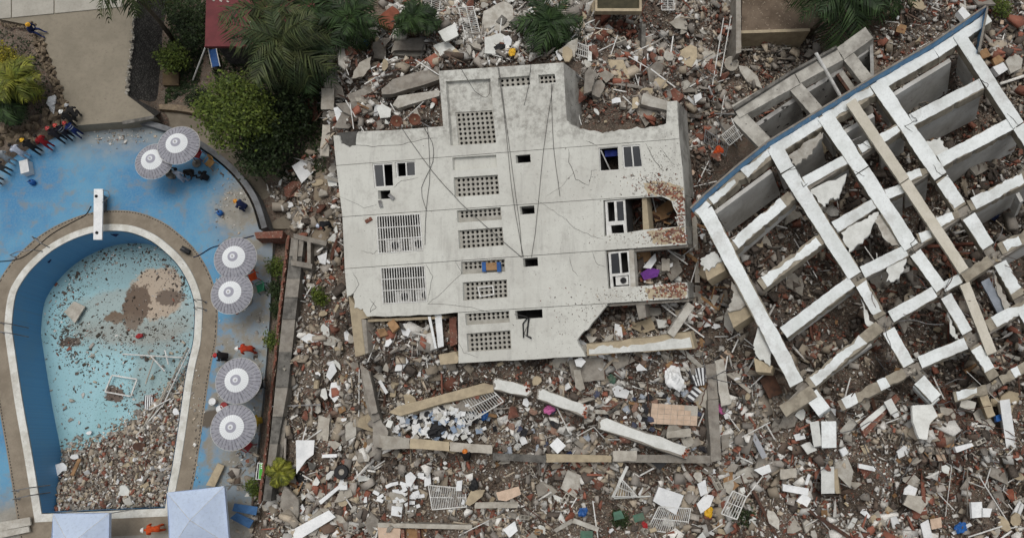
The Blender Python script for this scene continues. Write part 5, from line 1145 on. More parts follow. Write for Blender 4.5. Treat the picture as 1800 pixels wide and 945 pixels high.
# ------------------------------------------------------------------ boundary wall and low ruins
LM = []                                            # landmarks used to word the labels of loose pieces
def lm(name, px, py): LM.append((name, px, py))
bw = thing('boundary_wall', P(500, 620, 0), 'long grey boundary wall with brick edge between pool deck and rubble', 'wall')
Lf = catmull([(512,418),(504,490),(496,560),(484,680),(474,780),(462,880)], 4); Rt = catmull([(534,420),(527,490),(519,560),(506,680),(488,780),(476,880)], 4)
for i in range(0, len(Lf) - 1, 2):
    j = min(i + 2, len(Lf) - 1); e = .12 * math.sin(i * 2.1); m = M_CONCD if i % 4 else M_CONC
    add('wall_section', MB().prism([P(*Lf[i], 1.1 + e), P(*Rt[i], 1.1 + e), P(*Rt[j], 1.1 + e), P(*Lf[j], 1.1 + e)], Vector((0, 0, -1.4))), m, bw)
BRK = box_mesh('brick', M_BRICK, .24, .12, .09); BRKO = box_mesh('brick', M_BRICKO, .24, .12, .09)
for i in range(95):
    k = i / 94 * (len(Lf) - 1.01); a = int(k); q = Vector(Lf[a]).lerp(Vector(Lf[a+1]), k - a)
    place('brick', BRK, P(q.x - 5 + RND.uniform(-1.2, 1.2), q.y, .62 + RND.uniform(-.1, .1)), (RND.uniform(-.2, .2), RND.uniform(-.2, .2), 1.6 + RND.uniform(-.25, .25)), (1, 1, RND.uniform(.9, 2.2)), bw)
add('earth_footing', MB().prism([P(x - 2, y, .55) for x, y in Lf] + [P(x - 9, y, .55) for x, y in Lf[::-1]], Vector((0, 0, -.9))), M_DIRT, bw)
for k in range(10):
    y = 742 + k * 9.5; x = 499 - k * 1.3; c = P(x, y, .55)
    place('hollow_block', box_mesh('hollow_block', M_CONC, .3, .2, .4, True) if k == 0 else bpy.data.meshes['hollow_block'], c, (1.57, 0, 1.5), (1, 1, 1), bw)
add('brick_pier', MB().prism([P(x, y, 1.0) for x, y in [(447,408),(497,405),(496,418),(450,419)]], Vector((0, 0, -1.2))), M_BRICK, label='brown brick pier where the curved parapet meets the boundary wall', cat='pier')
t = thing('concrete_chamber', P(540, 440, 0), 'grey concrete chamber with cross walls at the top of the boundary wall', 'chamber')
for q in ([(516,410),(575,424),(573,432),(516,419)], [(511,456),(549,464),(548,472),(512,466)], [(516,418),(524,420),(522,458),(514,458)], [(540,424),(546,425),(546,464),(540,463)]): add('wall', MB().prism([P(x, y, 1.2) for x, y in q], Vector((0, 0, -1.3))), M_CONC, t)
add('deck_debris_board', MB().prism([P(x, y, .35) for x, y in [(383,813),(394,818),(377,855),(362,852)]], Vector((0, 0, -.12))), M_BEIGE, label='beige board lying on the deck above the gazebo', cat='board')
for q, lab in (([(412,884),(453,890),(450,905),(408,897)],'blue board, upper of the pair beside the gazebo'), ([(416,900),(446,914),(438,928),(404,910)],'blue board, lower of the pair beside the gazebo')):
    add('blue_board', MB().prism([P(x, y, .5) for x, y in q], Vector((0, 0, -.06))), mat('faded_blue_board', (66, 104, 146), (50, 84, 122), 2, .8, .1, .2), label=lab, cat='board')
for q, lab in (([(-5,918),(52,908),(54,922),(-5,934)],'grey plank, upper one at the bottom left corner'), ([(-5,934),(50,924),(52,934),(-5,946)],'blue edged plank at the bottom left corner')): add('plank', MB().prism([P(x, y, .3) for x, y in q], Vector((0, 0, -.1))), M_PLASTD, label=lab, cat='plank')

def plate(name, cat, label, q, m, lift=.25, th=.1, tilt=.1, parent=None, jg=0.0, seed=None, ref=None):
    r = random.Random(sum(int(x) * 3 + int(y) for x, y in q) if seed is None else seed)
    cx = sum(p[0] for p in q) / len(q); cy = sum(p[1] for p in q) / len(q); o_ = G(cx, cy, lift + .16) if ref is None else ref
    n = Vector((r.uniform(-tilt, tilt), r.uniform(-tilt, tilt), 1)).normalized()
    if jg: q = jag(q + [q[0]], jg, r.randrange(999), 3)[:-1]
    ob = add(name, MB().prism([PP(x, y, o_, n) for x, y in q], -n * th), m, parent, label if parent is None else None, cat if parent is None else None)
    return ob
# foundation ring of the fallen block
fd = thing('foundation_ring', G(960, 790), 'ring of broken foundation beams in front of the fallen block', 'foundation')
Z1 = 2.2
for q, m, z, dp in [([(634,655),(650,651),(662,718),(668,735),(655,742),(645,720)], M_CONC, 2.2, 1.4), ([(655,742),(668,735),(682,758),(676,786),(656,786)], M_CONC, 2.0, 1.3), ([(668,764),(720,770),(720,788),(672,790)], M_CONCL, Z1, 1.1), ([(721,770),(790,776),(790,792),(721,788)], M_BEIGE, Z1 - .02, 1.1), ([(791,776),(865,782),(865,797),(791,792)], M_CONCL, Z1 - .05, 1.1),
   ([(866,795),(960,800),(960,812),(866,808)], M_CONCD, 1.95, 1.2), ([(960,797),(1075,800),(1075,812),(960,812)], M_BEIGE, 1.95, 1.2), ([(1076,798),(1250,800),(1252,814),(1076,812)], M_CONC, 1.9, 1.2), ([(1240,640),(1258,638),(1262,700),(1244,702)], M_CONC, 1.9, 1.4), ([(1244,703),(1262,701),(1268,808),(1250,812)], M_CONC, 1.95, 1.4)]:
    add('foundation_beam', MB().prism([P(x, y, z) for x, y in jag(q + [q[0]], .8, int(q[0][0]), 3)[:-1]], Vector((0, 0, -dp))), m, fd)
lm('foundation beams', 860, 790)
for nm, lab, q, m, z, dp in [('fallen_beam', 'pale beam slanting up to the bent grille in front of the block', [(684,724),(700,713),(850,673),(866,676),(868,688),(780,708),(704,730)], M_BEIGE, 2.2, .5), ('fallen_beam', 'cream beam, upper of two slanting below the facade', [(866,668),(873,663),(930,677),(935,690),(928,697),(868,684)], M_PLASTER, 2.4, .5), ('fallen_beam', 'stained cream beam continuing the slant in front of the block', [(944,684),(952,682),(1036,714),(1031,734),(944,700)], M_PLASTER, 2.3, .5),
   ('fallen_beam', 'long white beam slanting down to the right in front of the block', [(1052,737),(1062,732),(1214,787),(1208,806),(1050,752)], M_PLASTER, 2.4, .5), ('fallen_slab', 'long weathered white slab leaning right of the foundation', [(1256,634),(1272,630),(1285,708),(1268,714),(1264,690)], M_PLASTD, 1.9, .25)]:
    o = add(nm, MB().prism([P(x, y, z) for x, y in jag(q + [q[0]], .8, int(q[1][0]), 3)[:-1]], Vector((0.05, -.05, -dp))), M_CONC if m is M_PLASTER else m, None, lab, nm.split('_')[1])
    if m is M_PLASTER:
        gx_, gy_ = sum(p[0] for p in q) / len(q), sum(p[1] for p in q) / len(q); qq_ = [(lerp(gx_, x, .93), lerp(gy_, y, .9)) for x, y in q]; add('plaster_skin', MB().prism([P(x, y, z + .02) for x, y in jag(qq_ + [qq_[0]], 2.2, int(q[0][1]), 6)[:-1]], Vector((0, 0, -.03))), M_PLASTER, o)
        tp = jag([q[-1], q[0]], 1, 3, 5); mbp = MB()
        for k in range(9): e = Vector(q[2]).lerp(Vector(q[3]), RND.random()); mbp.abox(P(e.x - RND.uniform(2, 9), e.y - RND.uniform(-1, 4), z + .03), RND.uniform(.08, .2), RND.uniform(.06, .12), .06, RND.uniform(0, 3))
        add('bare_brick_end', mbp, M_BRICKO, o); bpy.data.objects[o.name].children[-1]['kind'] = 'stuff'
    lm(lab, q[0][0], q[0][1])
# tiled floor piece: every tile is a piece
t = thing('tiled_floor_fragment', P(1185, 730, 1.5), 'pale pink tiled floor fragment in front of the block', 'floor fragment'); TQ = [(1146,708),(1227,713),(1225,748),(1142,744)]
add('slab', MB().prism([P(x, y, 1.72) for x, y in TQ], Vector((0, 0, -.22))), M_CONCL, t)
for i in range(7):
    for j in range(4):
        if (i, j) in ((6, 0), (5, 0), (6, 1)): continue
        q = [quadp(TQ, (i + a) / 7, (j + b) / 4) for a, b in ((.03, .03), (.97, .03), (.97, .97), (.03, .97))]; add('tile', MB().prism([P(p.x, p.y, 1.74 + RND.uniform(0, .012)) for p in q], Vector((0, 0, -.018))), M_TILE, t)
lm('pink tiled floor fragment', 1185, 728)
t = thing('tiled_box_room', P(745, 935, .5), 'tiled box with brick edged sides at the bottom of the rubble', 'room'); 
for q, m in (([(664,918),(830,922),(830,930),(664,926)], M_CONCL), ([(664,926),(704,928),(702,960),(666,960)], M_TILE), ([(822,930),(832,930),(834,960),(824,960)], M_BRICK), ([(704,930),(710,930),(712,960),(706,960)], M_BRICK), ([(733,931),(738,931),(740,960),(735,960)], M_BRICK), ([(765,932),(770,932),(772,960),(766,960)], M_BRICK)): add('wall', MB().prism([P(x, y, 1.3) for x, y in q], Vector((0, 0, -.9))), m, t)
add('floor', MB().prism([P(x, y, .75) for x, y in [(704,928),(824,930),(826,965),(704,965)]], Vector((0, 0, -.1))), M_WOOD, t)
add('pavement_slab', MB().prism([P(x, y, .55) for x, y in [(470,938),(620,922),(636,945),(640,1010),(470,1010)]], Vector((0, 0, -.2))), M_CONCL, label='broken pale pavement at the bottom left of the rubble', cat='pavement')
# structures along the top edge
t = thing('roof_tank', P(1087, 5, 2), 'small flat tank with a pale rim on posts at the top edge', 'tank'); q = [(1046,-30),(1128,-30),(1128,20),(1046,20)]
add('rim', MB().holed([P(x, y, 3.6) for x, y in q], [[P(x, y, 3.6) for x, y in [(1050,-26),(1124,-26),(1124,15),(1050,15)]]], Vector((0, 0, -.35))), M_BEIGE, t); add('floor', MB().prism([P(x, y, 3.4) for x, y in grow(q, -3)], Vector((0, 0, -.1))), mat('mossy_roof', (74, 70, 54), (56, 54, 42), 2, .95, 0, .4), t)
add('post', MB().prism([P(x, y, 3.1) for x, y in [(1046,22),(1056,22),(1056,34),(1046,34)]], P(1047, 108, .6) - P(1047, 24, 3.1)), M_WOODD, t)
for nm, q, z, d, m, lab in [('garden_wall', [(1128,42),(1135,42),(1135,148),(1126,150)], 3.0, 1.6, M_CONCD, 'grey thin wall standing in the upper rubble, left of two'), ('garden_wall', [(1136,66),(1146,64),(1148,160),(1138,166)], 2.4, 1.4, M_CONC, 'pale leaning wall standing in the upper rubble, right of two')]:
    add(nm, MB().prism([P(x, y, z) for x, y in q], Vector((0, 0, -d))), m, None, lab, 'wall'); lm(lab, 1137, 110)
t = thing('low_terrace', P(1350, 60, 0), 'low ruined terrace with grey walls above the annex', 'building')
add('side_wall', MB().prism([P(x, y, 3.0) for x, y in [(1294,-60),(1302,-60),(1303,92),(1294,95)]], Vector((0, 0, -3))), M_CONC, t)
add('front_wall', MB().prism([P(x, y, 2.6) for x, y in [(1303,54),(1424,50),(1424,55),(1303,59)]], Vector((0, -.1, -1.6))), M_BEIGE, t)
add('floor_slab', MB().prism([P(x, y, 2.3) for x, y in [(1304,-50),(1440,-50),(1440,50),(1304,54)]], Vector((0, 0, -.15))), M_DIRT, t)
for y in (82, 88): add('pipe', MB().tube([P(1302, y, 1.2), P(1390, y - 3, 1.2)], .06, 6), M_PLASTD, t)
lm('low terrace', 1350, 80)

# ------------------------------------------------------------------ single pieces one can find in the photograph
def rail(label, q, nb, m=M_METW, lift=.5, across=False, rad=.035, ref=None, mids=(.5,)):
    cx = sum(p[0] for p in q) / 4; cy = sum(p[1] for p in q) / 4; o_ = G(cx, cy, lift + .15) if ref is None else ref; r = random.Random(int(cx)); n = Vector((r.uniform(-.2, .2), r.uniform(-.2, .2), 1)).normalized()
    c = [PP(x, y, o_, n) for x, y in q]; t = thing('railing', o_, label, 'railing'); lm(label, cx, cy)
    for i in range(4): add('frame_rail', MB().tube([c[i], c[(i+1) % 4]], rad, 6), m, t)
    for k in mids: add('frame_rail', MB().tube([c[0].lerp(c[3], k), c[1].lerp(c[2], k)], rad * .8, 6), m, t)
    for i in range(1, nb):
        u = i / nb; a, b_ = c[0].lerp(c[1], u), c[3].lerp(c[2], u); add('bar', MB().tube([a, a.lerp(b_, .5) + Vector((0, 0, r.uniform(-.05, .05))), b_], rad * .55, 4), m, t)
rail('tall white railing, upright among pale roof tiles at the top', [(806,14),(823,85),(849,78),(832,12)], 20, lift=.7)
rail('white railing cut by the top edge beside the small palm', [(745,-20),(743,22),(770,40),(776,-18)], 16, lift=.8)
rail('white railing half hidden by the upper palm', [(888,78),(930,45),(950,62),(906,96)], 14, lift=.7)
rail('white railing beside the brown post near the block top', [(1000,70),(1034,82),(1034,102),(996,90)], 11, lift=.7)
rail('small white grille at the top edge right of the roof tank', [(1163,-10),(1163,18),(1185,18),(1184,-12)], 9, lift=.7)
rail('white balcony railing leaning on the annex corner', [(1268,238),(1298,215),(1312,232),(1282,256)], 12, lift=1.0)
rail('rusty railing in the gap between block and annex', [(1240,228),(1280,255),(1275,275),(1238,250)], 12, M_STEEL, lift=.7)
rail('bent white grille over the heap of papers in front of the block', [(795,705),(862,682),(885,705),(820,745)], 16, lift=.9)
rail('white grille half buried below the foundation', [(753,852),(818,858),(820,890),(760,895)], 20, lift=.5)
rail('large white grille lying at the bottom below the white sheet', [(1158,890),(1214,893),(1206,940),(1138,930)], 18, lift=.6)
rail('bent white grille at the bottom left of the drooping columns', [(1288,862),(1312,872),(1295,912),(1268,902)], 6, lift=.7)
rail('white frame with dark slats beside the black sash', [(1090,838),(1112,862),(1120,872),(1080,872)], 8, lift=.6)
# air conditioners
def aircon(label, c, ax, ay, up, s=1.0):
    c = Vector(c); t = thing('air_conditioner', c, label, 'air conditioner'); ax = ax.normalized() * .42 * s; ay = ay.normalized() * .3 * s; u = up.normalized()
    add('casing', MB().box(c + u * .13, ax, ay, u * .13), M_METW, t)
    k = c + u * .265 + ax * .25; a, b_ = ax.normalized() * .23 * s, ay.normalized() * .23 * s
    mb = MB(); N = 18
    for r0, r1, e in ((1.0, .84, .012),):
        for i in range(N):
            a0, a1 = 2 * math.pi * i / N, 2 * math.pi * (i + 1) / N; f_ = lambda r_, an: k + a * math.cos(an) * r_ + b_ * math.sin(an) * r_ + u * e
            mb.quad(f_(r0, a0), f_(r0, a1), f_(r1, a1), f_(r1, a0))
    add('fan_grille', mb, M_STEEL, t); mb = MB(); mb.prism([k + a * math.cos(an) * .97 + b_ * math.sin(an) * .97 + u * .004 for an in [2 * math.pi * i / N for i in range(N)]], -u * .01); add('fan_opening', mb, M_BLACK, t)
ux = (fc(740, 374) - fc(662, 379)); uy = (fc(662, 379) - fc(666, 445))
for lab, (x, y) in (('air conditioner behind the upper white grille, left one', (680, 431)), ('air conditioner behind the upper white grille, right one', (722, 428)), ('air conditioner behind the lower white grille, left one', (697, 522)), ('air conditioner behind the lower white grille, right one', (735, 519))): aircon(lab, fc(x, y, .75), ux, uy, -DVC)
aircon('air conditioner in the torn upper corner room beside the purple cloth', fc(1091, 493, .45), ux, uy, -DVC, .8)
c = G(775, 718, .6); aircon('air conditioner lying in the paper heap before the block', c, Vector((1, 0, 0)), Vector((0, 1, 0)), Vector((.1, -.1, 1)), .9); lm('air conditioner in the paper heap', 775, 718)
c = G(752, 727, .5); aircon('grey appliance casing left of the fallen air conditioner', c, Vector((1, .1, 0)), Vector((0, 1, 0)), Vector((-.1, -.2, 1)), .8)
# satellite dishes and crocks
def dish(label, px, py, z, r, m, nrm):
    c = P(px, py, z); t = thing('satellite_dish' if 'dish' in label else 'ceramic_bowl', c, label, 'dish' if 'dish' in label else 'bowl'); q = Vector(nrm).normalized().to_track_quat('Z', 'Y').to_matrix(); mb = MB(); N = 24; pr = [(.02, -.12), (.5, -.09), (.85, -.03), (1.0, .02), (1.02, .0), (.86, -.06), (.5, -.12), (.02, -.15)]
    mb.lathe((0, 0, 0), [(a * r, b * r * 2) for a, b in pr], N); mb.v = [q @ v + c for v in mb.v]; add('reflector' if 'dish' in label else 'bowl', mb, m, t, smooth=True)
    add('stem', MB().tube([c, c - q @ Vector((0, 0, r * 1.1))], .05, 8), M_STEEL if 'dish' in label else M_BEIGE, t)
    if 'dish' in label: add('feed_arm', MB().tube([q @ Vector((r * .9, 0, 0)) + c, q @ Vector((r * .2, 0, r * .8)) + c], .02, 5), M_STEEL, t)
M_TERRA = mat('terracotta', (128, 80, 62), (104, 64, 50), 4, .85, .05, .3, dirt=.4)
dish('grey satellite dish in the upper right rubble', 1286, 112, 2.2, .45, M_CONCL, (.1, -.3, 1)); lm('grey satellite dish', 1286, 112)
dish('terracotta bowl with a pale rim on the block parapet, left one', 697, 213, 6.1, .32, M_TERRA, (0, -.9, 1)); dish('terracotta bowl on the block parapet, right one', 729, 210, 6.1, .32, M_TERRA, (.05, -.9, 1))
M_FGREEN = mat('faded_green_board', (84, 116, 98), (70, 96, 82), 3, .85, .1, .3, dirt=.4)
PLATES = [
 # top left of the block
 ('concrete_slab','tall pale slab leaning at the left of the upper rubble',[(585,75),(600,78),(578,135),(566,136)],M_CONCL,.6,.2),('concrete_slab','pale broken slab left of the pair above the block corner',[(600,108),(622,106),(618,128),(600,137),(598,125)],M_CONCL,.6,.12),('concrete_slab','pale broken slab right of the pair above the block corner',[(632,110),(652,100),(650,120),(638,135),(618,138),(622,126)],M_CONCL,.6,.12),
 ('concrete_slab','beige slab with steel pipe lying across it',[(655,75),(680,68),(678,105),(655,102)],M_CONC,.9,.15),('roof_sheet','grey gabled roof panel below the small palm',[(694,69),(745,66),(748,88),(694,88),(687,94)],M_CONC,1.0,.12),('roof_sheet','grey eave strip of the gabled roof panel',[(690,91),(746,90),(742,99),(728,100),(690,97)],M_CONCL,.95,.12),('wall_fragment','cream wall fragment beside the orange brick heap',[(691,50),(705,48),(716,60),(712,68),(690,68)],M_PLASTD,.9,.15),
 ('roof_beam','long grey roof beam touching the block tower',[(671,157),(690,140),(772,115),(772,140),(690,166),(671,166)],M_CONC,.8,.4),('roof_beam','white edged roof beam below the long grey one',[(690,185),(700,168),(772,158),(772,168),(700,190)],M_PLASTD,.9,.3),('roof_slab','thin grey slab with a rounded end above the parapet',[(603,194),(612,190),(650,192),(660,196),(655,202),(610,204),(603,200)],M_CONCL,1.0,.15),
 ('plaster_sheet','white panel with faint lines left above the block corner',[(586,190),(600,186),(604,204),(618,204),(628,212),(618,230),(608,232),(592,212)],M_SHEET,.7,.06),('plaster_sheet','white panel sliver under the lined panel',[(574,212),(582,210),(604,231),(586,232)],M_SHEET,.4,.06),('concrete_slab','upright pale slab left of the block corner',[(565,155),(587,155),(586,193),(564,192)],M_CONCL,.5,.15),('concrete_slab','tall pale slab just left of the dark plaster scar',[(567,219),(581,219),(578,274),(562,274)],M_CONCL,.6,.15),('concrete_slab','small grey slab between the two upright pale slabs',[(568,194),(582,196),(576,207),(566,206)],M_CONC,.4,.12),('plaster_sheet','ragged white panel hanging over the bowls',[(662,190),(672,182),(688,192),(686,206),(668,208)],M_PLASTER,1.0,.08),
 ('plaster_sheet','white square panel in the left strip below the trees',[(513,292),(532,280),(551,302),(530,322)],M_SHEET,.5,.06),('plaster_sheet','white ragged panel at the left edge of the facade',[(573,310),(585,300),(592,300),(592,326),(578,327)],M_PLASTER,.6,.07),('brick_slab','panel of red hollow bricks lying under the trees',[(536,172),(556,168),(560,205),(542,217),(524,215)],M_BRICK,.4,.2),('brick_slab','small red brick panel below the white square panel',[(498,330),(514,318),(530,320),(524,345),(502,346)],M_BRICK,.3,.15),
 # left strip
 ('plaster_sheet','tall white cracked panel beside the boundary wall',[(520,773),(553,773),(551,798),(538,808),(521,832)],M_SHEET,.6,.05),('plaster_fragment','white plaster fragment with a point, left strip centre',[(580,640),(587,637),(592,652),(580,668),(573,660)],M_SHEET,.4,.06),('plaster_fragment','large white plaster fragment in the left strip',[(582,672),(600,670),(602,690),(588,707),(578,694)],M_SHEET,.4,.06),('plaster_fragment','small white fragment left of the large one in the strip',[(565,684),(572,681),(576,700),(570,703),(563,695)],M_PLASTER,.4,.06),('plaster_board','white board lying at the lower left of the rubble',[(514,930),(578,896),(590,908),(530,945),(516,945)],M_SHEET,.6,.06),
 ('concrete_slab','beige slab on the left strip under the broken chamber',[(560,730),(580,735),(576,775),(556,772)],M_CONCL,.4,.14),('concrete_slab','pale broken slab beside the foundation corner',[(606,745),(625,735),(626,765),(608,775)],M_PLASTD,.4,.14),('plaster_fragment','ragged white fragment beside the torn tyre',[(628,832),(648,838),(652,842),(630,846)],M_PLASTER,.4,.05),('plaster_fragment','white fragment by the chamber opening',[(558,450),(575,443),(572,465),(562,462)],M_SHEET,.5,.08),('concrete_slab','grey cracked slab inside the chamber opening',[(543,430),(570,432),(560,448),(545,452)],M_CONC,.4,.12),
 ('rubble_wall','tall leaning wall stump at the lower left facade corner',[(632,640),(648,650),(664,724),(652,728)],M_CONC,1.1,.3),('board','white thin board crossing the left strip',[(566,798),(592,797),(592,803),(566,804)],M_SHEET,.4,.05),('board','white bent frame piece, lower left rubble',[(560,880),(594,853),(597,858),(564,886)],M_SHEET,.5,.05),
 # front
 ('concrete_slab','grey slab pair under the middle of the facade',[(1000,632),(1060,628),(1063,668),(1010,672),(1003,655)],M_CONC,.6,.15),('concrete_slab','cream block standing on the grey slab pair',[(1008,650),(1020,648),(1028,682),(1020,687),(1012,680)],M_CONCL,.9,.2),('plaster_fragment','white lump on top of the grey slab under the facade',[(1010,632),(1022,627),(1030,635),(1022,645),(1013,643)],M_SHEET,1.0,.15),('plaster_fragment','white fragment under the torn ledge',[(1118,645),(1124,638),(1138,650),(1120,652)],M_SHEET,.5,.08),('plaster_fragment','cream fragment under the facade centre',[(1030,590),(1050,592),(1040,605)],M_PLASTD,.5,.08),
 ('concrete_slab','pale rectangular slab, upper one by the white slanting beam',[(1172,758),(1214,752),(1215,766),(1172,770)],M_CONCL,.7,.15),('concrete_slab','pale rectangular slab set in the foundation beam',[(1078,792),(1120,791),(1118,810),(1078,810)],M_CONCL,.8,.2),('washing_machine','pale blue appliance panel among the front rubble',[(966,782),(980,768),(995,783),(980,797)],M_SHEET,.8,.4),('window','black window sash with white rim on the foundation',[(1144,812),(1156,797),(1178,808),(1160,826)],M_BLACK,.9,.08),('board','cream door leaf lying below the foundation',[(986,858),(998,825),(1024,836),(1012,875)],M_PLASTD,.5,.1),
 ('mattress','white mattress sheet near the bottom grille',[(1148,880),(1158,855),(1202,870),(1188,904)],M_SHEET,.7,.2),('plaster_fragment','ragged white fragment below the mattress, right',[(1225,885),(1240,868),(1256,870),(1248,890),(1232,902)],M_SHEET,.5,.06),('plaster_fragment','white fragment above the mattress sheet',[(1226,850),(1240,842),(1244,865),(1232,872)],M_SHEET,.5,.06),('plaster_fragment','grey fragment right of the foundation corner',[(1268,765),(1284,762),(1280,785),(1270,792)],M_CONC,.5,.06),('cardboard','brown cardboard sheet, upper of two left of the drooping columns',[(1271,822),(1288,821),(1288,842),(1272,848)],M_WOOD,.5,.04),('cardboard','brown cardboard sheet, lower of two left of the drooping columns',[(1272,850),(1284,840),(1300,852),(1288,862)],M_WOOD,.55,.04),
 ('tiled_slab','cream tiled slab below the foundation, right one',[(872,865),(912,854),(916,868),(890,880),(876,878)],M_TILE,.6,.12),('concrete_slab','long pale slab below the tiled slab',[(836,882),(912,880),(910,892),(834,893)],M_CONCL,.5,.15),('concrete_slab','beige pointed slab left of the tiled slab',[(818,885),(828,862),(852,860),(848,872),(826,888)],M_BEIGE,.6,.12),('plaster_fragment','white ragged fragment at the bottom centre',[(884,930),(905,915),(910,932),(896,944)],M_SHEET,.5,.06),('plaster_fragment','white board piece in the lower rubble near the black bag',[(803,845),(813,843),(811,862),(801,862)],M_SHEET,.6,.05),('green_board','green round topped board at the bottom',[(1078,900),(1092,896),(1098,910),(1080,914)],M_FGREEN,.6,.06),('green_board','green board right of its twin at the bottom',[(1112,905),(1130,900),(1134,912),(1116,918)],M_FGREEN,.6,.06),('green_board','green strip at the very bottom edge',[(1020,932),(1042,932),(1042,948),(1020,948)],M_FGREEN,.6,.06),
 ('plaster_fragment','white plaster slab piece, lower left rubble heap',[(712,835),(722,828),(732,838),(722,855),(714,852)],M_SHEET,.4,.06),('plaster_fragment','white plaster piece right of the iron post',[(746,838),(756,830),(758,850),(746,855)],M_SHEET,.4,.06),
 # right bottom
 ('metal_sheet','long grey metal panel leaning below the beam grid',[(1315,755),(1323,752),(1349,802),(1340,806)],mat('galvanised_panel',(150,152,156),(130,132,136),1,.5,.05,.1),.7,.05),('wooden_door','brown wooden door leaning under the lowest beam',[(1336,668),(1358,652),(1376,690),(1352,700)],M_WOODD,.8,.1),('insulation_sheet','silver crumpled sheet left of the white boxes',[(1325,825),(1352,815),(1356,828),(1340,835)],M_SHEET,.6,.05),('white_carton','white box panel beside the hanging column',[(1376,850),(1422,858),(1420,870),(1376,862)],M_SHEET,.8,.2),('white_carton','white open carton below the box panel',[(1400,880),(1412,866),(1426,876),(1418,892)],M_SHEET,.7,.2),('grey_board','grey panel over the white boxes',[(1372,824),(1400,822),(1400,838),(1372,842)],M_CONCL,.7,.1),('plaster_fragment','pale lump right of the silver sheet',[(1408,782),(1424,776),(1436,790),(1420,798)],M_PLASTER,.7,.12),('plaster_fragment','pale lump right of the hanging columns',[(1476,790),(1486,785),(1492,795),(1482,802)],M_SHEET,.7,.12),
 ('plaster_sheet','white square panel in the lower right rubble',[(1590,858),(1598,851),(1613,858),(1608,872),(1588,868)],M_SHEET,.6,.05),('concrete_slab','pale ragged slab under the white square panel',[(1588,886),(1596,868),(1637,874),(1618,903)],M_CONCL,.5,.1),('white_carton','white cabinet panel, larger of two at lower right',[(1707,882),(1726,881),(1728,908),(1709,910)],M_SHEET,.7,.15),('white_carton','white cabinet panel, smaller of two at lower right',[(1728,892),(1744,893),(1740,908),(1728,908)],M_SHEET,.65,.1),('plaster_sheet','white board standing at the lower right bottom edge',[(1618,920),(1632,912),(1640,945),(1624,945)],M_SHEET,.6,.05),('tiled_board','cream tile board at the lower right bottom edge',[(1635,912),(1654,908),(1656,926),(1638,930)],M_TILE,.6,.06),('plaster_sheet','white box lid left of the lower right rubble',[(1510,814),(1540,820),(1538,828),(1510,822)],M_SHEET,.7,.12),('wall_fragment','white ragged plaster with red brick showing below the grid',[(1604,712),(1638,710),(1648,730),(1634,745),(1630,772),(1616,770),(1604,740)],M_PLASTER,.8,.15),('wall_fragment','long red brick wall piece with white plaster under the grid',[(1510,745),(1575,692),(1582,700),(1520,768)],M_BRICK,.8,.25),('wall_fragment','white plaster strip on the long brick wall piece',[(1512,745),(1560,705),(1564,712),(1516,756)],M_PLASTER,.95,.06),('wall_fragment','grey striped slab below the grid centre',[(1652,715),(1680,718),(1680,736),(1658,738)],M_CONCL,.8,.3),('concrete_slab','white chunk of beam tipped below the grid centre',[(1678,785),(1708,778),(1712,783),(1682,795)],M_SHEET,.8,.25),('blue_bag','bright blue bag at the right edge of the rubble',[(1750,730),(1760,727),(1762,738),(1752,741)],M_BLUE,.8,.2),
 # top right and between
 ('concrete_slab','cream slab at the foot of the brown post',[(1069,105),(1096,105),(1107,138),(1085,142),(1072,118)],M_BEIGE,.5,.12),('concrete_slab','cream broken slab leaning on the corner pillar',[(1128,172),(1132,163),(1180,180),(1172,194),(1128,183)],M_PLASTD,1.0,.3),('concrete_slab','grey cracked slab beside the tower wall, upper',[(1028,128),(1036,120),(1050,130),(1044,142),(1040,160),(1026,165)],M_CONC,.8,.2),('concrete_slab','grey cracked slab beside the tower wall, lower',[(1042,145),(1056,140),(1064,150),(1054,172),(1040,166)],M_CONC,.8,.2),('cement_board','cream brick lump between the cracked slabs and pillar',[(1112,172),(1122,170),(1121,190),(1111,192)],M_BEIGE,.8,.2),('white_box','white box with a dark hole in the upper rubble',[(1220,168),(1232,163),(1234,172),(1222,182)],M_SHEET,.7,.2),('brick_lump','red brick lump with mortar in the upper rubble',[(1170,165),(1185,155),(1203,168),(1190,182)],M_BRICK,.6,.4),('brick_lump','red brick lump near the top right heap',[(1183,100),(1200,92),(1207,104),(1192,112)],M_BRICKO,.6,.3),('plaster_fragment','white ragged block beyond the blue parapet end',[(1684,20),(1692,11),(1706,26),(1698,38)],M_SHEET,.8,.3),('plaster_fragment','white ragged block behind the right end of the grid',[(1745,118),(1764,110),(1772,122),(1756,132)],M_SHEET,.6,.25),('cardboard','brown carton fragments, right of the parapet end',[(1722,90),(1734,84),(1742,98),(1726,104)],M_WOOD,.5,.15),('cardboard','second brown carton right of the parapet end',[(1744,104),(1756,96),(1766,106),(1750,116)],M_WOOD,.5,.15),
 ('roof_tiles_slab','pale tiled roof slab above the tower, left part',[(850,20),(885,2),(900,10),(905,40),(870,60),(846,62)],M_PLASTD,.7,.12),('roof_tiles_slab','pale tiled roof slab above the tower, lower part',[(852,66),(880,58),(898,70),(884,96),(852,94)],M_PLASTER,.8,.12),('roof_tiles_slab','pale shattered roof slab right of the gabled panel',[(762,80),(785,72),(806,90),(800,108),(776,112),(765,98)],M_PLASTER,.9,.12),('roof_tiles_slab','pale shattered roof slab above the gabled panel',[(770,56),(800,42),(806,62),(782,74)],M_PLASTER,.8,.12),('dark_sheet','dark grey panel, larger of two beside the upper palm',[(894,40),(908,28),(925,34),(916,50)],M_CONCD,.9,.06),('dark_sheet','dark grey panel, smaller of two beside the upper palm',[(872,38),(882,26),(892,34),(884,44)],M_CONCD,.9,.06),
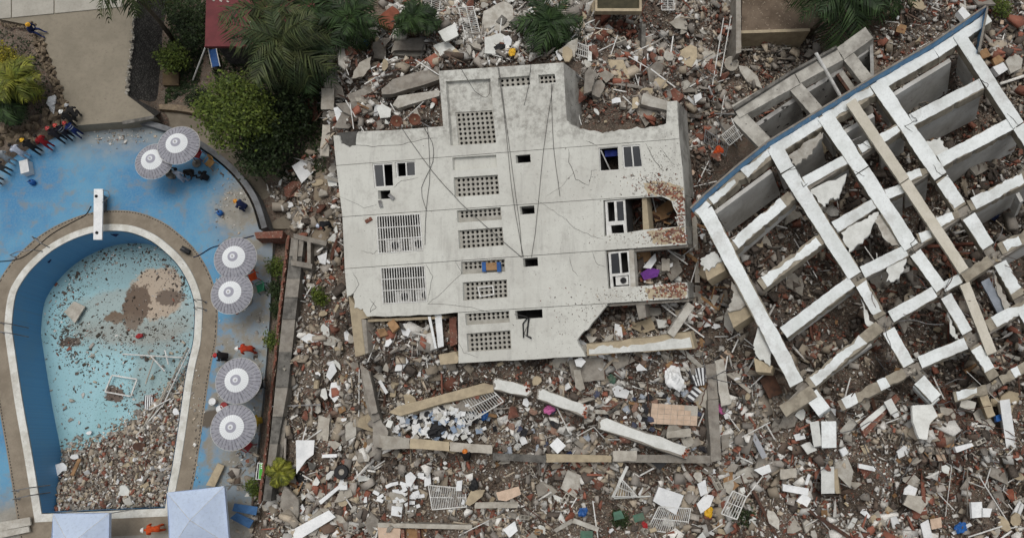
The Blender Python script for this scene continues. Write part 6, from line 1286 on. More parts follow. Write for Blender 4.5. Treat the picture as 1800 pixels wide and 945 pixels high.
 ('brick_slab','flat orange brick heap slab between two palms',[(665,30),(690,10),(702,20),(700,45),(688,52),(665,42)],M_BRICKO,.6,.3),('brick_slab','orange brick slab by the beige slab',[(611,92),(628,84),(640,90),(636,100),(614,103)],M_BRICKO,.6,.3),
 ('plywood_sheet','brown plywood sheet in the middle torn room',[(1146,372),(1180,348),(1188,360),(1176,382),(1152,390)],M_WOOD,.3,.04),('plywood_sheet','tan sheet in the lower torn room',[(1118,444),(1142,440),(1146,455),(1124,465)],M_WOOD,.3,.04),('cloth','purple cloth in the lower torn room',[(1126,480),(1142,470),(1160,474),(1156,486),(1132,492)],M_PURPLE,.35,.08),('cloth','white crumpled cloth in the lower torn room',[(1130,470),(1142,455),(1152,445),(1154,458),(1144,472)],M_SHEET,.4,.08),('board','pale board in the lower torn room',[(1163,454),(1177,454),(1177,476),(1163,476)],M_CONCL,.4,.06),('concrete_slab','beige slab in the bottom torn room',[(1104,572),(1146,557),(1152,578),(1130,586)],M_BEIGE,.4,.2),('plaster_fragment','white slab in the bottom torn room',[(1153,560),(1172,562),(1176,576),(1158,576)],M_PLASTER,.4,.1),
 ('door','white door standing in the ground floor opening',[(764,553),(776,553),(780,608),(770,611)],M_SHEET,.9,.08),('door','narrow white shutter left of the white door',[(752,556),(757,556),(768,612),(764,612)],M_SHEET,.9,.06),('brick_pier','red brick pier right of the white door',[(790,558),(802,556),(804,604),(791,608)],M_BRICK,.8,.5),('cupboard','tan cupboard tipped in the ground floor opening',[(680,568),(692,560),(702,574),(690,584)],M_WOOD,.7,.3),('cupboard','smaller tan box left of the tipped cupboard',[(662,578),(676,576),(682,588),(668,592)],M_WOOD,.5,.25),
 ('tiled_slab','square pale slab lying in the pool',[(113,548),(130,529),(149,538),(132,567)],M_CONCL,.15,.14)]
for nm, lab, q, m, lf, th in PLATES:
    ref = None
    if nm == 'tiled_slab' and 'pool' in lab: ref = P(131, 548, PZ + .35)
    plate(nm, lab.split(' ')[-1] if False else nm.replace('_', ' '), lab, q, m, lf, th, .12, jg=.8 if m in (M_PLASTER, M_CONC, M_CONCL, M_PLASTD, M_BRICK, M_BRICKO, M_BEIGE) else 0, ref=ref)
    lm(lab, sum(p[0] for p in q) / len(q), sum(p[1] for p in q) / len(q))
# long thin pieces
STICKS = [((660,86),(680,67),.05,M_METW,'white pipe across the beige slab'),((684,94),(716,68),.06,M_METW,'white pole on the gabled roof panel'),((676,122),(712,84),.09,M_WOODD,'dark timber leaning on the gabled roof panel'),((761,30),(800,-5),.07,M_METW,'white pole, upper of two beside the top railing'),((742,66),(806,13),.06,M_METW,'white pole, lower of two beside the top railing'),((838,76),(920,18),.07,M_METW,'long white rail crossing the pale roof tiles'),((930,10),(950,0),.05,M_METW,'white rod by the upper palm'),((1035,66),(1035,116),.12,M_PLASTER,'white post beside the brown post'),((1138,50),(1246,152),.05,M_STEEL,'long thin pipe slanting across the upper rubble'),((1268,40),(1248,158),.06,M_METW,'long white pipe, left of two near the satellite dish'),((1280,42),(1262,142),.06,M_METW,'long white pipe, right of two near the satellite dish'),((1242,160),(1250,180),.08,M_SHEET,'short white board in the upper rubble'),((1205,178),(1226,200),.1,M_SHEET,'white plank near the brick lump'),
 ((722,835),(720,895),.07,M_RUST,'rusty iron post standing in the lower rubble'),((463,887),(487,840),.04,M_METW,'thin pale stick leaning under the small palm'),((500,860),(524,902),.05,M_CONCL,'grey strip crossing the lower left corner'),((635,650),(634,732),.06,M_METW,'white pipe standing at the foundation corner'),((670,670),(683,692),.09,M_SHEET,'white short plank above the paper heap'),((1003,800),(1010,790),.05,M_METW,'short white rod near the appliance panel'),((1015,765),(1042,750),.05,M_METW,'white bent strip before the slanting beam'),((1042,750),(1062,772),.05,M_METW,'second leg of the white bent strip'),((1062,772),(1090,772),.05,M_METW,'last leg of the white bent strip'),((1075,872),(1100,818),.08,M_PLASTER,'pale frame side below the foundation'),((1077,874),(1140,870),.07,M_PLASTER,'pale frame foot below the foundation'),((1006,912),(1050,928),.12,M_PLASTD,'cream plank at the bottom centre'),((975,930),(1005,912),.1,M_PLASTD,'second cream plank at the bottom centre'),((1212,920),(1250,936),.08,M_METW,'white bar right of the large bottom grille'),
 ((1318,860),(1362,945),.08,M_RUST,'rusty beam crossing the lower rubble'),((1400,885),(1490,945),.09,M_RUST,'second rusty beam crossing the lower rubble'),((1378,880),(1380,842),.05,M_METW,'thin white post by the box panel'),((1410,850),(1416,832),.08,M_SHEET,'white strip above the box panel'),((1620,845),(1668,895),.05,M_METW,'white bent rod in the lower right rubble'),((1652,905),(1664,810),.04,M_METW,'upright thin rod in the lower right rubble'),((1690,905),(1690,820),.06,M_CONC,'grey post in the lower right rubble'),((1720,855),(1730,822),.05,M_METW,'white frame leg, lower right'),((1692,845),(1720,856),.05,M_METW,'white frame foot, lower right'),((1752,860),(1755,850),.05,M_METW,'white bent pipe at the right'),((1755,850),(1774,838),.05,M_METW,'upper leg of the white bent pipe at the right'),((1664,935),(1696,918),.08,M_SHEET,'white board strip by the blue bag pile'),((1770,790),(1795,850),.05,M_RUST,'rusty rod at the right edge'),((1768,905),(1782,880),.09,M_SHEET,'white plank, left of a row at the right edge'),((1778,905),(1786,884),.08,M_SHEET,'white plank, right of a row at the right edge'),
 ((1216,382),(1222,500),.14,M_CONCL,'grey pipe standing between the two buildings'),((1222,505),(1226,560),.16,M_CONC,'lower length of the grey pipe between the buildings'),((1290,670),(1314,690),.1,M_CONCL,'grey stick below the left cantilevers'),((1268,520),(1258,548),.06,M_WOOD,'orange frame leg beside the left cantilever'),((1222,520),(1256,546),.08,M_WOOD,'orange chair rail beside the left cantilever'),((1252,508),(1282,508),.07,M_WOOD,'orange top rail beside the left cantilever'),((1246,528),(1252,506),.07,M_WOOD,'orange upright beside the left cantilever'),
 ((1540,432),(1542,455),.05,M_METW,'thin white rod in the middle grid cell'),((1518,420),(1540,452),.05,M_METW,'white rod across a grid cell'),((1713,318),(1722,340),.05,M_METW,'white rod inside an upper right grid cell'),((1468,212),(1492,200),.06,M_METW,'white bar, upper of two between grid beams'),((1482,236),(1512,222),.06,M_METW,'white bar, lower of two between grid beams'),((1560,560),(1590,520),.05,M_STEEL,'grey rod under the grid'),((1700,650),(1758,705),.03,M_METW,'loose white cable over the lower grid'),((1640,300),(1660,318),.05,M_METW,'short rod in a central grid cell')]
for a, b_, r_, m, lab in STICKS:
    inR = a[0] > 1400 and a[1] < 660; lf = .35
    pa, pb = (G(*a, .5), G(*b_, .5)) if not inR else (fr(*a, 1.0 if 'bar' in lab or 'rod' in lab else .3), fr(*b_, 1.0 if 'bar' in lab or 'rod' in lab else .3))
    nm = 'pole' if r_ < .08 else 'plank'
    mb = MB().tube([pa, pb], r_ * .6, 6) if nm == 'pole' else MB().bar(pa, pb, r_ * 2, .06)
    add(nm, mb, m, None, lab, nm)
# pipes heaped on the right of the pool
for i, (a, b_) in enumerate([((330,610),(268,735)), ((334,612),(285,715)), ((215,622),(320,628)), ((270,632),(256,674)), ((290,615),(296,640)), ((285,712),(240,765)), ((318,640),(246,760)), ((300,700),(262,720)), ((240,768),(282,772)), ((308,740),(330,735)), ((232,800),(262,842)), ((300,790),(262,850)), ((160,805),(163,840)), ((155,840),(135,872)), ((266,626),(290,652)), ((320,690),(300,720))]):
    z0 = PZ + .4 + .05 * (i % 4); add('pipe', MB().tube([P(*a, z0 + (.5 if i < 2 else 0)), P(*b_, z0)], .045, 6), M_METW if i % 3 else M_CONCL, None, ['longest','second long','horizontal','short slanting','short upright','bent lower','thin long','short middle','low horizontal','right edge','lower heap','lower right heap','small upright','small slanting','upper slanting','right small'][i] + ' white pipe in the heap inside the pool', 'pipe', 'pipes heaped inside the pool')
q = [(197,659),(241,666),(230,696),(185,688)]; mb = MB()
for i in range(4): mb.bar(P(*q[i], PZ + .3), P(*q[(i+1) % 4], PZ + .3), .08, .06)
add('window_frame', mb, M_METW, None, 'empty white window frame lying on the pool floor', 'window frame'); lm('white window frame in the pool', 213, 677)
# cloth, bags, tyre, striped mattress, orange box on a screen
def crumple(name, m, r_, flat, seed):
    bm = bmesh.new(); bmesh.ops.create_icosphere(bm, subdivisions=3, radius=1.0); o_ = Vector((seed * 1.7, seed * .3, 5))
    for v in bm.verts:
        k = 1 + .55 * noise.noise(v.co * 1.1 + o_) + .35 * noise.noise(v.co * 2.8 + o_) + .12 * noise.noise(v.co * 7 + o_); v.co = Vector((v.co.x * r_ * k, v.co.y * r_ * .75 * k, max(-.1, v.co.z) * r_ * flat * k))
    me = bpy.data.meshes.new(name); bm.to_mesh(me); bm.free(); me.materials.append(m); return me
def bag(label, px, py, r_, m, lift=.2, cat='bag', flat=.5):
    place('cloth' if cat == 'cloth' else 'bag', crumple('bag', m, r_ * .85, flat, px * .37 + py), G(px, py, lift - .1), (0, 0, px), (1, 1, 1), None, label, cat); lm(label, px, py)
for lab, x, y, r_, m in [('black bag beside the tall white cracked panel',530,838,.45,M_BLACK),('black bag lower in the bottom rubble',834,853,.38,M_BLACK),('black bin bag by the upper right grille',880,93,.4,M_BLACK),('yellow bag by the block top edge',900,101,.3,M_YEL),('blue bag in the lower right corner heap',1678,925,.4,M_BLUE),('blue bag near the green boards',1022,898,.3,M_BLUE),('pink cloth right of the foundation',1262,718,.35,M_PINK),('white tangled sheet under the torn ledge',1180,665,.7,M_SHEET),('red pink hose coil in front of the block',965,720,.35,M_PINK),('blue wrapped parcel in the paper heap',852,730,.3,M_BLUE),('black clothes in the paper heap',770,755,.6,M_BLACK),('navy clothes on the foundation beam',1000,803,.35,M_NAVY),('teal cloth under the facade',1073,668,.3,M_FGREEN),('dark bag by the deck wall',450,472,.5,M_BLACK),('white bags on the boundary wall',455,578,.4,M_SHEET),('grey plastic sheet behind the upper umbrellas',232,231,.5,M_PLASTD),('white sacks on the stone wall',92,178,.45,M_SHEET),('second pair of white sacks on the stone wall',96,192,.4,M_SHEET),('yellow bag below the upper parasols',311,315,.18,M_YEL),('white plastic bags by the curved parapet',408,318,.4,M_SHEET),('black bag by the curved parapet',396,306,.3,M_BLACK),('orange clothes in the gap between buildings',1258,272,.35,M_ORANGE),('yellow cloth left of the bent grille',1242,898,.3,M_YEL),('red cloth near the bent bottom grille',1130,920,.2,M_REDP),('red toy cloth in the pool',245,590,.25,M_REDP),('white paper on the deck near the bending person',418,600,.3,M_SHEET),('blue cloth in the upper left rubble',645,85,.3,M_BLUE),('navy bag inside an upper right grid cell',1738,385,.35,M_NAVY)]:
    if lab.startswith('red toy'): 
        me = crumple('bag', m, .2, .5, 5); place('bag', me, P(245, 590, PZ + .15), (0, 0, 0), (1, 1, 1), None, lab, 'cloth')
    else: bag(lab, x, y, r_, m, .62 if x > 560 else .12, 'cloth' if 'cloth' in lab or 'sheet' in lab else 'bag')
t = G(605, 828, .5); th = thing('tyre', t, 'black tyre near the tall white cracked panel', 'tyre'); add('tread', MB().lathe(t, [(.17,0),(.36,0),(.40,.06),(.40,.16),(.36,.22),(.17,.22)], 22, cap=False), M_BLACK, th); add('hub', MB().lathe(t, [(.17,.02),(.17,.12),(.06,.16)], 16), M_CONCL, th); lm('black tyre', 605, 828)
def striped(label, q, n, dirn):
    o_ = G(sum(p[0] for p in q)/4, sum(p[1] for p in q)/4, .7); t = thing('striped_mattress', o_, label, 'mattress'); nn = Vector((.1, -.1, 1)).normalized()
    for i in range(n): u0, u1 = i / n, (i + 1) / n; pts_ = [quadp(q, u0, 0), quadp(q, u1, 0), quadp(q, u1, 1), quadp(q, u0, 1)]; add('stripe', MB().prism([PP(p.x, p.y, o_ + nn * (.01 if i % 2 else 0), nn) for p in pts_], -nn * .18), M_SHEET if i % 2 else mat('dark_stripe_cloth', (74, 72, 74), (60, 58, 60), 6, .9, 0, .1), t)
    lm(label, q[0][0], q[0][1])
striped('grey and white striped mattress, upper piece right under the ledge', [(1208,648),(1240,645),(1240,676),(1222,678)], 9, 0); striped('grey and white striped mattress, lower folded piece', [(1206,700),(1222,678),(1234,688),(1216,707)], 6, 0)
striped('striped mat lying in the pool heap', [(254,694),(270,692),(268,724),(252,724)], 9, 1)
b = fc(866, 470, -.15); t = thing('cardboard_box', b, 'brown cardboard box with blue ends lodged on a screen', 'box'); ux2 = ux.normalized(); uy2 = uy.normalized()
add('box', MB().box(fc(866, 468, 0), ux2 * .34, uy2 * .2, -DVC.normalized() * .12), M_WOOD, t)
for s in (-1, 1): add('blue_flap', MB().box(fc(866 + s * 13, 469, -.1), ux2 * .1, uy2 * .26, -DVC.normalized() * .05), M_BLUE, t)
add('picture_frame', MB().holed([fc(x, y, .0) for x, y in [(839,504),(867,501),(869,518),(843,522)]], [[fc(x, y, .0) for x, y in [(841,506),(865,503.5),(867,516),(845,520)]]], DVC * .03), M_METW, None, 'thin white frame lodged on a lower screen', 'frame')
add('loose_brick', MB().box(fc(649, 387, -.03), ux2 * .16 + uy2 * .08, uy2 * .08 - ux2 * .04, -DVC.normalized() * .06), M_BRICK, None, 'single red brick lying on the facade left of the grille', 'brick')
# ------------------------------------------------------------------ loose rubble
ZONES = {
 'tl': [(560,130),(580,60),(700,52),(772,58),(772,224),(590,233)], 'tc': [(640,-60),(1046,-60),(1046,108),(990,108),(770,122),(700,60)],
 'tr': [(1000,30),(1128,-60),(1300,-60),(1300,190),(1240,340),(1205,345),(1192,175),(1172,178),(1170,216),(1000,218),(1022,120)],
 'gap': [(1200,330),(1245,350),(1300,560),(1340,700),(1260,730),(1250,640),(1225,620),(1212,520)], 'ls': [(470,335),(590,235),(612,520),(640,640),(660,790),(640,930),(470,900),(515,560),(540,430)],
 'fr': [(622,560),(800,556),(806,640),(1030,628),(1015,598),(1070,535),(1225,525),(1260,640),(1262,805),(660,785)], 'r2': [(1112,348),(1180,350),(1190,398),(1116,406)], 'r3': [(1110,440),(1212,432),(1214,498),(1114,504)],
 'bot': [(470,860),(650,785),(1270,812),(1270,1010),(470,1010)], 'br': [(1260,700),(1400,690),(1480,705),(1800,690),(1920,700),(1920,1010),(1260,1010)],
 'grid': [(1245,370),(1350,270),(1735,35),(1850,60),(1850,700),(1480,722),(1400,692)], 'tr2': [(1535,60),(1600,-60),(1920,-60),(1920,330),(1740,110),(1735,15),(1545,130)], 'anx': [(1310,205),(1530,62),(1535,140),(1350,250)], 'ter': [(1300,-60),(1440,-60),(1440,110),(1300,190)],
 'roof': [(775,62),(850,8),(930,-10),(935,88),(860,104),(782,110)],
 'dk': [(382,868),(440,800),(460,800),(458,1000),(400,1000)]}
COLS = {
 'tl': [(R_, 1.2), (W_, 5.7), (GY_, 4), (B_, 2), (D_, 2)], 'tc': [(R_, 0.74), (W_, 5.4), (GY_, 4), (B_, 2), (D_, 1)], 'tr': [(R_, 1.9), (W_, 1.9), (GY_, 6), (B_, 2), (D_, 1.5)], 'gap': [(R_, 1.8), (W_, 2.0), (GY_, 3), (B_, 2), (D_, 5)],
 'ls': [(R_, 1.2), (W_, 3.8), (GY_, 3), (B_, 5), (D_, 2)], 'fr': [(R_, 1.5), (W_, 5.7), (GY_, 4), (B_, 4), (D_, 2.5)], 'r2': [(R_, 1.5), (GY_, 1), (B_, 1), (D_, 6)], 'r3': [(R_, 1.5), (W_, 1.5), (GY_, 1), (B_, 1), (D_, 6)],  # r2, r3: shade of the torn rooms painted in as extra dark pieces
 'bot': [(R_, 1.2), (W_, 3.8), (GY_, 4), (B_, 5.5), (D_, 2)], 'br': [(R_, 3.1), (W_, 6.4), (GY_, 3.5), (B_, 4), (D_, 3)], 'grid': [(R_, 1.6), (W_, 1.0), (GY_, 2.5), (B_, 2.2), (D_, 6)], 'tr2': [(R_, 2.8), (W_, 5.7), (GY_, 3), (B_, 4), (D_, 2)], 'anx': [(R_, 1.2), (GY_, 3), (D_, 4), (B_, 2)], 'ter': [(R_, 0.93), (GY_, 4), (D_, 3), (B_, 4)], 'roof': [(W_, 6), (GY_, 4), (B_, 2), (R_, .5)], 'dk': [(R_, 1.2), (GY_, 3), (B_, 4), (D_, 2), (W_, 1.4)]}  # grid: shade of the deep cells put into the palette
def area(p): return abs(sum(p[i][0]*p[(i+1)%len(p)][1] - p[(i+1)%len(p)][0]*p[i][1] for i in range(len(p)))) / 2
FACP = [(p[1], p[2]) for p in panels]
SIDEP = [(556,236),(584,240),(590,330),(588,420),(560,440),(545,420),(550,340)]
NC = 520000; CXY = np.stack([np.random.uniform(-37, 37, NC), np.random.uniform(-13, 35, NC)], 1); CDEN = NC / (74 * 48.0)
CZ = terrain(CXY[:, 0], CXY[:, 1]); CDD = CXY[:, 1] * CF.y + (CZ - H) * CF.z
CPX = 900 + FPX * CXY[:, 0] / CDD; CPY = 472.5 - FPX * (CXY[:, 1] * CU.y + (CZ - H) * CU.z) / CDD
def inp(poly): return in_poly(CPX, CPY, [Vector((p[0], p[1])) for p in poly])
_bad = inp(DECK_PX) | inp(YARD_PX); _fac = np.zeros(NC, bool)
for p_ in panels: _fac |= inp(p_[1])
_side = inp(SIDEP) & (np.random.rand(NC) < .82)
CAND = {}
for z_, poly in ZONES.items():
    ok = inp(poly)
    if z_ != 'dk' : ok &= ~_bad
    if z_ not in ('r2', 'r3', 'dk'): ok &= ~_fac
    if z_ == 'ls': ok &= ~_side
    ix = np.where(ok)[0]; np.random.shuffle(ix); CAND[z_] = ix
CUR = {z_: 0 for z_ in ZONES}
def sample(zone, n):
    """n spots of ground in a zone: indices into CXY / CZ"""
    ix = CAND[zone]; k = CUR[zone]; CUR[zone] += n; return [int(ix[(k + i) % len(ix)]) for i in range(n)]
SHORT = [('fallen air conditioner',775,718),('grey appliance casing',752,727),('black clothes in the heap',770,755),('blue parcel',852,730),('left tip of the pale beam',695,725),('foundation beam left end',695,768),('foundation beam middle',790,772),('stack of white blocks',712,868),('orange brick heap between two palms',690,32),('gabled grey roof panel',718,82),('long grey roof beam',725,148),('terracotta bowls',712,210),('lined white panel',606,210),('upright pale slabs',573,200),('red hollow brick panel',542,192),('white square panel',532,302),('concrete chamber',540,440),('person in black beside the block',576,412),('left facade corner',612,540),('large white plaster fragment',590,690),('tall white cracked panel',538,795),('black tyre',605,828),('small yellow palm',490,828),('white board at lower left',550,920),('tiled box',745,930),('half buried white grille',788,872),('rusty iron post',721,860),('cream tiled slab',895,868),('person with the orange helmet',820,806),('paper heap',775,735),('bent white grille',835,712),('foundation corner',668,765),('upper cream beam',900,680),('stained cream beam',990,708),('long white slanting beam',1130,770),('tiled floor fragment',1185,728),('striped mattress',1222,665),('white tangled sheet',1180,662),('grey slab pair',1030,650),('cream door leaf',1005,850),('black sash',1160,810),('white mattress sheet',1178,880),('large bottom grille',1178,915),('green boards',1105,910),('foundation right wall',1255,740),('cardboard sheets',1284,842),('bent grille at the bottom',1290,888),('grey metal panel',1332,780),('hanging columns',1455,780),('white box panel',1400,862),('silver crumpled sheet',1340,826),('brown wooden door',1356,675),('long brick wall piece',1545,730),('white and red plaster piece',1622,740),('white hanging strip',1775,750),('white square panel at lower right',1600,862),('white cabinet panels',1722,896),('blue bag at lower right',1678,925),('tipped beam chunk',1695,786),('grey posts at lower right',1690,860),('blue parapet end',1728,60),('cartons beyond the parapet',1745,100),('palm over the annex',1480,30),('annex frame',1420,150),('low terrace',1350,70),('satellite dish',1286,112),('two white pipes',1265,95),('red brick lump',1187,168),('leaning cream slab',1153,180),('roof tank',1087,10),('brown post',1052,70),('cracked slabs by the tower',1042,148),('tall white railing',828,48),('pale roof tiles',875,50),('upper palm',966,40),('tower top edge',900,112),('leaning balcony railing',1290,236),('grey standing pipe',1219,440),('orange chair frame',1252,528),('upper torn room',1150,375),('lower torn room',1160,470),('bottom torn room',1140,570),('ground floor opening',710,590),('left cantilever stubs',1290,530),('blue parapet foot',1300,300),('central grid cells',1520,420),('upper right grid cells',1700,230),('lower right grid cells',1720,540),('left grid cells',1380,430),('lower grid edge',1560,660),('blue boards',430,905)]
def where(x, y):
    n, px, py = min(SHORT, key=lambda s: (s[1]-x)**2 + (s[2]-y)**2); dx, dy = x - px, y - py
    if abs(dx) < 11 and abs(dy) < 11: return 'right beside the ' + n
    return (('right of' if dx > 0 else 'left of') if abs(dx) > abs(dy) else ('below' if dy > 0 else 'above')) + ' the ' + n
def size_word(s): return 'small' if s < .85 else ('mid sized' if s < 1.2 else 'large')
KIND = {
 'concrete_chunk': ([hull_mesh('concrete_chunk', m, .29, .21, .16, 8, 400 + i) for i, m in enumerate([M_CONC, M_CONC, M_CONCL, M_CONCL, M_BEIGE, M_CONCD] * 2)], 'broken concrete chunk', 'chunk', 1.0, {'tl': 24, 'tc': 16, 'tr': 36, 'gap': 12, 'ls': 36, 'fr': 36, 'bot': 32, 'br': 42, 'grid': 36, 'tr2': 12, 'ter': 8, 'anx': 4, 'r2': 2, 'r3': 2, 'dk': 2}),
 'plaster_shard': ([shard_mesh('plaster_shard', m, .3, .2, .05, 430 + i, 5 + i % 3) for i, m in enumerate([M_PLASTER, M_SHEET, M_PLASTD, M_PLASTER, M_SHEET] * 2)], 'white plaster shard', 'shard', 1.1, {'tl': 26, 'tc': 16, 'roof': 30, 'tr': 14, 'gap': 12, 'ls': 34, 'fr': 42, 'bot': 40, 'br': 56, 'grid': 20, 'tr2': 14, 'r3': 4}),
 'brick': ([BRK, BRKO, BRK], 'red brick', 'brick', 0.4, {'tl': 24, 'tc': 22, 'tr': 40, 'gap': 16, 'ls': 20, 'fr': 34, 'bot': 40, 'br': 70, 'grid': 20, 'tr2': 20, 'r2': 6, 'r3': 4, 'ter': 6}),
 'brick_clump': ([hull_mesh('brick_clump', m, .34, .26, .16, 9, 460 + i) for i, m in enumerate([M_BRICK, M_BRICKO, M_BRICK, M_BRICK])], 'clump of red bricks with mortar', 'brick clump', 1.2, {'tl': 12, 'tc': 8, 'tr': 20, 'gap': 8, 'ls': 6, 'fr': 12, 'bot': 12, 'br': 30, 'grid': 12, 'tr2': 10, 'r2': 3, 'r3': 2}),
 'slab_fragment': ([shard_mesh('slab_fragment', m, .52, .36, .13, 480 + i, 5 + i % 3) for i, m in enumerate([M_CONC, M_CONCL, M_BEIGE, M_CONCL, M_PLASTD, M_CONC])], 'flat slab fragment', 'slab', 1.7, {'tl': 26, 'tc': 14, 'roof': 14, 'tr': 28, 'gap': 12, 'ls': 22, 'fr': 34, 'bot': 24, 'br': 50, 'grid': 44, 'tr2': 12, 'ter': 6, 'anx': 6, 'r2': 2, 'r3': 2}),
 'concrete_block': ([box_mesh('concrete_block', M_CONCL, .39, .19, .19, True), box_mesh('concrete_block', M_BEIGE, .3, .18, .14), box_mesh('concrete_block', M_CONC, .34, .2, .16)], 'cement block', 'block', 1.0, {'tl': 8, 'tc': 6, 'tr': 12, 'ls': 18, 'fr': 20, 'bot': 90, 'br': 40, 'gap': 4, 'grid': 6}),
 'plank_fragment': ([box_mesh('plank_fragment', m, .9, .13, .04) for m in (M_WOODD, M_WOOD, M_PLASTD, M_WOODD)], 'splintered plank', 'plank', .7, {'tl': 12, 'tc': 8, 'tr': 8, 'gap': 8, 'ls': 8, 'fr': 14, 'bot': 12, 'br': 20, 'grid': 24, 'r2': 6, 'r3': 3, 'tr2': 4}),
 'thin_rod': ([box_mesh('thin_rod', m, 1.1, .045, .04) for m in (M_METW, M_STEEL, M_RUST, M_METW, M_METW)], 'thin metal rod', 'rod', .8, {'tl': 40, 'tc': 16, 'tr': 52, 'gap': 16, 'ls': 12, 'fr': 24, 'bot': 22, 'br': 60, 'grid': 26, 'r2': 6, 'r3': 8, 'tr2': 6}),
 'carton_piece': ([box_mesh('carton_piece', m, .4, .32, .03) for m in (M_WOOD, M_TILE, M_SHEET, M_WOOD)], 'flat board piece', 'board', .9, {'tc': 5, 'tr': 4, 'fr': 18, 'bot': 14, 'br': 28, 'grid': 14, 'tr2': 8, 'gap': 4, 'ls': 5})}
CW = {'grey_concrete': 'grey', 'pale_concrete': 'pale', 'beige_render': 'beige', 'weathered_concrete': 'dark grey', 'white_plaster': 'dull', 'white_sheet': 'clean', 'dirty_plaster': 'dirty', 'red_brick': 'dusty', 'orange_brick': 'orange', 'dark_wood': 'dark', 'tan_wood': 'tan', 'white_metal': 'white', 'grey_steel': 'grey', 'rusty_iron': 'rusty', 'beige_tile': 'cream'}
for kn, (meshes, words_, cat, big, cnt) in KIND.items():
    spots_ = [(z, p) for z, n in cnt.items() for p in sample(z, n)]
    for z, p_i in spots_:
        p = (CPX[p_i], CPY[p_i]); X0, Y0, Z0 = CXY[p_i, 0], CXY[p_i, 1], CZ[p_i]
        me = RND.choice(meshes); s = (.5 + 1.35 * RND.random() ** 2.0) * (1.0 if kn not in ('brick',) else .85); tl_ = .35 if kn in ('plaster_shard', 'slab_fragment', 'carton_piece') else .5
        if kn == 'thin_rod': sc3 = (RND.uniform(.5, 2.6), RND.uniform(.9, 1.7), 1); tl_ = .3
        elif kn == 'brick': sc3 = (1, 1, 1)
        else: sc3 = (s * RND.uniform(.8, 1.25), s * RND.uniform(.8, 1.2), s if kn in ('concrete_chunk', 'brick_clump') else 1)
        rot = (RND.uniform(-tl_, tl_), RND.uniform(-tl_, tl_), RND.uniform(0, 6.28))
        if kn == 'concrete_chunk': rot = tuple(RND.uniform(0, 6.28) for _ in range(3))
        cw = CW.get(me.materials[0].name, '')
        lab = (size_word(s) + ' ' if kn not in ('brick', 'thin_rod') else ('short ' if kn == 'thin_rod' and sc3[0] < 1 else ('long ' if kn == 'thin_rod' else ''))) + (cw + ' ') + words_ + ' ' + where(*p)
        place(kn, me, (X0, Y0, Z0 + RND.uniform(.2, .5)), rot, sc3, None, ' '.join(lab.split()[:16]), cat, words_ + 's in the rubble')
# chunks caught on broken beam joints of the grid
for i, (x, y) in enumerate([(1508,489),(1516,484),(1555,566),(1562,572),(1603,652),(1610,658),(1658,513),(1662,516),(1604,440),(1706,597),(1750,448),(1744,452),(1755,455),(1698,372),(1428,684),(1438,690),(1455,730),(1452,800),(1456,806),(1458,812),(1692,588),(1600,648),(1750,670),(1742,676)]):
    for k in range(4):
        me = RND.choice(KIND['concrete_chunk'][0]); s = RND.uniform(.35, .75); place('concrete_crumble', me, fr(x + RND.uniform(-7, 7), y + RND.uniform(-7, 7), .15 if y < 680 else .7), [RND.uniform(0, 6) for _ in range(3)], (s,) * 3, None, 'crumbled grey concrete at the beam joint ' + where(x, y) + (', upper bits' if k < 2 else ', lower bits'), 'crumble', 'crumbled concrete at beam joints')
REB = []
for i in range(6):
    r = random.Random(i); c = [Vector((0, 0, 0))]
    d = Vector((1, r.uniform(-.3, .3), r.uniform(0, .3)))
    for k in range(7): d = (d + Vector((r.uniform(-.4, .4), r.uniform(-.5, .5), r.uniform(-.35, .3)))).normalized(); c.append(c[-1] + d * .24)
    REB.append(MB().tube(c, .016, 5).mesh('rebar_strand', M_RUST if i % 2 else M_STEEL, Vector()))
for i in range(120):
    cx_, cy_, sd_ = RND.choice([(1690,740,22),(1500,760,20),(1600,690,18),(1455,800,12),(1750,690,16),(1640,800,24),(1560,560,10),(1662,515,8),(1750,450,8),(1300,700,14),(1100,660,20),(700,640,18),(1240,660,10),(620,180,18),(1230,330,14)]); x, y = RND.gauss(cx_, sd_), RND.gauss(cy_, sd_ * .8)
    place('rebar_strand', REB[i % 6], G(x, y, .35) if not (x > 1400 and y < 640) else fr(x, y, .3), (RND.uniform(-.5, .5), RND.uniform(-.5, .5), RND.uniform(0, 6.28)), (RND.uniform(.7, 1.8),) * 3, None, ('rusty' if i % 2 else 'grey') + ' bent rebar strand ' + where(x, y), 'rebar', 'bent rebar strands in the rubble')
# papers and small whites over the heap in front of the block
PAPER = [box_mesh('paper', m, .32, .24, .012) for m in (M_SHEET, M_SHEET, M_PLASTER)] + [box_mesh('paper', m, .3, .22, .03) for m in (M_SHEET, M_PLASTD, mat('grey_blue_card', (140, 156, 176), None, 3, .7, .1, .1), M_BLACK, M_SHEET)]
for i in range(220):
    x, y = RND.gauss(770, 44), RND.gauss(742, 19)
    if not pip(x, y, [(684,724),(860,690),(885,720),(870,778),(690,770)]): continue
    me = RND.choice(PAPER); place('paper', me, G(x, y, RND.uniform(.4, .7)), (RND.uniform(-.4, .4), RND.uniform(-.4, .4), RND.uniform(0, 6)), (RND.uniform(.6, 1.3),) * 2 + (1,), None, ('pale ' if i % 2 else 'loose ') + 'paper or packaging ' + where(x, y), 'paper', 'papers in the heap before the block')
CLO = [crumple('garment', mat('garment_%d' % k, c, None, 5, .95, .1, .3, dirt=.3), .2, .4, 40 + k) for k, c in enumerate([(196, 196, 192), (70, 76, 96), (120, 112, 104), (150, 120, 104), (46, 46, 50), (168, 176, 186)])]
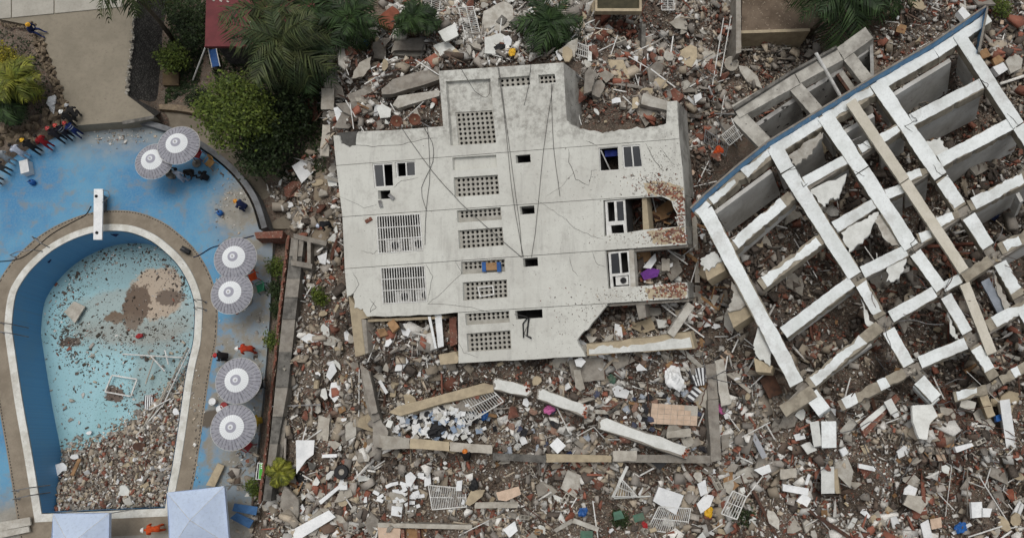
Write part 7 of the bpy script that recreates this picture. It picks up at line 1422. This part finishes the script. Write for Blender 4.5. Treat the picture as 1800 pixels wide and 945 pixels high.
for i in range(70):                                   # clothes and belongings across the tray of the foundation
    x, y = RND.uniform(880, 1235), RND.uniform(690, 792)
    place('garment', CLO[i % 6], G(x, y, RND.uniform(.25, .4)), (0, 0, RND.uniform(0, 6)), (RND.uniform(.6, 1.5), RND.uniform(.6, 1.3), 1), None, ['pale', 'navy', 'grey brown', 'dull pink', 'black', 'light blue'][i % 6] + ' crumpled garment ' + where(x, y), 'garment', 'clothes strewn over the foundation floor')
for i in range(34):                                   # white painted blocks at the lower left
    x, y = RND.gauss(712, 28), RND.gauss(868, 14); me = bpy.data.meshes.get('white_block') or box_mesh('white_block', M_SHEET, .36, .18, .16)
    place('white_block', me, G(x, y, .25), (RND.uniform(-.2, .2), RND.uniform(-.2, .2), .1 + RND.gauss(0, .35)), (1, 1, 1), None, ('level ' if i % 3 == 0 else 'tilted ' if i % 3 == 1 else 'half buried ') + 'white painted block ' + where(x, y), 'block', 'white painted blocks in the lower rubble')

# ------------------------------------------------------------------ rubble heap in the pool
def heap(px, py): 
    s = (np.asarray(py) - (795 - .0026 * np.maximum(0, np.asarray(px) - 75) ** 1.97)) / 120.0
    return np.clip(s, -.3, 1.15) * 1.75
hp = MB(); hx = np.linspace(60, 352, 66); hy = np.linspace(640, 925, 60); id_ = {}
for j, y in enumerate(hy):
    for i, x in enumerate(hx):
        p = P(x, y, PZ); q_ = P(x, y, PZ + float(heap(x, y)) + .12 * math.sin(x * .3) * math.cos(y * .23) - .05)
        id_[(i, j)] = len(hp.v); hp.v.append(q_)
pin_px = [px_of(v + Vector((0, 0, -1.0))) for v in offset(POOL, .5)]
PINP = offset(POOL, .52)
for j in range(len(hy) - 1):
    for i in range(len(hx) - 1):
        c = hp.v[id_[(i, j)]]
        if c.z > PZ - .08 and pip(c.x, c.y, [(v.x, v.y) for v in PINP]): hp.face((id_[(i, j)], id_[(i, j+1)], id_[(i+1, j+1)], id_[(i+1, j)]))
mh = bpy.data.materials['rubble_soil']
o = add('pool_rubble_mound', hp, mh, kind='stuff', label='mound of broken brick and concrete filling the shallow end of the pool', cat='rubble')
def pool_pts(n, wx=None):
    out = []; PL = [(v.x, v.y) for v in PINP]
    while len(out) < n:
        x, y = RND.uniform(70, 350), RND.uniform(600, 925)
        if heap(x, y) < RND.uniform(-.37, .12) and RND.random() > .03: continue
        z = PZ + max(0, float(heap(x, y))); p = P(x, y, z)
        if pip(p.x, p.y, PL): out.append((p, x, y))
    return out
PS = [('white lump',M_SHEET),('grey chunk',M_CONC),('red brick clump',M_BRICK),('beige chunk',M_BEIGE),('pale chunk',M_CONCL)]
PSM = [(n_, hull_mesh('pool_rubble_piece', m, .2, .15, .1, 13, 500 + i)) for i, (n_, m) in enumerate(PS * 2)]
POOLMARK = [('white pipes in the pool',285,690),('lower left pool corner',95,890),('left gazebo',150,895),('right gazebo',290,880),('white foam lump',105,825),('striped mat',262,708),('middle of the pool heap',200,820),('right pool edge',315,800),('shallow edge of the heap',120,770),('white frame in the pool',213,677)]
for i, (p, x, y) in enumerate(pool_pts(170)):
    n_, me = RND.choice(PSM); s = RND.uniform(.5, 1.5); pm = min(POOLMARK, key=lambda s_: (s_[1]-x)**2 + (s_[2]-y)**2); dx, dy = x - pm[1], y - pm[2]
    place('pool_rubble_piece', me, p + Vector((0, 0, .08)), [RND.uniform(0, 6) for _ in range(3)], (s, s * RND.uniform(.7, 1.2), s), None, size_word(s) + ' ' + n_ + ' in the pool, ' + (('right of' if dx > 0 else 'left of') if abs(dx) > abs(dy) else ('below' if dy > 0 else 'above')) + ' the ' + pm[0], 'chunk', 'pieces of the pool rubble heap')
for lab, x, y, sx, sy, m in [('round white foam lump in the pool heap',104,824,.45,.4,M_SHEET),('white pale plate in the pool heap centre',218,862,.45,.35,M_PLASTER),('second pale plate right of the first in the pool heap',225,880,.35,.32,M_PLASTD),('white oval lump at the heap edge',157,760,.2,.14,M_SHEET),('white oval lump below the heap edge',132,802,.24,.16,M_SHEET),('brown panel in the pool heap',245,785,.4,.3,M_WOODD),('white block on the right pool edge heap',310,722,.3,.2,M_SHEET)]:
    me = shard_mesh('pool_plate', m, sx, sy, .12, int(x), 9); place('pool_plate', me, P(x, y, PZ + max(0, float(heap(x, y))) + .2), (RND.uniform(-.2, .2), RND.uniform(-.2, .2), x), (1, 1, 1), None, lab, 'plate')
add('timber', MB().bar(P(127, 835, PZ + 1.2), P(140, 806, PZ + .9), .2, .08), M_WOOD, None, 'tan timber plank in the pool heap', 'timber')
# ------------------------------------------------------------------ fine debris: real fragments joined into stuff
ROCK = [np_shape(hull_mesh('r', None, 1, .8, .6, n_, 600 + i)) for i, n_ in enumerate((7, 8, 8, 9, 9, 10))]
bxm = np_shape(box_mesh('r', None, 2.0, 1.0, .75)); SLV = np_shape(shard_mesh('r', None, 1.1, .8, .3, 5, 5))
FLAT = [np_shape(shard_mesh('r', None, 1.25, .95, .34, 700 + i, 4 + i % 3)) for i in range(6)]
FINE = ROCK[:1] + [bxm, bxm, bxm] + FLAT
def fine(name, label, zones, dens, s0, s1, sink=.0, sig=.45, jit=.06):
    P_, S_, C_ = [], [], []
    for z in zones:
        n = int(len(CAND[z]) / CDEN * dens); sp_ = np.array(sample(z, n)); X_, Y_, Z_ = CXY[sp_, 0], CXY[sp_, 1], CZ[sp_]
        f1 = .5 + .5 * np.sin(X_ * .62 + 1.7 * np.sin(Y_ * .45)) * np.cos(Y_ * .71 + .9 * np.sin(X_ * .38 + 1)); f2 = .5 + .5 * np.sin(X_ * .55 + 2 + 1.5 * np.sin(Y_ * .9)) * np.cos(Y_ * .6 - X_ * .3); f3 = .5 + .5 * np.sin(X_ * .9 + np.sin(Y_ * .7) * 2) * np.cos(Y_ * .8 + 1.3); f4 = .5 + .5 * np.sin(X_ * 1.1 - Y_ * .4 + 2 * np.sin(Y_ * .35)) * np.cos(Y_ * 1.2 + X_ * .2)
        s = np.clip(np.random.lognormal(math.log(s0), sig, n) * (.65 + .8 * f1), s0 * .35, s1); keep = np.random.rand(n) < (.35 + .75 * f1 if jit > .1 else np.ones(n))
        pal = COLS[z]; col = pick(pal, n)                     # heaps of one material: dust, brick, dark earth
        def patch(col, f, lo, k, pl): m_ = np.random.rand(n) < np.clip((f - lo) * k, 0, .85); return np.where(m_[:, None], pick(pl, n), col)
        col = patch(col, f2, .58, 2.0, [(B_, 3), (GY_, 3), ((158, 149, 136), 3), (W_, .7)]); col = patch(col, f3, .66, 2.2 * min(1, pal[0][1] / 1.8), [(R_, 3), ((116, 74, 60), 3), (B_, 1), (D_, 1)]); col = patch(col, f4, .62, 2.0, [(D_, 3), ((96, 82, 72), 3), ((112, 92, 80), 2), (GY_, 1)])
        P_.append(np.stack([X_, Y_, Z_ + s * (.45 - sink) + np.random.rand(n) * jit], 1)[keep]); S_.append(s[keep]); C_.append(col[keep])
    pos = np.concatenate(P_); s = np.concatenate(S_)[:, None]; n = len(pos); asp = np.random.uniform(.55, 1.35, (n, 3)); ln = np.random.rand(n) < .14; asp[ln] = np.random.uniform((1.8, .18, .3), (3.4, .4, .6), (ln.sum(), 3))
    return scatter(name, FINE, pos, rand_rot(n, .55), s * asp, np.concatenate(C_), M_CRUMB, None, 'stuff', label, 'rubble')
allz = [z for z in ZONES]
fine('rubble_fragments', 'hand sized rubble fragments of brick, plaster and concrete over the site', allz, 44, .088, .42, .1, .62, .28)
fine('rubble_crumbs', 'small rubble crumbs covering the collapse site', allz, 78, .046, .14)
# crumbs in the pool
pp = pool_pts(5600); n = len(pp); s = np.clip(np.random.lognormal(math.log(.055), .55, n), .02, .2)[:, None]
scatter('pool_heap_crumbs', FINE, np.array([tuple(p[0]) for p in pp]) + np.array([[0, 0, .03]]), rand_rot(n, .5), s * np.random.uniform(.55, 1.35, (n, 3)), pick([(R_, 1.4), (W_, 2.7), (GY_, 4.5), (B_, 5), (D_, 2)], n), M_CRUMB, None, 'stuff', 'crumbs of the rubble heap in the pool', 'rubble')
sp_ = []; PL = [(v.x, v.y) for v in PINP]
while len(sp_) < 3600:
    if RND.random() < .45:
        t_ = RND.uniform(2.2, 6.0); x, y = 225 + math.cos(t_) * RND.gauss(112, 16), 560 + math.sin(t_) * RND.gauss(118, 16)
    else: x, y = (RND.gauss(225, 70), RND.gauss(590, 70)) if RND.random() < .6 else RND.choice([(RND.gauss(170, 50), RND.gauss(588, 9)), (RND.gauss(255, 45), RND.gauss(580, 14)), (RND.gauss(315, 18), RND.gauss(600, 45)), (RND.gauss(225, 22), RND.gauss(700, 12)), (RND.gauss(120, 15), RND.gauss(590, 22))])
    p = P(x, y, PZ + .01)
    if pip(p.x, p.y, PL): sp_.append(tuple(p))
n = len(sp_); s = np.clip(np.random.lognormal(math.log(.032), .6, n), .01, .16)[:, None]
scatter('pool_floor_litter', FINE, np.array(sp_), rand_rot(n, .6), s * np.random.uniform(.5, 1.4, (n, 3)) * np.array([[1, 1, .5]]), pick([(D_, 6), ((60, 56, 48), 6), (GY_, 2), (W_, 1.4), (R_, 0.62)], n), M_CRUMB, None, 'stuff', 'dark leaf litter and grit scattered on the pool floor', 'litter')
# grit on the deck
sp_ = []
while len(sp_) < 900:
    x, y = RND.choice([(RND.gauss(215, 28), RND.gauss(240, 9)), (RND.gauss(405, 18), RND.gauss(345, 30)), (RND.gauss(462, 9), RND.uniform(540, 830)), (RND.gauss(440, 20), RND.gauss(800, 25)), (RND.uniform(380, 460), RND.uniform(420, 860)), (RND.gauss(345, 6), RND.uniform(560, 850))])
    p = P(x, y, .015)
    if pip(x, y, DECK_PX) and not pip(p.x, p.y, [(v.x, v.y) for v in POOL]): sp_.append(tuple(p))
n = len(sp_); s = np.clip(np.random.lognormal(math.log(.035), .6, n), .012, .14)[:, None]
scatter('deck_grit', FINE, np.array(sp_), rand_rot(n, .6), s * np.random.uniform(.5, 1.4, (n, 3)), pick([(W_, 4.1), (GY_, 4), (B_, 3), (D_, 2), (R_, 0.62)], n), M_CRUMB, None, 'stuff', 'scattered grit and litter on the pool deck', 'litter')
